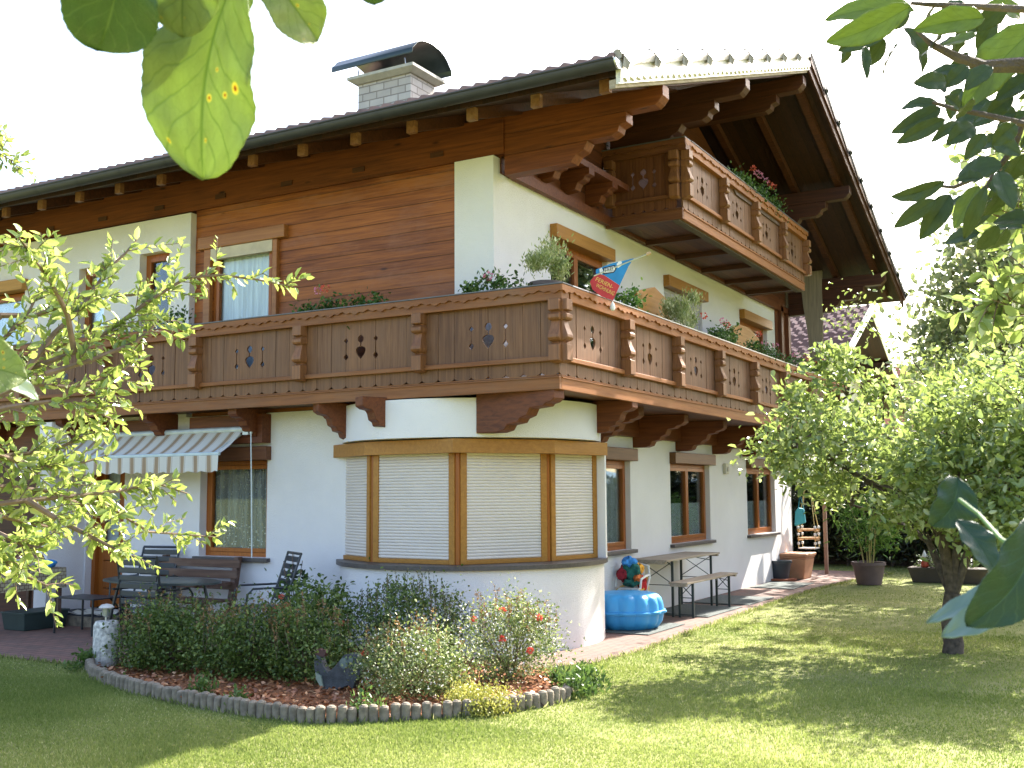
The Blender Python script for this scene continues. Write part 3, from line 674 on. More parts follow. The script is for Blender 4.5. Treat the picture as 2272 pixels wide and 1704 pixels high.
for i, x in enumerate(xs_r):                       # rafters, tails showing under the eave
    mb = MB(); y0, y1 = 9.32, 10.6 if x < -6.2 else YR - 0.01
    for (a, b_) in ([(y0, y1)] if x < -6.2 else [(y0, YR), (YE2 - 0.3, YR)]):
        za, zb_ = ztop(a) - 0.151, ztop(b_) - 0.151; h = 0.13
        mb.add([(x - .05, a, za - h), (x + .05, a, za - h), (x + .05, a, za), (x - .05, a, za), (x - .05, b_, zb_ - h), (x + .05, b_, zb_ - h), (x + .05, b_, zb_), (x - .05, b_, zb_)],
               [(0, 1, 2, 3), (4, 7, 6, 5), (0, 4, 5, 1), (1, 5, 6, 2), (2, 6, 7, 3), (3, 7, 4, 0)])
    ra_ = mb.build('rafter', W_DARK, roof)
    za = ztop(y0) - 0.151; mb = MB(); mb.add([(x + sx * .052, y, z) for y in (y0 - 0.012, y0 + 0.05) for sx, z in ((-1, za - .133), (1, za - .133), (1, za - .002), (-1, za - .002))], [(0, 1, 2, 3), (4, 7, 6, 5), (0, 4, 5, 1), (1, 5, 6, 2), (2, 6, 7, 3), (3, 7, 4, 0)]); mb.build('painted_lit_end', tcol, ra_)  # added pale block: lit end and shaded rafter sides put into the colours
# purlins: stepped, carved ends
TIPX = -4.08
def corbel_profile(top):
    return [(-6.0, top), (TIPX, top), (TIPX, top - 0.13), (TIPX - 0.05, top - 0.19), (TIPX - 0.09, top - 0.22), (TIPX - 0.36, top - 0.225), (TIPX - 0.42, top - 0.34), (TIPX - 0.50, top - 0.37), (TIPX - 0.52, top - 0.43), (TIPX - 0.60, top - 0.47),
            (TIPX - 0.88, top - 0.48), (TIPX - 0.93, top - 0.56), (TIPX - 1.02, top - 0.60), (TIPX - 1.08, top - 0.68), (-6.0, top - 0.70)]
for i, y in enumerate((10.42, 13.3, 16.2, 19.1, 21.98)):
    top = ztop(y) - (0.285 if abs(y - YR) > 1 else 0.33)
    pr = corbel_profile(top)
    if i == 2: pr = pr[:10] + [(-6.0, top - 0.47)]
    for a_, b_ in ((0.0, -0.223), (-0.2265, -0.468), (-0.472, -0.70)):   # stacked beams
        seg = [(x, max(top + b_, min(top + a_, z))) for x, z in pr]; q_ = [seg[0]]
        for s_ in seg[1:]:
            if math.dist(s_, q_[-1]) > 1e-5: q_.append(s_)
        xmax = [x for x, z in pr if z > top + b_ + 1e-6 and z <= top + a_ + 1e-6]
        keep = [(x, z) for x, z in q_ if top + b_ - 1e-6 <= z <= top + a_ + 1e-6]
        lim = max([x for x, z in pr if z < top + a_ - 1e-6] + [-6.0]); keep = [(min(x, lim), z) for x, z in keep]; kk = [keep[0]]
        for s_ in keep[1:]:
            if math.dist(s_, kk[-1]) > 1e-5: kk.append(s_)
        if math.dist(kk[0], kk[-1]) < 1e-5: kk.pop()
        if len(kk) < 3 or max(z for x, z in kk) - min(z for x, z in kk) < 0.05: continue
        mb = MB(); mb.prism(kk, y - 0.09 + 0.004 * a_, y + 0.09, 1); mb.build('purlin', W_DARK if i else W_BEAM_X, roof, bevel=0.006)
mb = MB(); mb.box(-18, -6.001, EY + 0.06, EY + 0.30, 5.522, ztop(10.4) - 0.285); mb.build('wall_plate', W_BEAM_X, H)
for i in range(10): x = -6.9 - 1.15 * i; mb = MB(); mb.box(x - 0.09, x + 0.09, EY + 0.045, EY + 0.06, 5.62, 5.68); mb.build('mortice_plug', W_DARK, H)
# verge: carved barge board with metal-capped edge tiles
def slope_strip(name, mat, x0, x1, d0, d1, wave=None, parent=None, sides=(0, 1)):
    for a, b_, sg in [((YE - 0.02, YR, 1), (YE2 + 0.02, YR, -1))[i] for i in sides]:
        k = 220; ys = np.linspace(a, b_, k + 1); vs = []
        for y in ys:
            zt_ = ztop(y); lo = d1 + (wave(abs(y - a)) if wave else 0)
            for x in (x0, x1): vs += [(x, y, zt_ + d0), (x, y, zt_ - lo)]
        mb = MB(); fs = []
        for j in range(k):
            p = 4 * j; q = p + 4; fs += [(p, p + 1, q + 1, q), (p + 2, q + 2, q + 3, p + 3), (p, q, q + 2, p + 2), (p + 1, p + 3, q + 3, q + 1)]
        fs += [(0, 2, 3, 1), (4 * k, 4 * k + 1, 4 * k + 3, 4 * k + 2)]
        mb.add(vs, fs); mb.build(name, mat, parent or roof)
slope_strip('barge_board', W_SILVER, -4.03, -4.0, 0.0, 0.24, sides=(0,)); slope_strip('barge_board', W_DARK, -4.03, -4.0, 0.0, 0.26, sides=(1,)); slope_strip('barge_trim', W_DARK, -3.999, -3.97, -0.02, 0.13, sides=(1,)); slope_strip('lower_barge_board', W_GREY, -4.10, -4.035, -0.19, 0.275, sides=(0,))
slope_strip('barge_trim', W_SILVER, -3.999, -3.98, -0.10, 0.20, sides=(0,), wave=lambda s_: 0.02 * math.cos(s_ * 2 * math.pi / 0.16) + 0.009 * math.cos(s_ * 6 * math.pi / 0.16))
for a, sg in ((YE, 1), (YE2, -1)):
    mb = MB()
    for i in range(9):                            # verge tiles with drooping flaps
        y0 = a + sg * i * 0.79; y1 = y0 + sg * 0.81; z0, z1 = ztop(y0) + 0.05, ztop(y1) + 0.03
        mb.add([(-4.10, y0, z0), (-3.955, y0, z0), (-3.955, y1, z1), (-4.10, y1, z1), (-3.955, y0 + sg * .02, z0 - 0.15), (-3.965, y0 + sg * 0.3, z0 - 0.0), (-3.97, y1, z1 - 0.07)], [(0, 1, 2, 3), (1, 4, 5, 6, 2)])
        mb.tube([(-4.02, y0, z0 + 0.0), (-4.02, y1, z1 + 0.0)], 0.05, k=8)
        mb.add([(-3.95, y0, z0 - 0.01), (-3.90, y0 + sg * 0.03, z0 - 0.09), (-3.94, y0 + sg * 0.05, z0 - 0.15), (-3.965, y0, z0 - 0.12), (-3.92, y0 + sg * 0.14, z0 + 0.0)], [(0, 1, 2, 3), (0, 4, 1), (1, 4, 2)])
    mb.build('verge_tiles', plain('verge_tile', (0.34, 0.31, 0.30), 0.35, noise=0.2) if sg > 0 else GUTTER, roof)
mb = MB()
for i in range(43):
    x = XL + i * 0.345; mb.tube([(x, YR, ztop(YR) + 0.01), (x + 0.37, YR, ztop(YR) + 0.03)], 0.11, k=10)
mb.build('ridge_tiles', TILE_R, roof)
# gutters
gp = part('gutter', roof)
def gutter(y, sgn):
    k = 12; zc = 5.71; vs = []; prof = [(y + sgn * -0.082 * math.cos(math.pi * j / k), zc - 0.082 * math.sin(math.pi * j / k)) for j in range(k + 1)]
    mb = MB(); x0, x1 = XL, -3.99
    mb.add([(x, a, b_) for x in (x0, x1) for a, b_ in prof] + [(x, y + (a - y) * 0.94, zc + (b_ - zc) * 0.94) for x in (x0, x1) for a, b_ in prof], [(j, j + 1, k + 2 + j, k + 1 + j) for j in range(k)] + [(2 * k + 2 + j, 3 * k + 3 + j, 3 * k + 4 + j, 2 * k + 3 + j) for j in range(k)])
    mb.tube([(x0, y - sgn * 0.084, zc + 0.004), (x1, y - sgn * 0.084, zc + 0.004)], 0.011, k=8)
    for x in np.arange(-4.35, XL, -0.79): 
        for j in range(k): 
            a, b_ = prof[j], prof[j + 1]; e = 1.05
            mb.add([(xx, y + (p[0] - y) * e, zc + (p[1] - zc) * e) for xx in (x - .012, x + .012) for p in (a, b_)], [(0, 1, 3, 2)])
    mb.build('gutter_trough', GUTTER, gp, smooth=True)
    mb = MB(); n_ = k + 1; mb.add([(x1 + 0.002, a, b_) for a, b_ in prof] + [(x1 + 0.02, a, b_) for a, b_ in prof], [tuple(range(n_)), tuple(range(n_, 2 * n_))] + [(j, j + 1, n_ + j + 1, n_ + j) for j in range(k)]); mb.build('end_cap', ZINC, gp)
gutter(8.97, 1); gutter(YE2 + 0.08, -1)
mb = MB(); mb.box(XL, -4.03, YE - 0.022, YE - 0.002, 5.66, 5.775); mb.build('eaves_flashing', FLASH, roof)

# chimney
ch = part('chimney', H)
cx0, cx1, cy0, cy1 = -11.35, -10.24, 14.5, 15.22
mb = MB(); mb.box(cx0, cx1, cy0, cy1, 7.3, 8.76); mb.build('chimney_stack', CHIM, ch)
mb = MB(); mb.add([(cx0 - .04, cy0 - .04, 8.761), (cx1 + .04, cy0 - .04, 8.761), (cx1 + .04, cy1 + .04, 8.761), (cx0 - .04, cy1 + .04, 8.761), (cx0 - .14, cy0 - .14, 8.83), (cx1 + .14, cy0 - .14, 8.83), (cx1 + .14, cy1 + .14, 8.83), (cx0 - .14, cy1 + .14, 8.83), (cx0 - .14, cy0 - .14, 8.88), (cx1 + .14, cy0 - .14, 8.88), (cx1 + .14, cy1 + .14, 8.88), (cx0 - .14, cy1 + .14, 8.88)],
       [(3, 2, 1, 0), (8, 9, 10, 11)] + [(i, (i + 1) % 4, 4 + (i + 1) % 4, 4 + i) for i in range(4)] + [(4 + i, 4 + (i + 1) % 4, 8 + (i + 1) % 4, 8 + i) for i in range(4)])
mb.build('chimney_crown', plain('pale_concrete', (0.45, 0.43, 0.38), 0.8), ch)
mb = MB()
for x in (cx0 + 0.02, cx1 - 0.1):
    for y in (cy0 + 0.0, cy1 - 0.0): mb.tube([(x, y, 8.88), (x - 0.03, y, 9.05)], 0.012)
mb.build('cowl_leg', ZINC, ch)
mb = MB(); k = 16; vs = []; yc = (cy0 + cy1) / 2
for x in (cx0 - 0.40, cx1 + 0.20):
    for j in range(k + 1):
        t = math.pi * j / k; vs.append((x, yc - 0.56 * math.cos(t) * (1.0 if 1 < j < k - 1 else 1.08), 8.99 + 0.36 * math.sin(t) ** 0.8))
mb.add(vs, [(j, j + 1, k + 2 + j, k + 1 + j) for j in range(k)])
cw = mb.build('chimney_cowl', plain('dark_cowl_metal', (0.035, 0.05, 0.05), 0.3, metal=0.4), ch, smooth=True)
sd = cw.modifiers.new('thickness', 'SOLIDIFY'); sd.thickness = 0.012
cw.modifiers.new('bevel', 'BEVEL').width = 0.003

# ------------------------------------------------------------------ balconies
def lerp_prof(pr, z):
    for (z0, h0), (z1, h1) in zip(pr[:-1], pr[1:]):
        if z0 <= z <= z1: return h0 + (h1 - h0) * (z - z0) / (z1 - z0 + 1e-9)
    return 0.0025
SLIT = 0.0022
def p_circle(zc, r): return lambda z: math.sqrt(max(0, r * r - (z - zc) ** 2))
def hole(kind, z):
    if kind == 'heart':
        h = SLIT
        h = max(h, p_circle(0.70, 0.042)(z))
        if 0.60 < z < 0.665: h = max(h, 0.009)
        zz = (z - 0.47) / 0.145               # heart from 0.47 (tip) to 0.615
        if 0 <= zz <= 1: h = max(h, 0.070 * (math.sin(min(1, zz / 0.72) * math.pi / 2) ** 1.1 if zz < 0.72 else math.sqrt(max(0, 1 - ((zz - 0.72) / 0.30) ** 2))))
        return h
    if kind == 'spindle':
        h = SLIT
        if 0.66 < z < 0.72: h = max(h, 0.031 * (1 - abs(z - 0.69) / 0.03) ** 0.8)
        if 0.475 < z < 0.545: h = max(h, 0.034 * (1 - abs(z - 0.505) / 0.04) ** 0.8 if abs(z - 0.505) < 0.04 else 0)
        if 0.505 < z < 0.70: h = max(h, 0.0065)
        return h
    return SLIT
POSTP = [(0.26, 0.054, 0.064), (0.275, 0.0626, 0.096), (0.28, 0.0626, 0.1216), (0.44, 0.0626, 0.1216), (0.455, 0.054, 0.0768), (0.47, 0.0454, 0.064), (0.485, 0.0626, 0.1088), (0.51, 0.067, 0.128), (0.54, 0.0648, 0.1254), (0.6, 0.054, 0.0998), (0.66, 0.0486, 0.0794), (0.685, 0.0486, 0.0742), (0.69, 0.0605, 0.1088), (0.71, 0.0648, 0.1229), (0.745, 0.0648, 0.1229), (0.77, 0.054, 0.0896), (0.78, 0.0497, 0.0768), (0.79, 0.0626, 0.1216), (0.9, 0.0626, 0.1216)]
def balcony(par, origin, u, nv, L, posts, z0, boards, mats, bw=0.205, rail_over=(0, 0), hg=1.07, holes=True, flash=FLASH, body0=None, fas0=0.0, pz=0.0):
    """origin = corner at fascia; u along, nv outward; posts = distances along; z0 = fascia underside; 0.98 high to the rail"""
    u = Vector(u); nv = Vector(nv); O = Vector(origin)
    def T(s_, o_, z): return O + u * s_ + nv * o_ + Vector((0, 0, z0 + z))
    mx, mz, mp_ = mats
    mb = MB(T); mb.box(fas0, L, -0.05, 0.0, 0, 0.135); mb.build('fascia', mx, par, bevel=0.004)
    mb = MB(T); mb.box(fas0, L, -0.045, -0.001, 0.137, 0.15); mb.box(fas0, L, 0.0, 0.014, 0.118, 0.128); mb.build('fascia_bead', mx, par)
    zs = np.unique(np.concatenate([np.linspace(0.15, 0.185, 4), [0.30, 0.44], np.linspace(0.455, 0.63, 26), np.linspace(0.635, 0.76, 18), [0.92]]))
    bounds = posts
    for i in range(len(bounds) - 1):
        a, b_ = bounds[i], bounds[i + 1]; k = int(round((b_ - a) / bw)); k += k % 2; step = (b_ - a) / k; vs = []; fs = []
        mb = MB(T)
        for j in range(k):
            xa, xb = a + j * step, a + (j + 1) * step; q = []
            ka = 'heart' if j == k // 2 else ('spindle' if j in (k // 2 - 1, k // 2 + 1) else '')
            kb = 'heart' if j + 1 == k // 2 else ('spindle' if j + 1 in (k // 2 - 1, k // 2 + 1) else '')
            pj = rnd.uniform(-0.003, 0.003); tn = rnd.uniform(-0.0015, 0.0015)
            for z in zs:
                ha, hb = (hole(ka, z), hole(kb, z)) if holes else (SLIT, SLIT)
                c = max(0, 0.178 - z)             # rounded lower corners of the boards
                ha += 0.045 * (c / 0.028) ** 2 if c else 0; hb += 0.045 * (c / 0.028) ** 2 if c else 0
                q += [(xa + ha, pj, z), (xb - hb, pj, z), (xa + ha, pj - 0.022, z), (xb - hb, pj - 0.022, z)]
            n_ = len(zs); fs = []
            for m_ in range(n_ - 1):
                p = 4 * m_; r_ = p + 4; fs += [(p, p + 1, r_ + 1, r_), (p + 2, r_ + 2, r_ + 3, p + 3), (p, r_, r_ + 2, p + 2), (p + 1, p + 3, r_ + 3, r_ + 1)]
            fs += [(0, 2, 3, 1), (4 * n_ - 4, 4 * n_ - 3, 4 * n_ - 1, 4 * n_ - 2)]
            mb.add(q, fs)
        mb.build('board_panel', mz, par)
        mb = MB(T); mb.box(a + 0.062, b_ - 0.062, 0.006, 0.05, 0.285, 0.335); mb.build('lower_rail', mx, par, bevel=0.006)
        mb = MB(T); mb.box(a + 0.07, a + 0.42, 0.006, 0.05, 0.80, 0.88); mb.box(b_ - 0.42, b_ - 0.07, 0.006, 0.05, 0.80, 0.88)
    for p in posts:
        mb = MB(T); vs = []
        for z, hw, out in POSTP: hw += pz; vs += [(p - hw, 0.002, z + pz), (p + hw, 0.002, z + pz), (p + hw, out + pz, z + pz), (p - hw, out + pz, z + pz)]
        n_ = len(POSTP); mb.add(vs, [(4 * i + j, 4 * i + (j + 1) % 4, 4 * i + 4 + (j + 1) % 4, 4 * i + 4 + j) for i in range(n_ - 1) for j in range(4)] + [(0, 1, 2, 3), (4 * n_ - 4, 4 * n_ - 1, 4 * n_ - 2, 4 * n_ - 3)])
        mb.build('post', mp_, par, bevel=0.004)
    r0, r1 = -rail_over[0], L + rail_over[1]; q0 = r0 if body0 is None else body0
    mb = MB(T); mb.box(q0, r1, -0.10, 0.07, 0.90, 0.995); mb.build('rail', mx, par, bevel=0.004)
    mb = MB(T); k = int((r1 - r0) / 0.022); vs = []
    for j in range(k + 1):
        s_ = r0 + (r1 - r0) * j / k; t = (s_ % 0.36) / 0.36
        zz = 0.985 - 0.012 * math.cos(2 * math.pi * t) - 0.010 * math.cos(6 * math.pi * t)
        vs += [(s_, 0.0705, zz), (s_, 0.0705, hg - 0.02), (s_, 0.093, zz), (s_, 0.093, hg - 0.02)]
    mb.add(vs, [f_ for j in range(k) for p, q in ((4 * j, 4 * j + 4),) for f_ in ((p, q, q + 1, p + 1), (p + 2, p + 3, q + 3, q + 2), (p + 1, q + 1, q + 3, p + 3), (p, p + 2, q + 2, q))] + [(0, 1, 3, 2), (4 * k, 4 * k + 2, 4 * k + 3, 4 * k + 1)])
    mb.build('wavy_rail_trim', mx, par)
    mb = MB(T); mb.box(q0, r1, -0.12, 0.07, 0.997, hg - 0.018); mb.build('rail_cap_board', mx, par)
    mb = MB(T); mb.box(q0 if body0 is not None else r0 - 0.03, r1, -0.13, 0.10, hg - 0.016, hg - 0.004); mb.build('rail_flashing', flash, par)
CX, CY = -4.97, 9.63
ZB = 2.735
bal = part('main_balcony', H)
balcony(bal, (CX, CY, 0), (-1, 0, 0), (0, -1, 0), 11.9, [0.0 + 1.67 * i for i in range(8)], ZB, 8, (W_BALX, W_BALZ, W_POST), rail_over=(0.0704, 0))
balcony(bal, (CX, CY, 0), (0, 1, 0), (1, 0, 0), 12.3, [0.0 + 1.575 * i for i in range(8)], ZB, 8, (W_BALY, W_BALZ, W_POST), rail_over=(0.0935, 0), flash=ZINC, body0=0.131, fas0=0.051, pz=0.003)
mb = MB(); mb.box(-16.9, CX - 0.05, CY + 0.05, EY - 0.002, ZB + 0.03, ZB + 0.11); mb.box(GX + 0.002, CX - 0.05, EY + 0.0, 21.9, ZB + 0.03, ZB + 0.11); mb.build('balcony_floor', W_SOFFY, bal)
mb = MB(); mb.box(GX + 0.03, CX - 0.05, 21.85, 21.9, ZB, ZB + 1.05); mb.build('end_panel', W_BALZ, bal)

def bracket(foot, tip, ztop_, h, wd=0.14, name='bracket'):
    f = Vector((foot[0], foot[1], 0)); t = Vector((tip[0], tip[1], 0)); u = (t - f); L = u.length; u.normalize(); nv = Vector((-u.y, u.x, 0))
    def T(s_, o_, z): return f + u * s_ + nv * o_ + Vector((0, 0, z))
    top = ztop_; pr = [(-0.05, top), (L, top), (L, top - 0.25 * h), (L - 0.05, top - 0.33 * h), (L - 0.12, top - 0.36 * h), (L - 0.14, top - 0.42 * h), (L * 0.68, top - 0.45 * h), (L * 0.64, top - 0.62 * h), (L * 0.55, top - 0.68 * h), (L * 0.52, top - 0.78 * h), (L * 0.38, top - 0.82 * h), (L * 0.34, top - 0.95 * h), (L * 0.24, top - h), (-0.05, top - h)]
    mb = MB(T); mb.prism(pr, -wd / 2, wd / 2, 1); mb.build(name, W_BRK, bal, bevel=0.008)
    mb = MB(T); mb.box(-0.04, L * 0.9, -wd / 2 - 0.004, wd / 2 + 0.004, top - 0.44 * h, top - 0.425 * h)
for y in (12.55, 14.12, 15.75, 17.4, 19.0, 20.6): bracket((GX, y), (-5.33, y), ZB + 0.028, 0.44, 0.17)
bracket((-5.45, 11.55), (-4.98, 11.55), ZB + 0.028, 0.37, 0.16)
mb = MB(); mb.box(GX + 0.001, GX + 0.10, 12.3, 21.9, ZB - 0.27, ZB + 0.027); mb.build('wall_ledger', wood('ledger_timber', (0.07, 0.019, 0.006), (0.17, 0.05, 0.016), 'Y'), bal)
def drumpt(deg): return (BC[0] + (BR - 0.03) * math.cos(R(deg)), BC[1] + (BR - 0.03) * math.sin(R(deg)))
bracket((-7.92, 10.12), (-8.16, 9.68), ZB + 0.02, 0.42, 0.17); bracket((-7.12, 9.80), (-7.30, 9.38), ZB + 0.02, 0.40, 0.17); bracket(drumpt(-53), (-5.02, 9.72), ZB + 0.02, 0.42, 0.17)
for x in (-9.50, -11.05, -12.7, -14.4): bracket((x, EY), (x, 9.72), ZB + 0.028, 0.36)

ub = part('upper_balcony', H)
UY0, UY1, ZU = 13.2, 19.25, 5.27
balcony(ub, (CX, UY0, 0), (0, 1, 0), (1, 0, 0), UY1 - UY0, [0.03 + 1.5 * i for i in range(5)], ZU, 4, (W_BALY, W_BALZ, W_POST), hg=1.07, bw=0.19, body0=0.131, fas0=0.051, pz=0.003, rail_over=(0.07, 0))
W_SIDE = wood('balcony_side_timber', (0.10, 0.034, 0.014), (0.20, 0.075, 0.03), 'X', plank=None)
balcony(ub, (GX + 0.02, UY0, 0), (1, 0, 0), (0, -1, 0), CX - GX - 0.022, [0.1, CX - GX - 0.10], ZU, 2, (W_SIDE, wood('balcony_side_boards', (0.09, 0.032, 0.014), (0.19, 0.07, 0.03), 'Z'), W_POST), hg=1.07, bw=0.17, rail_over=(0, 0.092))
mb = MB(); mb.box(GX + 0.11, CX - 0.051, UY0 + 0.05, UY1 - 0.05, ZU + 0.07, ZU + 0.13); mb.box(GX + 0.12, CX - 0.05, UY1 - 0.04, UY1, ZU, ZU + 1.0); mb.build('balcony_floor', W_SOFFY, ub)
for y in np.linspace(UY0 + 0.1, UY1 - 0.15, 6): mb = MB(); mb.box(GX + 0.1, CX - 0.052, y - 0.05, y + 0.05, ZU - 0.0, ZU + 0.069); mb.build('floor_joist', W_DARK, ub)
mb = MB(); mb.box(CX - 0.15, CX - 0.055, UY0 + 0.02, UY1 - 0.02, ZU - 0.02, ZU + 0.06); mb.build('drip_board', plain('weathered_drip_board', (0.10, 0.075, 0.06), 0.8), ub)
for y in (11.35, 11.95, 12.65):        # carved joist heads on the gable
    mb = MB(); t = 5.72
    mb.prism([(GX + 0.02, t), (GX + 0.42, t), (GX + 0.42, t - 0.08), (GX + 0.36, t - 0.10), (GX + 0.34, t - 0.14), (GX + 0.26, t - 0.17), (GX + 0.22, t - 0.25), (GX + 0.02, t - 0.27)], y - 0.08, y + 0.08, 1); mb.build('joist_head', W_BRK, H, bevel=0.006)
mb = MB(); mb.box(GX + 0.03, GX + 0.40, 10.55, 13.15, 5.721, 5.80); mb.build('ledge_board', W_BRK, H)
# weathered curved windbreak board at the far end
mb = MB(); y = 21.9; P0 = [onp(*p, 1, y) for p in ((1776, 430), (1776, 560), (1776, 620), (1783, 680), (1793, 740), (1799, 800), (1802, 860), (1806, 900), (1826, 900), (1826, 800), (1826, 700), (1824, 640), (1824, 560), (1824, 430))]
mb.prism([(p.x, p.z) for p in P0], y - 0.03, y + 0.03, 1); mb.build('windbreak_board', W_GREYZ, H)

# awning over the terrace
aw = part('awning', H)
m, n, l, b = newmat('striped_awning_cloth')
tc = n.new('ShaderNodeTexCoord'); sp = n.new('ShaderNodeSeparateXYZ'); l.new(tc.outputs['Object'], sp.inputs[0])
dv = N(n, 'ShaderNodeMath', operation='DIVIDE'); l.new(sp.outputs[0], dv.inputs[0]); dv.inputs[1].default_value = 0.225
fr_ = N(n, 'ShaderNodeMath', operation='FRACT'); l.new(dv.outputs[0], fr_.inputs[0])
wht, tan, br = (0.72, 0.69, 0.64), (0.45, 0.33, 0.22), (0.32, 0.21, 0.13)
r = ramp(n, [(0.0, wht), (0.40, wht), (0.405, br), (0.42, br), (0.425, wht), (0.46, wht), (0.465, tan), (0.55, br), (0.60, tan), (0.65, br), (0.72, tan), (0.78, tan), (0.785, wht), (0.84, wht), (0.845, br), (0.86, br), (0.865, wht)]) if False else None
cr = n.new('ShaderNodeValToRGB'); cr.color_ramp.interpolation = 'CONSTANT'; e = cr.color_ramp.elements
for i, (p, c) in enumerate([(0.0, wht), (0.40, br), (0.42, wht), (0.46, tan), (0.53, br), (0.57, tan), (0.62, br), (0.66, tan), (0.76, wht), (0.82, br), (0.84, wht)]):
    if i >= len(e): e.new(p)
    e[i].position = p; e[i].color = tuple(c) + (1,)
l.new(fr_.outputs[0], cr.inputs[0]); l.new(cr.outputs[0], b.inputs['Base Color']); b.inputs['Roughness'].default_value = 0.9
tr = n.new('ShaderNodeBsdfTranslucent'); l.new(cr.outputs[0], tr.inputs[0]); mx = n.new('ShaderNodeMixShader'); mx.inputs[0].default_value = 0.2
l.new(b.outputs[0], mx.inputs[1]); l.new(tr.outputs[0], mx.inputs[2]); l.new(mx.outputs[0], n['Material Output'].inputs[0]); AWN = m
ax0, ax1 = -13.5, -9.63; yb, zb_, yf, zf = 10.06, 2.51, 9.66, 2.20
mb = MB(); k = 90; vs = []
for j in range(k + 1):
    x = ax0 + (ax1 - ax0) * j / k
    for q in range(7):
        t = q / 6; vs.append((x, yb + (yf - yb) * t, zb_ + (zf - zb_) * t - 0.03 * math.sin(math.pi * t) + 0.004 * math.sin(x * 9)))
mb.add(vs, [(7 * j + q, 7 * j + 7 + q, 7 * j + 8 + q, 7 * j + 1 + q) for j in range(k) for q in range(6)]); mb.build('awning_cloth', AWN, aw, smooth=True)
mb = MB(); k = 300; vs = []
for j in range(k + 1):
    x = ax0 + (ax1 - ax0) * j / k; d = 0.185 + 0.022 * abs(math.sin(math.pi * x / 0.225))
    for q in range(4): t = q / 3; vs.append((x, yf - 0.022 + 0.010 * math.sin(x * 23) * t, zf - 0.02 - d * t))
mb.add(vs, [(4 * j + q, 4 * j + 4 + q, 4 * j + 5 + q, 4 * j + 1 + q) for j in range(k) for q in range(3)]); mb.build('valance', AWN, aw, smooth=True)
mb = MB(); mb.box(ax0, ax1, yf - 0.02, yf + 0.02, zf - 0.022, zf + 0.022); mb.build('front_bar', plain('pale_blue_aluminium', (0.42, 0.50, 0.55), 0.4, metal=0.3), aw, bevel=0.008)
mb = MB(); mb.tube([(ax0, yb, zb_ + 0.0), (ax1 + 0.12, yb, zb_ + 0.0)], 0.04, k=12); mb.box(ax1 + 0.03, ax1 + 0.12, yb - 0.05, yb + 0.1, zb_ - 0.07, zb_ + 0.06); mb.tube([(ax1 - 0.05, yb, zb_ - 0.06), (-9.75, yf + 0.02, zf)], 0.018)
mb.build('awning_roller', ALU, aw)
pr_ = [onp(557, 962, 1, 10.02), onp(557, 990, 1, 10.0), onp(558, 1100, 1, 9.98), onp(558.5, 1238, 1, 9.96)]
mb = MB(); mb.tube(pr_, 0.008); mb.tube([pr_[0] + Vector((0, 0, .04)), pr_[0]], 0.016); mb.build('crank_rod', ALU, aw)
# little house-number lamp on the gable wall
pl = onp(1607, 1040, 0, GX)
mb = MB(); mb.box(GX + 0.001, GX + 0.06, pl.y - 0.08, pl.y + 0.08, pl.z - 0.09, pl.z + 0.09); wl = mb.build('wall_lamp', plain('cream_lamp_housing', (0.55, 0.52, 0.42), 0.5), H, bevel=0.012)
mb = MB(); mb.box(GX + 0.0605, GX + 0.07, pl.y - 0.03, pl.y + 0.05, pl.z - 0.05, pl.z + 0.03); mb.build('lamp_cover', plain('grey_lamp_cover', (0.25, 0.25, 0.24), 0.3), wl)

# ------------------------------------------------------------------ neighbouring houses
def hipless_house(name, label, verge_x, x_far, yr, zr, half, sl, tilemat, barge, wallmat, wx, per, course, sxr=1.0):
    t = thing(name, label, 'house', (wx, yr, 0))
    zf = lambda y: zr - sl * abs(np.asarray(y) - yr)
    rf = part('roof', t)
    for e in (yr - half, yr + half): tiles('roof_tiles', True, x_far, verge_x - 0.02, rf, yr, e, zf, tilemat, per=per, course=course, amp=0.05, step=0.05)
    mb = MB()
    for e in (yr - half, yr + half):
        a, b_ = e, yr; za, zb_ = float(zf(a)) - 0.14, zr - 0.14
        mb.add([(x_far, a, za), (verge_x - .03, a, za), (verge_x - .03, b_, zb_), (x_far, b_, zb_)], [(0, 1, 2, 3)])
    for o_ in (0.75, 0.45): 
        for sg in (-1, 1): y = yr + sg * half * o_; mb.box(wx, verge_x - 0.05, y - 0.08, y + 0.08, float(zf(y)) - 0.42, float(zf(y)) - 0.16)
    mb.build('soffit', W_SOFF, rf)
    mb = MB()
    for e in (yr - half, yr + half):
        za = float(zf(e)); mb.add([(x, y, z) for x in (verge_x - .03, verge_x) for y, z in ((e, za + .06), (yr, zr + .06), (yr, zr - .26), (e, za - .26))], [(0, 1, 2, 3), (7, 6, 5, 4), (0, 3, 7, 4), (0, 4, 5, 1), (3, 2, 6, 7)])
    mb.build('barge_board', barge, rf)
    mb = MB(); hw = half - 0.9
    mb.prism([(yr - hw, 0), (yr + hw, 0), (yr + hw, float(zf(yr + hw)) - .2), (yr, zr - .2), (yr - hw, float(zf(yr - hw)) - .2)], x_far, wx, 0); mb.build('house_wall', wallmat, t)
    return t
NT = brickmat('pink_brown_scalloped_tiles', (0.82, 0.52, 0.38), (0.72, 0.44, 0.32), (0.16, 0.09, 0.07), 0.30, 0.30, axes='XY', ms=0.07, noise=0.2, rough=0.8)
hipless_house('neighbour_house', 'neighbouring house with pinkish scalloped tiles and white barge board behind the far gable end', -7.0, -24, 35.3, 7.55, 6.0, 0.5, NT, plain('white_barge_board', (0.75, 0.73, 0.70), 0.5), PL, -8.3, 0.3, 0.33)
FT_ = plain('orange_red_tiles', (0.42, 0.17, 0.10), 0.6, noise=0.3, scale=5)
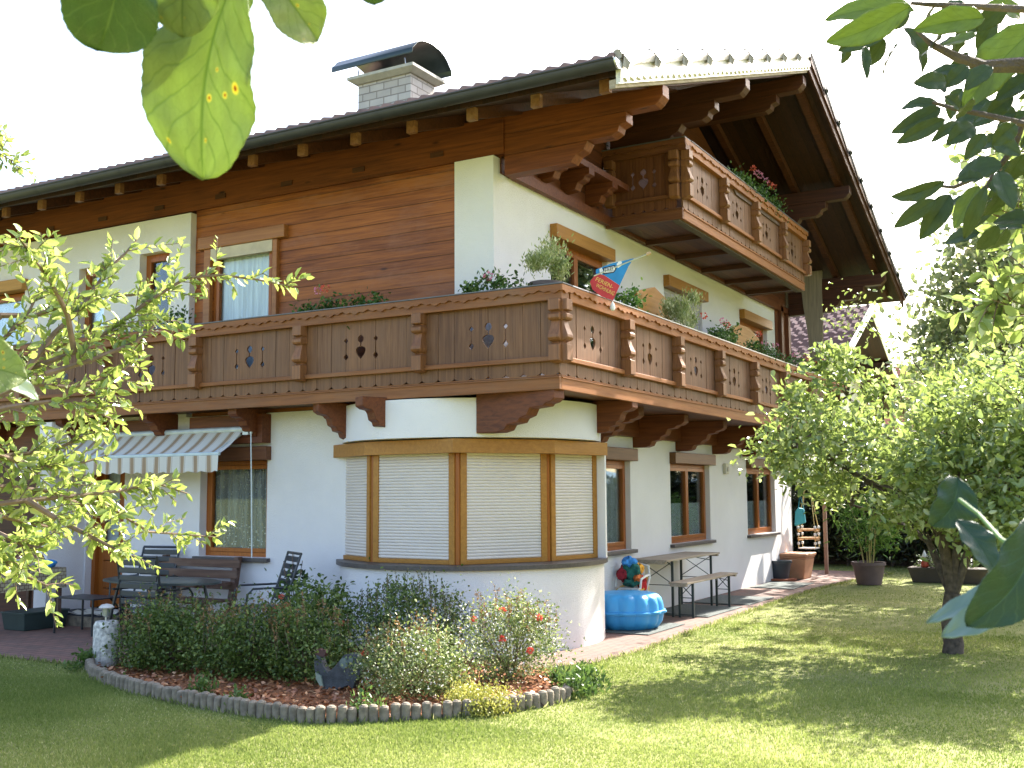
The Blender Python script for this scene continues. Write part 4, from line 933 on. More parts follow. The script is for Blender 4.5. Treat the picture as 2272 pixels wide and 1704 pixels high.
hipless_house('far_house', 'distant house with an orange red tiled roof seen beside the trees', -3.0, -16, 57.0, 7.95, 5.5, 0.7, FT_, W_GREY, PL, -4.2, 0.33, 0.4)

# ------------------------------------------------------------------ garden furniture and toys
def local(o): return Vector(o.location)
def beer_set(name, label, cat, c, L, Wd, Hh, folded=0.1):
    t = thing(name, label, cat, (c[0], c[1], 0.01)); x0, x1 = c[0] - Wd / 2, c[0] + Wd / 2; y0, y1 = c[1] - L / 2, c[1] + L / 2
    mb = MB()
    for i in range(2 if Wd < 0.3 else 5):
        k = 2 if Wd < 0.3 else 5; a = x0 + (x1 - x0) * i / k; mb.box(a + 0.001, a + (x1 - x0) / k - 0.001, y0, y1, Hh - 0.025, Hh)
    mb.build('top', W_GREY, t, bevel=0.002)
    mb = MB(); mb.box(x0 + 0.02, x1 - 0.02, y0 + 0.001, y0 + 0.06, Hh - 0.055, Hh - 0.0255); mb.box(x0 + 0.02, x1 - 0.02, y1 - 0.06, y1 - 0.001, Hh - 0.055, Hh - 0.0255); mb.build('cross_batten', W_GREY, t)
    for y in (y0 + 0.30, y1 - 0.30):
        sg = 1 if y < c[1] else -1
        for x in (x0 + 0.04, x1 - 0.04):
            mb = MB(); mb.box(x - 0.015, x + 0.015, y - 0.013, y + 0.013, 0.01, Hh - 0.03); mb.build('leg', IRON, t)
        mb = MB(); mb.tube([(x0 + 0.04, y, 0.05), (x1 - 0.04, y, 0.05)], 0.008, 6); mb.tube([(x0 + 0.04, y, Hh * 0.55), (x1 - 0.04, y, Hh * 0.55)], 0.006, 6)
        mb.tube([(x0 + 0.04, y, Hh - 0.1), (c[0], y + sg * 0.3, Hh - 0.03)], 0.007, 6); mb.tube([(x1 - 0.04, y, Hh - 0.1), (c[0], y + sg * 0.3, Hh - 0.03)], 0.007, 6)
        mb.tube([(x0 + 0.04, y, Hh * 0.95), (x1 - 0.04, y, Hh * 0.57)], 0.006, 6); mb.tube([(x1 - 0.04, y, Hh * 0.95), (x0 + 0.04, y, Hh * 0.57)], 0.006, 6)
        mb.build('brace', IRON, t)
    return t
beer_set('beer_table', 'long folding table with weathered wooden top and dark steel legs against the house wall', 'table', (-5.80, 14.85), 2.15, 0.55, 0.79)
beer_set('beer_bench', 'low folding wooden bench on steel legs in front of the long table', 'bench', (-5.37, 14.82), 2.1, 0.27, 0.50)
# sand and water shell (closed, lid on)
c = gnd(1412, 1372); c = Vector((-5.66, 12.72, 0.012))
t = thing('sandbox_shell', 'sky blue plastic shell sandbox with its ribbed lid on beside the bay', 'sandbox', c)
mb = MB(); k = 96; mb.lathe([(0.34, 0.013), (0.39, 0.03), (0.445, 0.11), (0.46, 0.20), (0.485, 0.205), (0.487, 0.217)], (c.x, c.y), 120, lobes=14, amp=0.07); mb.build('sandbox_tray', BLUEP, t, smooth=True)
mb = MB(); mb.lathe([(0.492, 0.218), (0.492, 0.235), (0.458, 0.245), (0.452, 0.32), (0.43, 0.395), (0.38, 0.435), (0.30, 0.45), (0.02, 0.458)], (c.x, c.y), 120, lobes=14, amp=0.085); mb.build('sandbox_lid', BLUEP, t, smooth=True)

def kid_chair(name, label, mat, c, z0, s=1.0):
    t = thing(name, label, 'chair', (c[0], c[1], z0)); x, y = c
    mb = MB(); mb.box(x - .15 * s, x + .15 * s, y - .15 * s, y + .15 * s, z0 + .25 * s, z0 + .275 * s); mb.build('seat', mat, t, bevel=0.01)
    mb = MB(); pts = [(x - .15 * s, y + .12 * s, z0 + .26 * s), (x - .17 * s, y + .17 * s, z0 + .40 * s), (x - .15 * s, y + .19 * s, z0 + .54 * s), (x, y + .20 * s, z0 + .57 * s), (x + .15 * s, y + .19 * s, z0 + .54 * s), (x + .17 * s, y + .17 * s, z0 + .40 * s), (x + .15 * s, y + .12 * s, z0 + .26 * s)]
    mb.tube(pts, .017 * s)
    for q in (-.08, 0, .08): mb.tube([(x + q * s, y + .145 * s, z0 + .27 * s), (x + q * s, y + .195 * s, z0 + .55 * s)], .014 * s)
    mb.build('backrest', mat, t, smooth=True)
    for sx in (-1, 1):
        mb = MB(); mb.tube([(x + sx * .16 * s, y + .17 * s, z0 + .43 * s), (x + sx * .18 * s, y, z0 + .42 * s), (x + sx * .18 * s, y - .14 * s, z0 + .39 * s), (x + sx * .175 * s, y - .16 * s, z0 + .28 * s)], .016 * s); mb.build('armrest', mat, t, smooth=True)
        for sy in (-1, 1): mb = MB(); mb.tube([(x + sx * .14 * s, y + sy * .14 * s, z0 + .25 * s), (x + sx * .165 * s, y + sy * .17 * s, z0 + .0)], .02 * s, r2=.016 * s); mb.build('leg', mat, t)
    return t
kid_chair('toy_chair', 'yellow plastic child chair at the bottom behind the blue sandbox', YELP, (-5.93, 13.52), 0.01, 1.0)
kid_chair('toy_chair', 'white plastic child armchair stacked above the yellow one', WHITEP, (-5.90, 13.50), 0.17, 1.0)
# bundle of stuffed toys on the chair
tc_ = [('blue cap like plush toy topping the pile of stuffed toys', (0.05, 0.25, 0.62), (-5.91, 13.42, 0.86), (0.15, 0.16, 0.09)),
       ('dark green plush toy in the middle of the toy pile', (0.02, 0.13, 0.10), (-5.86, 13.44, 0.70), (0.17, 0.17, 0.16)),
       ('orange yellow ball shaped plush toy high in the toy pile', (0.75, 0.33, 0.03), (-5.78, 13.52, 0.74), (0.09, 0.09, 0.09)),
       ('dark red stuffed toy leaning at the back of the toy pile', (0.30, 0.02, 0.03), (-5.98, 13.36, 0.66), (0.10, 0.10, 0.13)),
       ('bright red stuffed toy hanging over the chair front', (0.55, 0.03, 0.03), (-5.73, 13.50, 0.50), (0.09, 0.09, 0.13)),
       ('orange striped plush toy low in the toy pile', (0.70, 0.17, 0.04), (-5.78, 13.42, 0.60), (0.11, 0.10, 0.07)),
       ('dark green cushion shaped toy on the white chair seat', (0.015, 0.10, 0.08), (-5.88, 13.42, 0.52), (0.17, 0.14, 0.08))]
def blob(name, mat, c, r, amp=0.25, par=None, seed=0, k=20):
    rr = np.random.default_rng(seed); vs = []; ph = rr.uniform(0, 6, 6)
    for i in range(k // 2 + 1):
        th = math.pi * i / (k // 2)
        for j in range(k):
            p = 2 * math.pi * j / k; q = 1 + amp * (math.sin(3 * p + ph[0]) * math.sin(2 * th + ph[1]) + 0.5 * math.sin(5 * p + ph[2]) * math.sin(3 * th + ph[3]))
            vs.append((c[0] + r[0] * q * math.sin(th) * math.cos(p), c[1] + r[1] * q * math.sin(th) * math.sin(p), c[2] + r[2] * q * math.cos(th)))
    mb = MB(); mb.add(vs, [(i * k + j, i * k + (j + 1) % k, (i + 1) * k + (j + 1) % k, (i + 1) * k + j) for i in range(k // 2) for j in range(k)]); return mb.build(name, mat, par, smooth=True)
for i, (lb, col, cc, rr) in enumerate(tc_):
    o = blob('plush_toy', plain('plush_%d' % i, col, 0.95, noise=0.5, scale=18, bump=0.4), (-5.88 + (cc[0] + 5.86) * 0.85, cc[1], 0.50 + (cc[2] - 0.5) * 0.78), tuple(q_ * 0.7 for q_ in rr), 0.3, seed=i); tag(o, lb, 'stuffed toy', 'stuffed toys piled on the child chair')

# light-well mats on the paving
for i, (y0, y1, lb) in enumerate([(12.15, 13.35, 'green rubber mat under the blue sandbox'), (14.2, 15.7, 'dark rubber mat under the bench and long table'), (16.0, 17.3, 'rubber mat on the paving just beyond the bench'), (18.9, 20.3, 'far rubber mat on the paving below the last window')]):
    mb = MB(); mb.box(-6.02, -5.12 if i < 3 else -5.25, y0, y1, 0.010, 0.022); tag(mb.build('rubber_mat', RUBBER, bevel=0.004), lb, 'mat', 'rubber mats on the side path')

# flower pots
def pot(name, label, mat, c, r, h, z0=0.01, rim=True, cat='flower pot', group=None, sq=False):
    t = thing(name, label, cat, (c[0], c[1], z0), group)
    pr = [(r * 0.74, z0), (r * 0.97, z0 + h * 0.86), (r * 1.05, z0 + h * 0.865), (r * 1.05, z0 + h), (r * 0.93, z0 + h), (r * 0.9, z0 + h * 0.9), (0.001, z0 + h * 0.9)]
    mb = MB(); mb.lathe(pr, c, 4 if sq else 32); mb.build('pot', mat, t, smooth=not sq)
    return t
SOIL = plain('potting_soil', (0.05, 0.035, 0.025), 0.95, bump=0.5)
big = thing('terracotta_planter', 'large square terracotta planter at the far house corner', 'planter', (-5.93, 21.4, 0.01))
mb = MB(); a = 0.36
def frustum(mb, cx, cy, a0, a1, z0, z1, b0=None, b1=None):
    b0 = b0 or a0; b1 = b1 or a1
    mb.add([(cx - a0, cy - b0, z0), (cx + a0, cy - b0, z0), (cx + a0, cy + b0, z0), (cx - a0, cy + b0, z0), (cx - a1, cy - b1, z1), (cx + a1, cy - b1, z1), (cx + a1, cy + b1, z1), (cx - a1, cy + b1, z1)], [(0, 3, 2, 1), (4, 5, 6, 7)] + [(i, (i + 1) % 4, 4 + (i + 1) % 4, 4 + i) for i in range(4)])
frustum(mb, -5.93, 21.4, 0.27, 0.33, 0.01, 0.40); frustum(mb, -5.93, 21.4, 0.34, 0.345, 0.401, 0.435); frustum(mb, -5.93, 21.4, 0.355, 0.365, 0.436, 0.50); mb.build('planter_box', TERRA, big, bevel=0.03)
t = pot('black_pot', 'small black plastic pot on an orange saucer beside the terracotta planter', ANTHR, (-6.0, 20.72), 0.215, 0.34, z0=0.05); mb = MB(); mb.lathe([(0.2, 0.01), (0.30, 0.02), (0.31, 0.05), (0.29, 0.05)], (-6.0, 20.72), 28); mb.build('saucer', plain('red_saucer', (0.36, 0.12, 0.06), 0.6), t)
bp_ = pot('potted_bamboo', 'potted bamboo with brown pot at the far end of the side path', plain('brown_pot_clay', (0.12, 0.075, 0.07), 0.6), (-4.32, 20.55), 0.29, 0.40)
GREEN_B = leafmat('bamboo_leaves', (0.05, 0.12, 0.02), (0.12, 0.24, 0.04), (0.22, 0.36, 0.08), transl=0.45)
mb = MB()
for i in range(9):
    a = rnd.uniform(0, 6.28); l_ = rnd.uniform(0.7, 1.35); mb.tube([(-4.32 + .08 * math.cos(a), 20.55 + .08 * math.sin(a), .36), (-4.32 + .16 * math.cos(a), 20.55 + .16 * math.sin(a), .36 + l_ * .6), (-4.32 + .34 * math.cos(a), 20.55 + .34 * math.sin(a), .36 + l_)], 0.012, r2=0.004)
mb.build('stems', plain('bamboo_cane', (0.36, 0.30, 0.10), 0.5), bp_)
P = clumped(1050, (-4.32, 20.55, 1.12), (0.55, 0.55, 0.48), 34, 0.25); D = rdir(len(P)); D[:, 2] -= 0.35; foliage('foliage', GREEN_B, bp_, P, 0.13, 0.014, D=D, curl=0.3)

# baby swing hanging from the balcony end, bag on a hook
sw = thing('baby_swing', 'hanging baby swing with wooden bars and pale ropes by the far house corner', 'swing', (-5.85, 22.3, 0.55))
ROPE = plain('pale_rope', (0.55, 0.40, 0.16), 0.8); sx0, sx1, sy0, sy1 = -6.02, -5.68, 22.15, 22.45
mb = MB()
for x in (sx0, sx1):
    for y in (sy0, sy1): mb.tube([(x, y, 0.55), (x, y, 0.92), ((sx0 + sx1) / 2 + (x - (sx0 + sx1) / 2) * 0.35, 22.3, 1.75), ((sx0 + sx1) / 2 + (x - (sx0 + sx1) / 2) * 0.6, 22.3, 2.75)], 0.009, 6)
mb.build('rope', ROPE, sw)
for z, lb in ((0.60, 'seat'), (0.75, 'guard_bar'), (0.92, 'guard_bar')):
    mb = MB()
    if lb == 'seat':
        for i in range(5): y = sy0 + (sy1 - sy0) * i / 4; mb.box(sx0, sx1, y - 0.028, y + 0.028, 0.54, 0.56)
        mb.build('seat', WHITEP, sw)
    else:
        for y in (sy0, sy1): mb.tube([(sx0 - .02, y, z), (sx1 + .02, y, z)], 0.02)
        for x in (sx0, sx1): mb.tube([(x, sy0, z - .03), (x, sy1, z - .03)], 0.017)
        mb.build('guard_bar', plain('swing_bar_wood', (0.55, 0.32, 0.14), 0.5), sw)
mb = MB()
for x in (sx0, sx1):
    for y in (sy0, sy1):
        for z in (0.65, 0.83, 0.97): mb.lathe([(0.005, z - .03), (0.028, z - .02), (0.028, z + .02), (0.005, z + .03)], (x, y), 10)
mb.build('beads', WHITEP, sw, smooth=True)
# post of the swing and its rail
fr_ = thing('swing_frame', 'upright wooden post behind the swing at the house corner', 'post', (-5.6, 22.6, 0)); mb = MB(); mb.box(-5.63, -5.56, 22.6, 22.68, 0.0, 2.75); mb.build('post', wood('pinkish_post', (0.22, 0.13, 0.09), (0.36, 0.23, 0.17), 'Z'), fr_, bevel=0.01)
mb = MB(); TEAL = plain('teal_cloth', (0.04, 0.30, 0.36), 0.7, noise=0.15, bump=0.3)
bag = thing('hanging_bag', 'teal cloth bag hanging beside the swing ropes', 'bag', (-6.0, 22.05, 1.05))
q = [onp(*p, 1, 22.05) for p in ((1772, 1126), (1784, 1129), (1788, 1160), (1764, 1167), (1765, 1135))]; mb.prism([(p.x, p.z) for p in q], 22.0, 22.09, 1); mb.build('bag_body', TEAL, bag, bevel=0.02)
mb = MB(); h0 = onp(1774, 1095, 1, 22.05); mb.tube([q[0], h0, q[1]], 0.008); mb.build('bag_strap', TEAL, bag)

# garden trough with a gnome by the apple tree
g0 = gnd(2060, 1293); tr_ = thing('flower_trough', 'low dark flower trough on the lawn behind the apple tree', 'planter', (g0.x, g0.y, 0))
mb = MB(); frustum(mb, g0.x + 0.35, g0.y + 0.15, 0.62, 0.7, 0.0, 0.28, 0.2, 0.26); mb.build('trough', plain('dark_stone_trough', (0.075, 0.058, 0.045), 0.9, bump=0.5), tr_, bevel=0.02)
PURP = leafmat('trough_flowers', (0.10, 0.16, 0.05), (0.16, 0.20, 0.08), (0.45, 0.40, 0.45), transl=0.3)
P = clumped(900, (g0.x + .35, g0.y + .15, 0.36), (0.65, 0.24, 0.13), 20, 0.15); foliage('foliage', PURP, tr_, P, 0.05, 0.014)
gn = thing('garden_gnome', 'small garden gnome in red beside the flower trough', 'garden gnome', (g0.x - 0.05, g0.y - 0.12, 0.28)); z = 0.28
mb = MB(); mb.lathe([(0.05, z), (0.07, z + .03), (0.065, z + .10), (0.035, z + .15)], (g0.x - .05, g0.y - .0), 14); mb.build('body', plain('gnome_red', (0.40, 0.05, 0.03), 0.5), gn, smooth=True)
mb = MB(); mb.lathe([(0.02, z + .145), (0.042, z + .17), (0.04, z + .20), (0.02, z + .225)], (g0.x - .05, g0.y), 14); mb.build('head', plain('gnome_skin', (0.6, 0.4, 0.3), 0.5), gn, smooth=True)
mb = MB(); mb.lathe([(0.046, z + .20), (0.04, z + .225), (0.003, z + .32)], (g0.x - .05, g0.y), 14); mb.build('hat', plain('gnome_white', (0.7, 0.68, 0.65), 0.5), gn, smooth=True)

# ---- terrace
def folding_chair(label, x, y, rz, cushion=False, lean=0.28, w_=0.25):
    t = thing('garden_chair', label, 'chair', (x, y, 0.012), 'dark slatted garden chairs on the terrace', rz)
    # built in local coordinates around the thing, seat facing -Y, back at +Y
    def mk(name, mb, mat, bev=0): 
        o = mb.build(name, mat, None, bevel=bev); o.parent = t; return o
    for i in range(6):
        z = 0.50 + i * 0.085; o_ = 0.20 + (z - 0.42) * lean; mb = MB(); 
        mb.add([(sx * (w_ - .02), o_ + dy + 0.03 * (1 - 0) * (0 if sx else 1), z + dz) for dz in (0, 0.062) for dy in (0, 0.018) for sx in (-1, 1)], [(0, 1, 5, 4), (2, 6, 7, 3), (0, 2, 3, 1), (4, 5, 7, 6), (0, 4, 6, 2), (1, 3, 7, 5)])
        mk('back_slat', mb, ANTHR, 0.006)
    for sx in (-1, 1):
        mb = MB(); mb.tube([(sx * w_, 0.18, 0.40), (sx * w_, 0.20 + 0.62 * lean, 1.02)], 0.014); mk('back_frame', mb, BLACKP)
        mb = MB(); mb.tube([(sx * (w_ + .03), 0.30, 0.66), (sx * (w_ + .035), -0.16, 0.66), (sx * (w_ + .03), -0.22, 0.60), (sx * (w_ + .02), -0.24, 0.42)], 0.012); mk('armrest', mb, BLACKP)
        mb = MB(); mb.tube([(sx * (w_ + .01), -0.25, 0.42), (sx * (w_ + .01), 0.30, 0.0)], 0.013); mk('leg', mb, BLACKP)
        mb = MB(); mb.tube([(sx * (w_ - .01), 0.24, 0.44), (sx * (w_ - .01), -0.26, 0.0)], 0.013); mk('leg', mb, BLACKP)
    mb = MB(); mb.tube([(-w_, 0.20 + 0.62 * lean, 1.02), (w_, 0.20 + 0.62 * lean, 1.02)], 0.016); mk('top_bar', mb, BLACKP)
    for i in range(5): mb = MB(); mb.box(-w_, w_, -0.25 + i * 0.09, -0.18 + i * 0.09, 0.425, 0.445); mk('seat_slat', mb, ANTHR, 0.005)
    if cushion:
        mb = MB(); mb.box(-0.2, 0.2, 0.14, 0.20, 0.45, 0.96); o = mk('cushion', mb, CREAM, 0.02); o.rotation_euler = (-0.26, 0, 0); o.location = (0, 0.10, 0.0)
    return t
folding_chair('dark slatted garden chair with its back to the lawn, nearest the terrace table', -9.52, 8.62, R(180), lean=0.12, w_=0.31)
folding_chair('dark garden chair with a cream cushion beyond the terrace table', -10.98, 9.72, R(10), cushion=True, w_=0.28)
folding_chair('dark slatted garden chair standing alone between wooden bench and bay', -8.62, 9.32, R(-32), lean=0.30)
# wooden garden bench
bn = thing('garden_bench', 'dark weathered wooden garden bench against the terrace wall', 'bench', (-10.3, 9.75, 0.012))
for i, (z, o_) in enumerate(((0.80, 10.06), (0.67, 10.02), (0.54, 9.98))):
    mb = MB(); mb.box(-11.08, -9.66, o_, o_ + 0.03, z, z + 0.10); mb.build('back_slat', W_BENCH, bn, bevel=0.006)
for i in range(4): mb = MB(); mb.box(-11.08, -9.66, 9.48 + i * 0.115, 9.58 + i * 0.115, 0.405, 0.435); mb.build('seat_slat', W_BENCH, bn, bevel=0.005)
for x in (-11.0, -9.74):
    mb = MB(); mb.add([(x + a, y, z) for a in (-0.035, 0.035) for y, z in ((9.90, 0.02), (10.0, 0.02), (10.16, 0.93), (10.09, 0.93))], [(0, 1, 2, 3), (7, 6, 5, 4), (0, 4, 5, 1), (1, 5, 6, 2), (2, 6, 7, 3), (3, 7, 4, 0)]); mb.build('back_post', W_BENCH, bn)
    mb = MB(); mb.box(x - 0.035, x + 0.035, 9.46, 9.53, 0.012, 0.40); mb.build('leg', W_BENCH, bn); mb = MB(); mb.box(x - 0.036, x + 0.036, 9.44, 10.05, 0.60, 0.635); mb.build('armrest', W_BENCH, bn)
# oval table
tb = thing('garden_table', 'oval dark green garden table on steel legs on the terrace', 'table', (-9.85, 9.0, 0.012))
mb = MB(); mb.lathe([(0.5, 0.700), (0.52, 0.705), (0.52, 0.725), (0.5, 0.73)], (0, 0), 48)
mb.v = [(-9.85 + v[0] * 1.65, 9.0 + v[1] * 0.80, v[2]) for v in mb.v]; mb.build('table_top', plain('green_grey_table_top', (0.06, 0.075, 0.07), 0.35, noise=0.2), tb, smooth=True)
for sx in (-1, 1):
    for sy in (-1, 1): mb = MB(); mb.tube([(-9.85 + sx * 0.45, 9.0 + sy * 0.22, 0.70), (-9.85 + sx * 0.58, 9.0 + sy * 0.30, 0.012)], 0.018); mb.build('leg', BLACKP, tb)
# low steel stool frame / tray stand beside the step
st = thing('tray_stand', 'thin dark steel tray stand at the edge of the terrace', 'stand', (-11.3, 9.0, 0.012)); p0 = gnd(182, 1392)
mb = MB(); mb.box(-11.75, -11.0, 9.0, 9.45, 0.44, 0.455); mb.build('tray', ANTHR, st)
for x, y in ((-11.72, 9.02), (-11.03, 9.02), (-11.72, 9.43), (-11.03, 9.43)): mb = MB(); mb.tube([(x, y, 0.44), (x, y, 0.012)], 0.014); mb.build('leg', BLACKP, st)
st.location
# cloth covered table by the left wall with folded things on it
GING = brickmat('checked_oilcloth', (0.34, 0.29, 0.19), (0.46, 0.41, 0.28), (0.16, 0.10, 0.07), 0.06, 0.045, axes='XZ', ms=0.006, noise=0.1, bump=0.0)
ct = thing('cloth_covered_table', 'table under a beige checked oilcloth at the left wall', 'table', (-12.1, 8.9, 0.012))
mb = MB(); x0, x1, y0, y1 = -12.74, -12.05, 7.9, 9.42
mb.box(x0, x1, y0, y1, 0.765, 0.785)
k = 40; vs = []
for j in range(k + 1):
    y = y0 + (y1 - y0) * j / k; vs += [(x1 + 0.002, y, 0.786), (x1 + 0.015 + 0.008 * math.sin(y * 19), y, 0.60), (x1 + 0.02 + 0.02 * math.sin(y * 19), y, 0.53)]
mb.add(vs, [(3 * j + a, 3 * j + 3 + a, 3 * j + 4 + a, 3 * j + 1 + a) for j in range(k) for a in (0, 1)])
vs = []
for j in range(k + 1):
    x = x0 + (x1 - x0) * j / k; vs += [(x, y0 - 0.002, 0.786), (x, y0 - 0.02 - 0.015 * math.sin(x * 21), 0.53)]
mb.add(vs, [(2 * j, 2 * j + 2, 2 * j + 3, 2 * j + 1) for j in range(k)]); mb.build('oilcloth', GING, ct)
for x in (x0 + 0.05, x1 - 0.05):
    for y in (y0 + 0.06, y1 - 0.06): mb = MB(); mb.box(x - 0.025, x + 0.025, y - 0.025, y + 0.025, 0.012, 0.765); mb.build('leg', W_BENCH, ct)
o = blob('folded_towel', plain('bright_blue_towel', (0.04, 0.26, 0.62), 0.95, noise=0.3, bump=0.5), (-12.22, 9.25, 0.83), (0.11, 0.14, 0.05), 0.3, seed=31); tag(o, 'bright blue crumpled towel on the checked table', 'towel')
o = blob('cloth_bundle', plain('whitish_bundle', (0.50, 0.48, 0.45), 0.9, noise=0.2, bump=0.4), (-12.3, 8.95, 0.84), (0.16, 0.16, 0.06), 0.25, seed=5); tag(o, 'pale crumpled bag lying on the checked table', 'bag')
o = blob('cloth_bundle', plain('brownish_cloth', (0.30, 0.14, 0.10), 0.9, noise=0.4, bump=0.5), (-12.45, 9.2, 0.88), (0.13, 0.18, 0.09), 0.35, seed=9); tag(o, 'brown red crumpled cloth behind the blue towel', 'cloth')
cr_ = thing('storage_crate', 'dark green storage crate under the checked table', 'crate', (-12.5, 8.9, 0.012)); mb = MB(); frustum(mb, -12.4, 9.25, 0.20, 0.23, 0.013, 0.22, 0.30, 0.33); mb.build('crate_body', plain('dark_green_crate', (0.03, 0.05, 0.045), 0.6), cr_, bevel=0.01)
mb = MB(); frustum(mb, -12.4, 9.25, 0.24, 0.24, 0.221, 0.24, 0.34, 0.34); mb.build('crate_lid', plain('green_crate_lid', (0.04, 0.065, 0.055), 0.6), cr_, bevel=0.006)
# doormats and pale rug on the step
mb = MB(); mb.box(-12.85, -11.65, 9.64, 10.2, 0.141, 0.155); tag(mb.build('doormat', plain('dark_doormat', (0.035, 0.035, 0.04), 0.95, bump=0.6), bevel=0.004), 'dark doormat on the step in front of the terrace door', 'doormat')
mb = MB(); k = 14; vs = []
for i in range(k + 1):
    for j in range(k + 1):
        x = -12.45 + 0.75 * i / k; y = 9.68 + 0.42 * j / k; vs.append((x, y, 0.163 + 0.014 * math.sin(i * 1.3) * math.sin(j * 1.1) + 0.010 * math.sin(i * 0.7 + j)))
mb.add(vs, [(i * (k + 1) + j, (i + 1) * (k + 1) + j, (i + 1) * (k + 1) + j + 1, i * (k + 1) + j + 1) for i in range(k) for j in range(k)]); tag(mb.build('rug', CREAM, smooth=True), 'crumpled pale rug lying on the dark doormat', 'rug')
# stone block planter and solar lamp at the edge of the bed
s0 = gnd(235, 1490)
sb = thing('stone_planter', 'lichen spotted white stone planter at the left end of the flower bed', 'planter', (-8.96, 7.5, 0)); mb = MB(); mb.lathe([(0.115, 0.0), (0.125, 0.05), (0.125, 0.42), (0.105, 0.46), (0.02, 0.46)], (-8.96, 7.5), 16); mb.build('stone_body', STONE, sb, smooth=True)
lp = thing('garden_lamp', 'small solar garden lamp standing on the white stone planter', 'lamp', (-8.97, 7.5, 0.46)); q = (-8.97, 7.5)
mb = MB(); mb.lathe([(0.012, 0.46), (0.012, 0.50), (0.035, 0.51), (0.04, 0.58)], q, 14); mb.build('lamp_body', ZINC, lp, smooth=True); mb = MB(); mb.lathe([(0.07, 0.585), (0.075, 0.595), (0.05, 0.62), (0.005, 0.63)], q, 18); mb.build('lamp_shade', plain('pale_lamp_shade', (0.55, 0.53, 0.48), 0.4), lp, smooth=True)
# pots by the bay wall
GD = leafmat('dark_shrub_leaves', (0.016, 0.04, 0.010), (0.045, 0.09, 0.022), (0.12, 0.17, 0.05), transl=0.3)
t = pot('cream_pot', 'tall cream flower pot with a spindly plant beside the terrace wall', plain('cream_glaze', (0.50, 0.44, 0.36), 0.6), (-8.35, 9.55), 0.17, 0.36)
P = clumped(160, (-8.35, 9.55, 0.62), (0.14, 0.14, 0.26), 12, 0.1); foliage('foliage', GD, t, P, 0.07, 0.018); mb = MB()
for i in range(6): a = i * 1.05; mb.tube([(-8.35, 9.55, 0.33), (-8.35 + .05 * math.cos(a), 9.55 + .05 * math.sin(a), 0.6), (-8.35 + .13 * math.cos(a), 9.55 + .1 * math.sin(a), 0.85 + 0.1 * (i % 3))], 0.004)
mb.build('stems', TWIG, t)
pot('white_pot', 'small white bucket shaped pot half hidden by the bed shrubs', WHITEP, (-8.0, 9.15), 0.15, 0.25)

# rooster: a flat-sided slate and wood garden figure
c0 = gnd(727, 1535); ro = thing('rooster_figure', 'dark slate and wood rooster garden figure standing in the bark mulch', 'garden figure', (c0.x, c0.y, 0.03))
def pl_(px, py): p = onp(px, py, 1, c0.y); return (p.x, p.z)
bodyp = [pl_(*p) for p in ((727, 1540), (708, 1508), (702, 1478), (702, 1462), (707, 1452), (716, 1458), (722, 1476), (732, 1492), (745, 1480), (757, 1466), (768, 1452), (783, 1448), (798, 1452), (807, 1464), (809, 1480), (803, 1500), (794, 1512), (788, 1528), (776, 1520), (760, 1528))]
mb = MB(); mb.prism(bodyp, c0.y - 0.035, c0.y + 0.035, 1); mb.build('body', plain('slate_rooster', (0.05, 0.055, 0.06), 0.6, noise=0.5, scale=14, bump=0.6), ro, bevel=0.008)
mb = MB(); mb.prism([pl_(*p) for p in ((700, 1447), (704, 1440), (708, 1444), (712, 1438), (717, 1443), (722, 1440), (727, 1446), (722, 1456), (706, 1456))], c0.y - 0.02, c0.y + 0.02, 1); mb.build('comb', plain('rusty_comb', (0.09, 0.04, 0.035), 0.7), ro)
mb = MB(); mb.prism([pl_(*p) for p in ((708, 1490), (720, 1498), (726, 1530), (718, 1520), (709, 1504))], c0.y - 0.05, c0.y - 0.036, 1); mb.build('breast_plate', plain('greenish_breast', (0.28, 0.33, 0.25), 0.6), ro)
for i, q in enumerate(((770, 1470, 0.045), (785, 1463, 0.03))):
    p = onp(q[0], q[1], 1, c0.y); mb = MB(); mb.lathe([(0.001, 0), (q[2], 0.0), (q[2], 0.012), (0.001, 0.014)], (0, 0), 16); mb.v = [(p.x + v[0], c0.y - 0.036 - v[2], p.z + v[1]) for v in mb.v]; mb.build('tail_disc', plain('verdigris_disc', (0.12, 0.16, 0.15), 0.4), ro)

# palisade edging of the bed, stone by stone
def along(poly, step):
    out = []; acc = 0
    for a, b_ in zip(poly[:-1], poly[1:]):
        L = math.dist(a, b_); t_ = acc
        while t_ < L: out.append((a[0] + (b_[0] - a[0]) * t_ / L, a[1] + (b_[1] - a[1]) * t_ / L, math.atan2(b_[1] - a[1], b_[0] - a[0]))); t_ += step
        acc = t_ - L
    return out
mb = MB(); mb.lathe([(0.038, 0.0), (0.04, 0.10), (0.036, 0.125), (0.02, 0.137)], (0, 0), 10); proto = mb.build('edging_stone', CONC, None, smooth=True)
first = True
for x, y, a in along(EDGE, 0.079):
    o = proto if first else proto.copy()
    if not first: COL.objects.link(o)
    first = False; o.location = (x + rnd.uniform(-.004, .004), y + rnd.uniform(-.004, .004), rnd.uniform(-0.025, 0.0)); o.rotation_euler = (rnd.uniform(-.06, .06), rnd.uniform(-.06, .06), rnd.uniform(0, 6))
    tag(o, 'short round concrete edging stone in the row around the flower bed', 'edging stone', 'concrete edging stones around the flower bed')

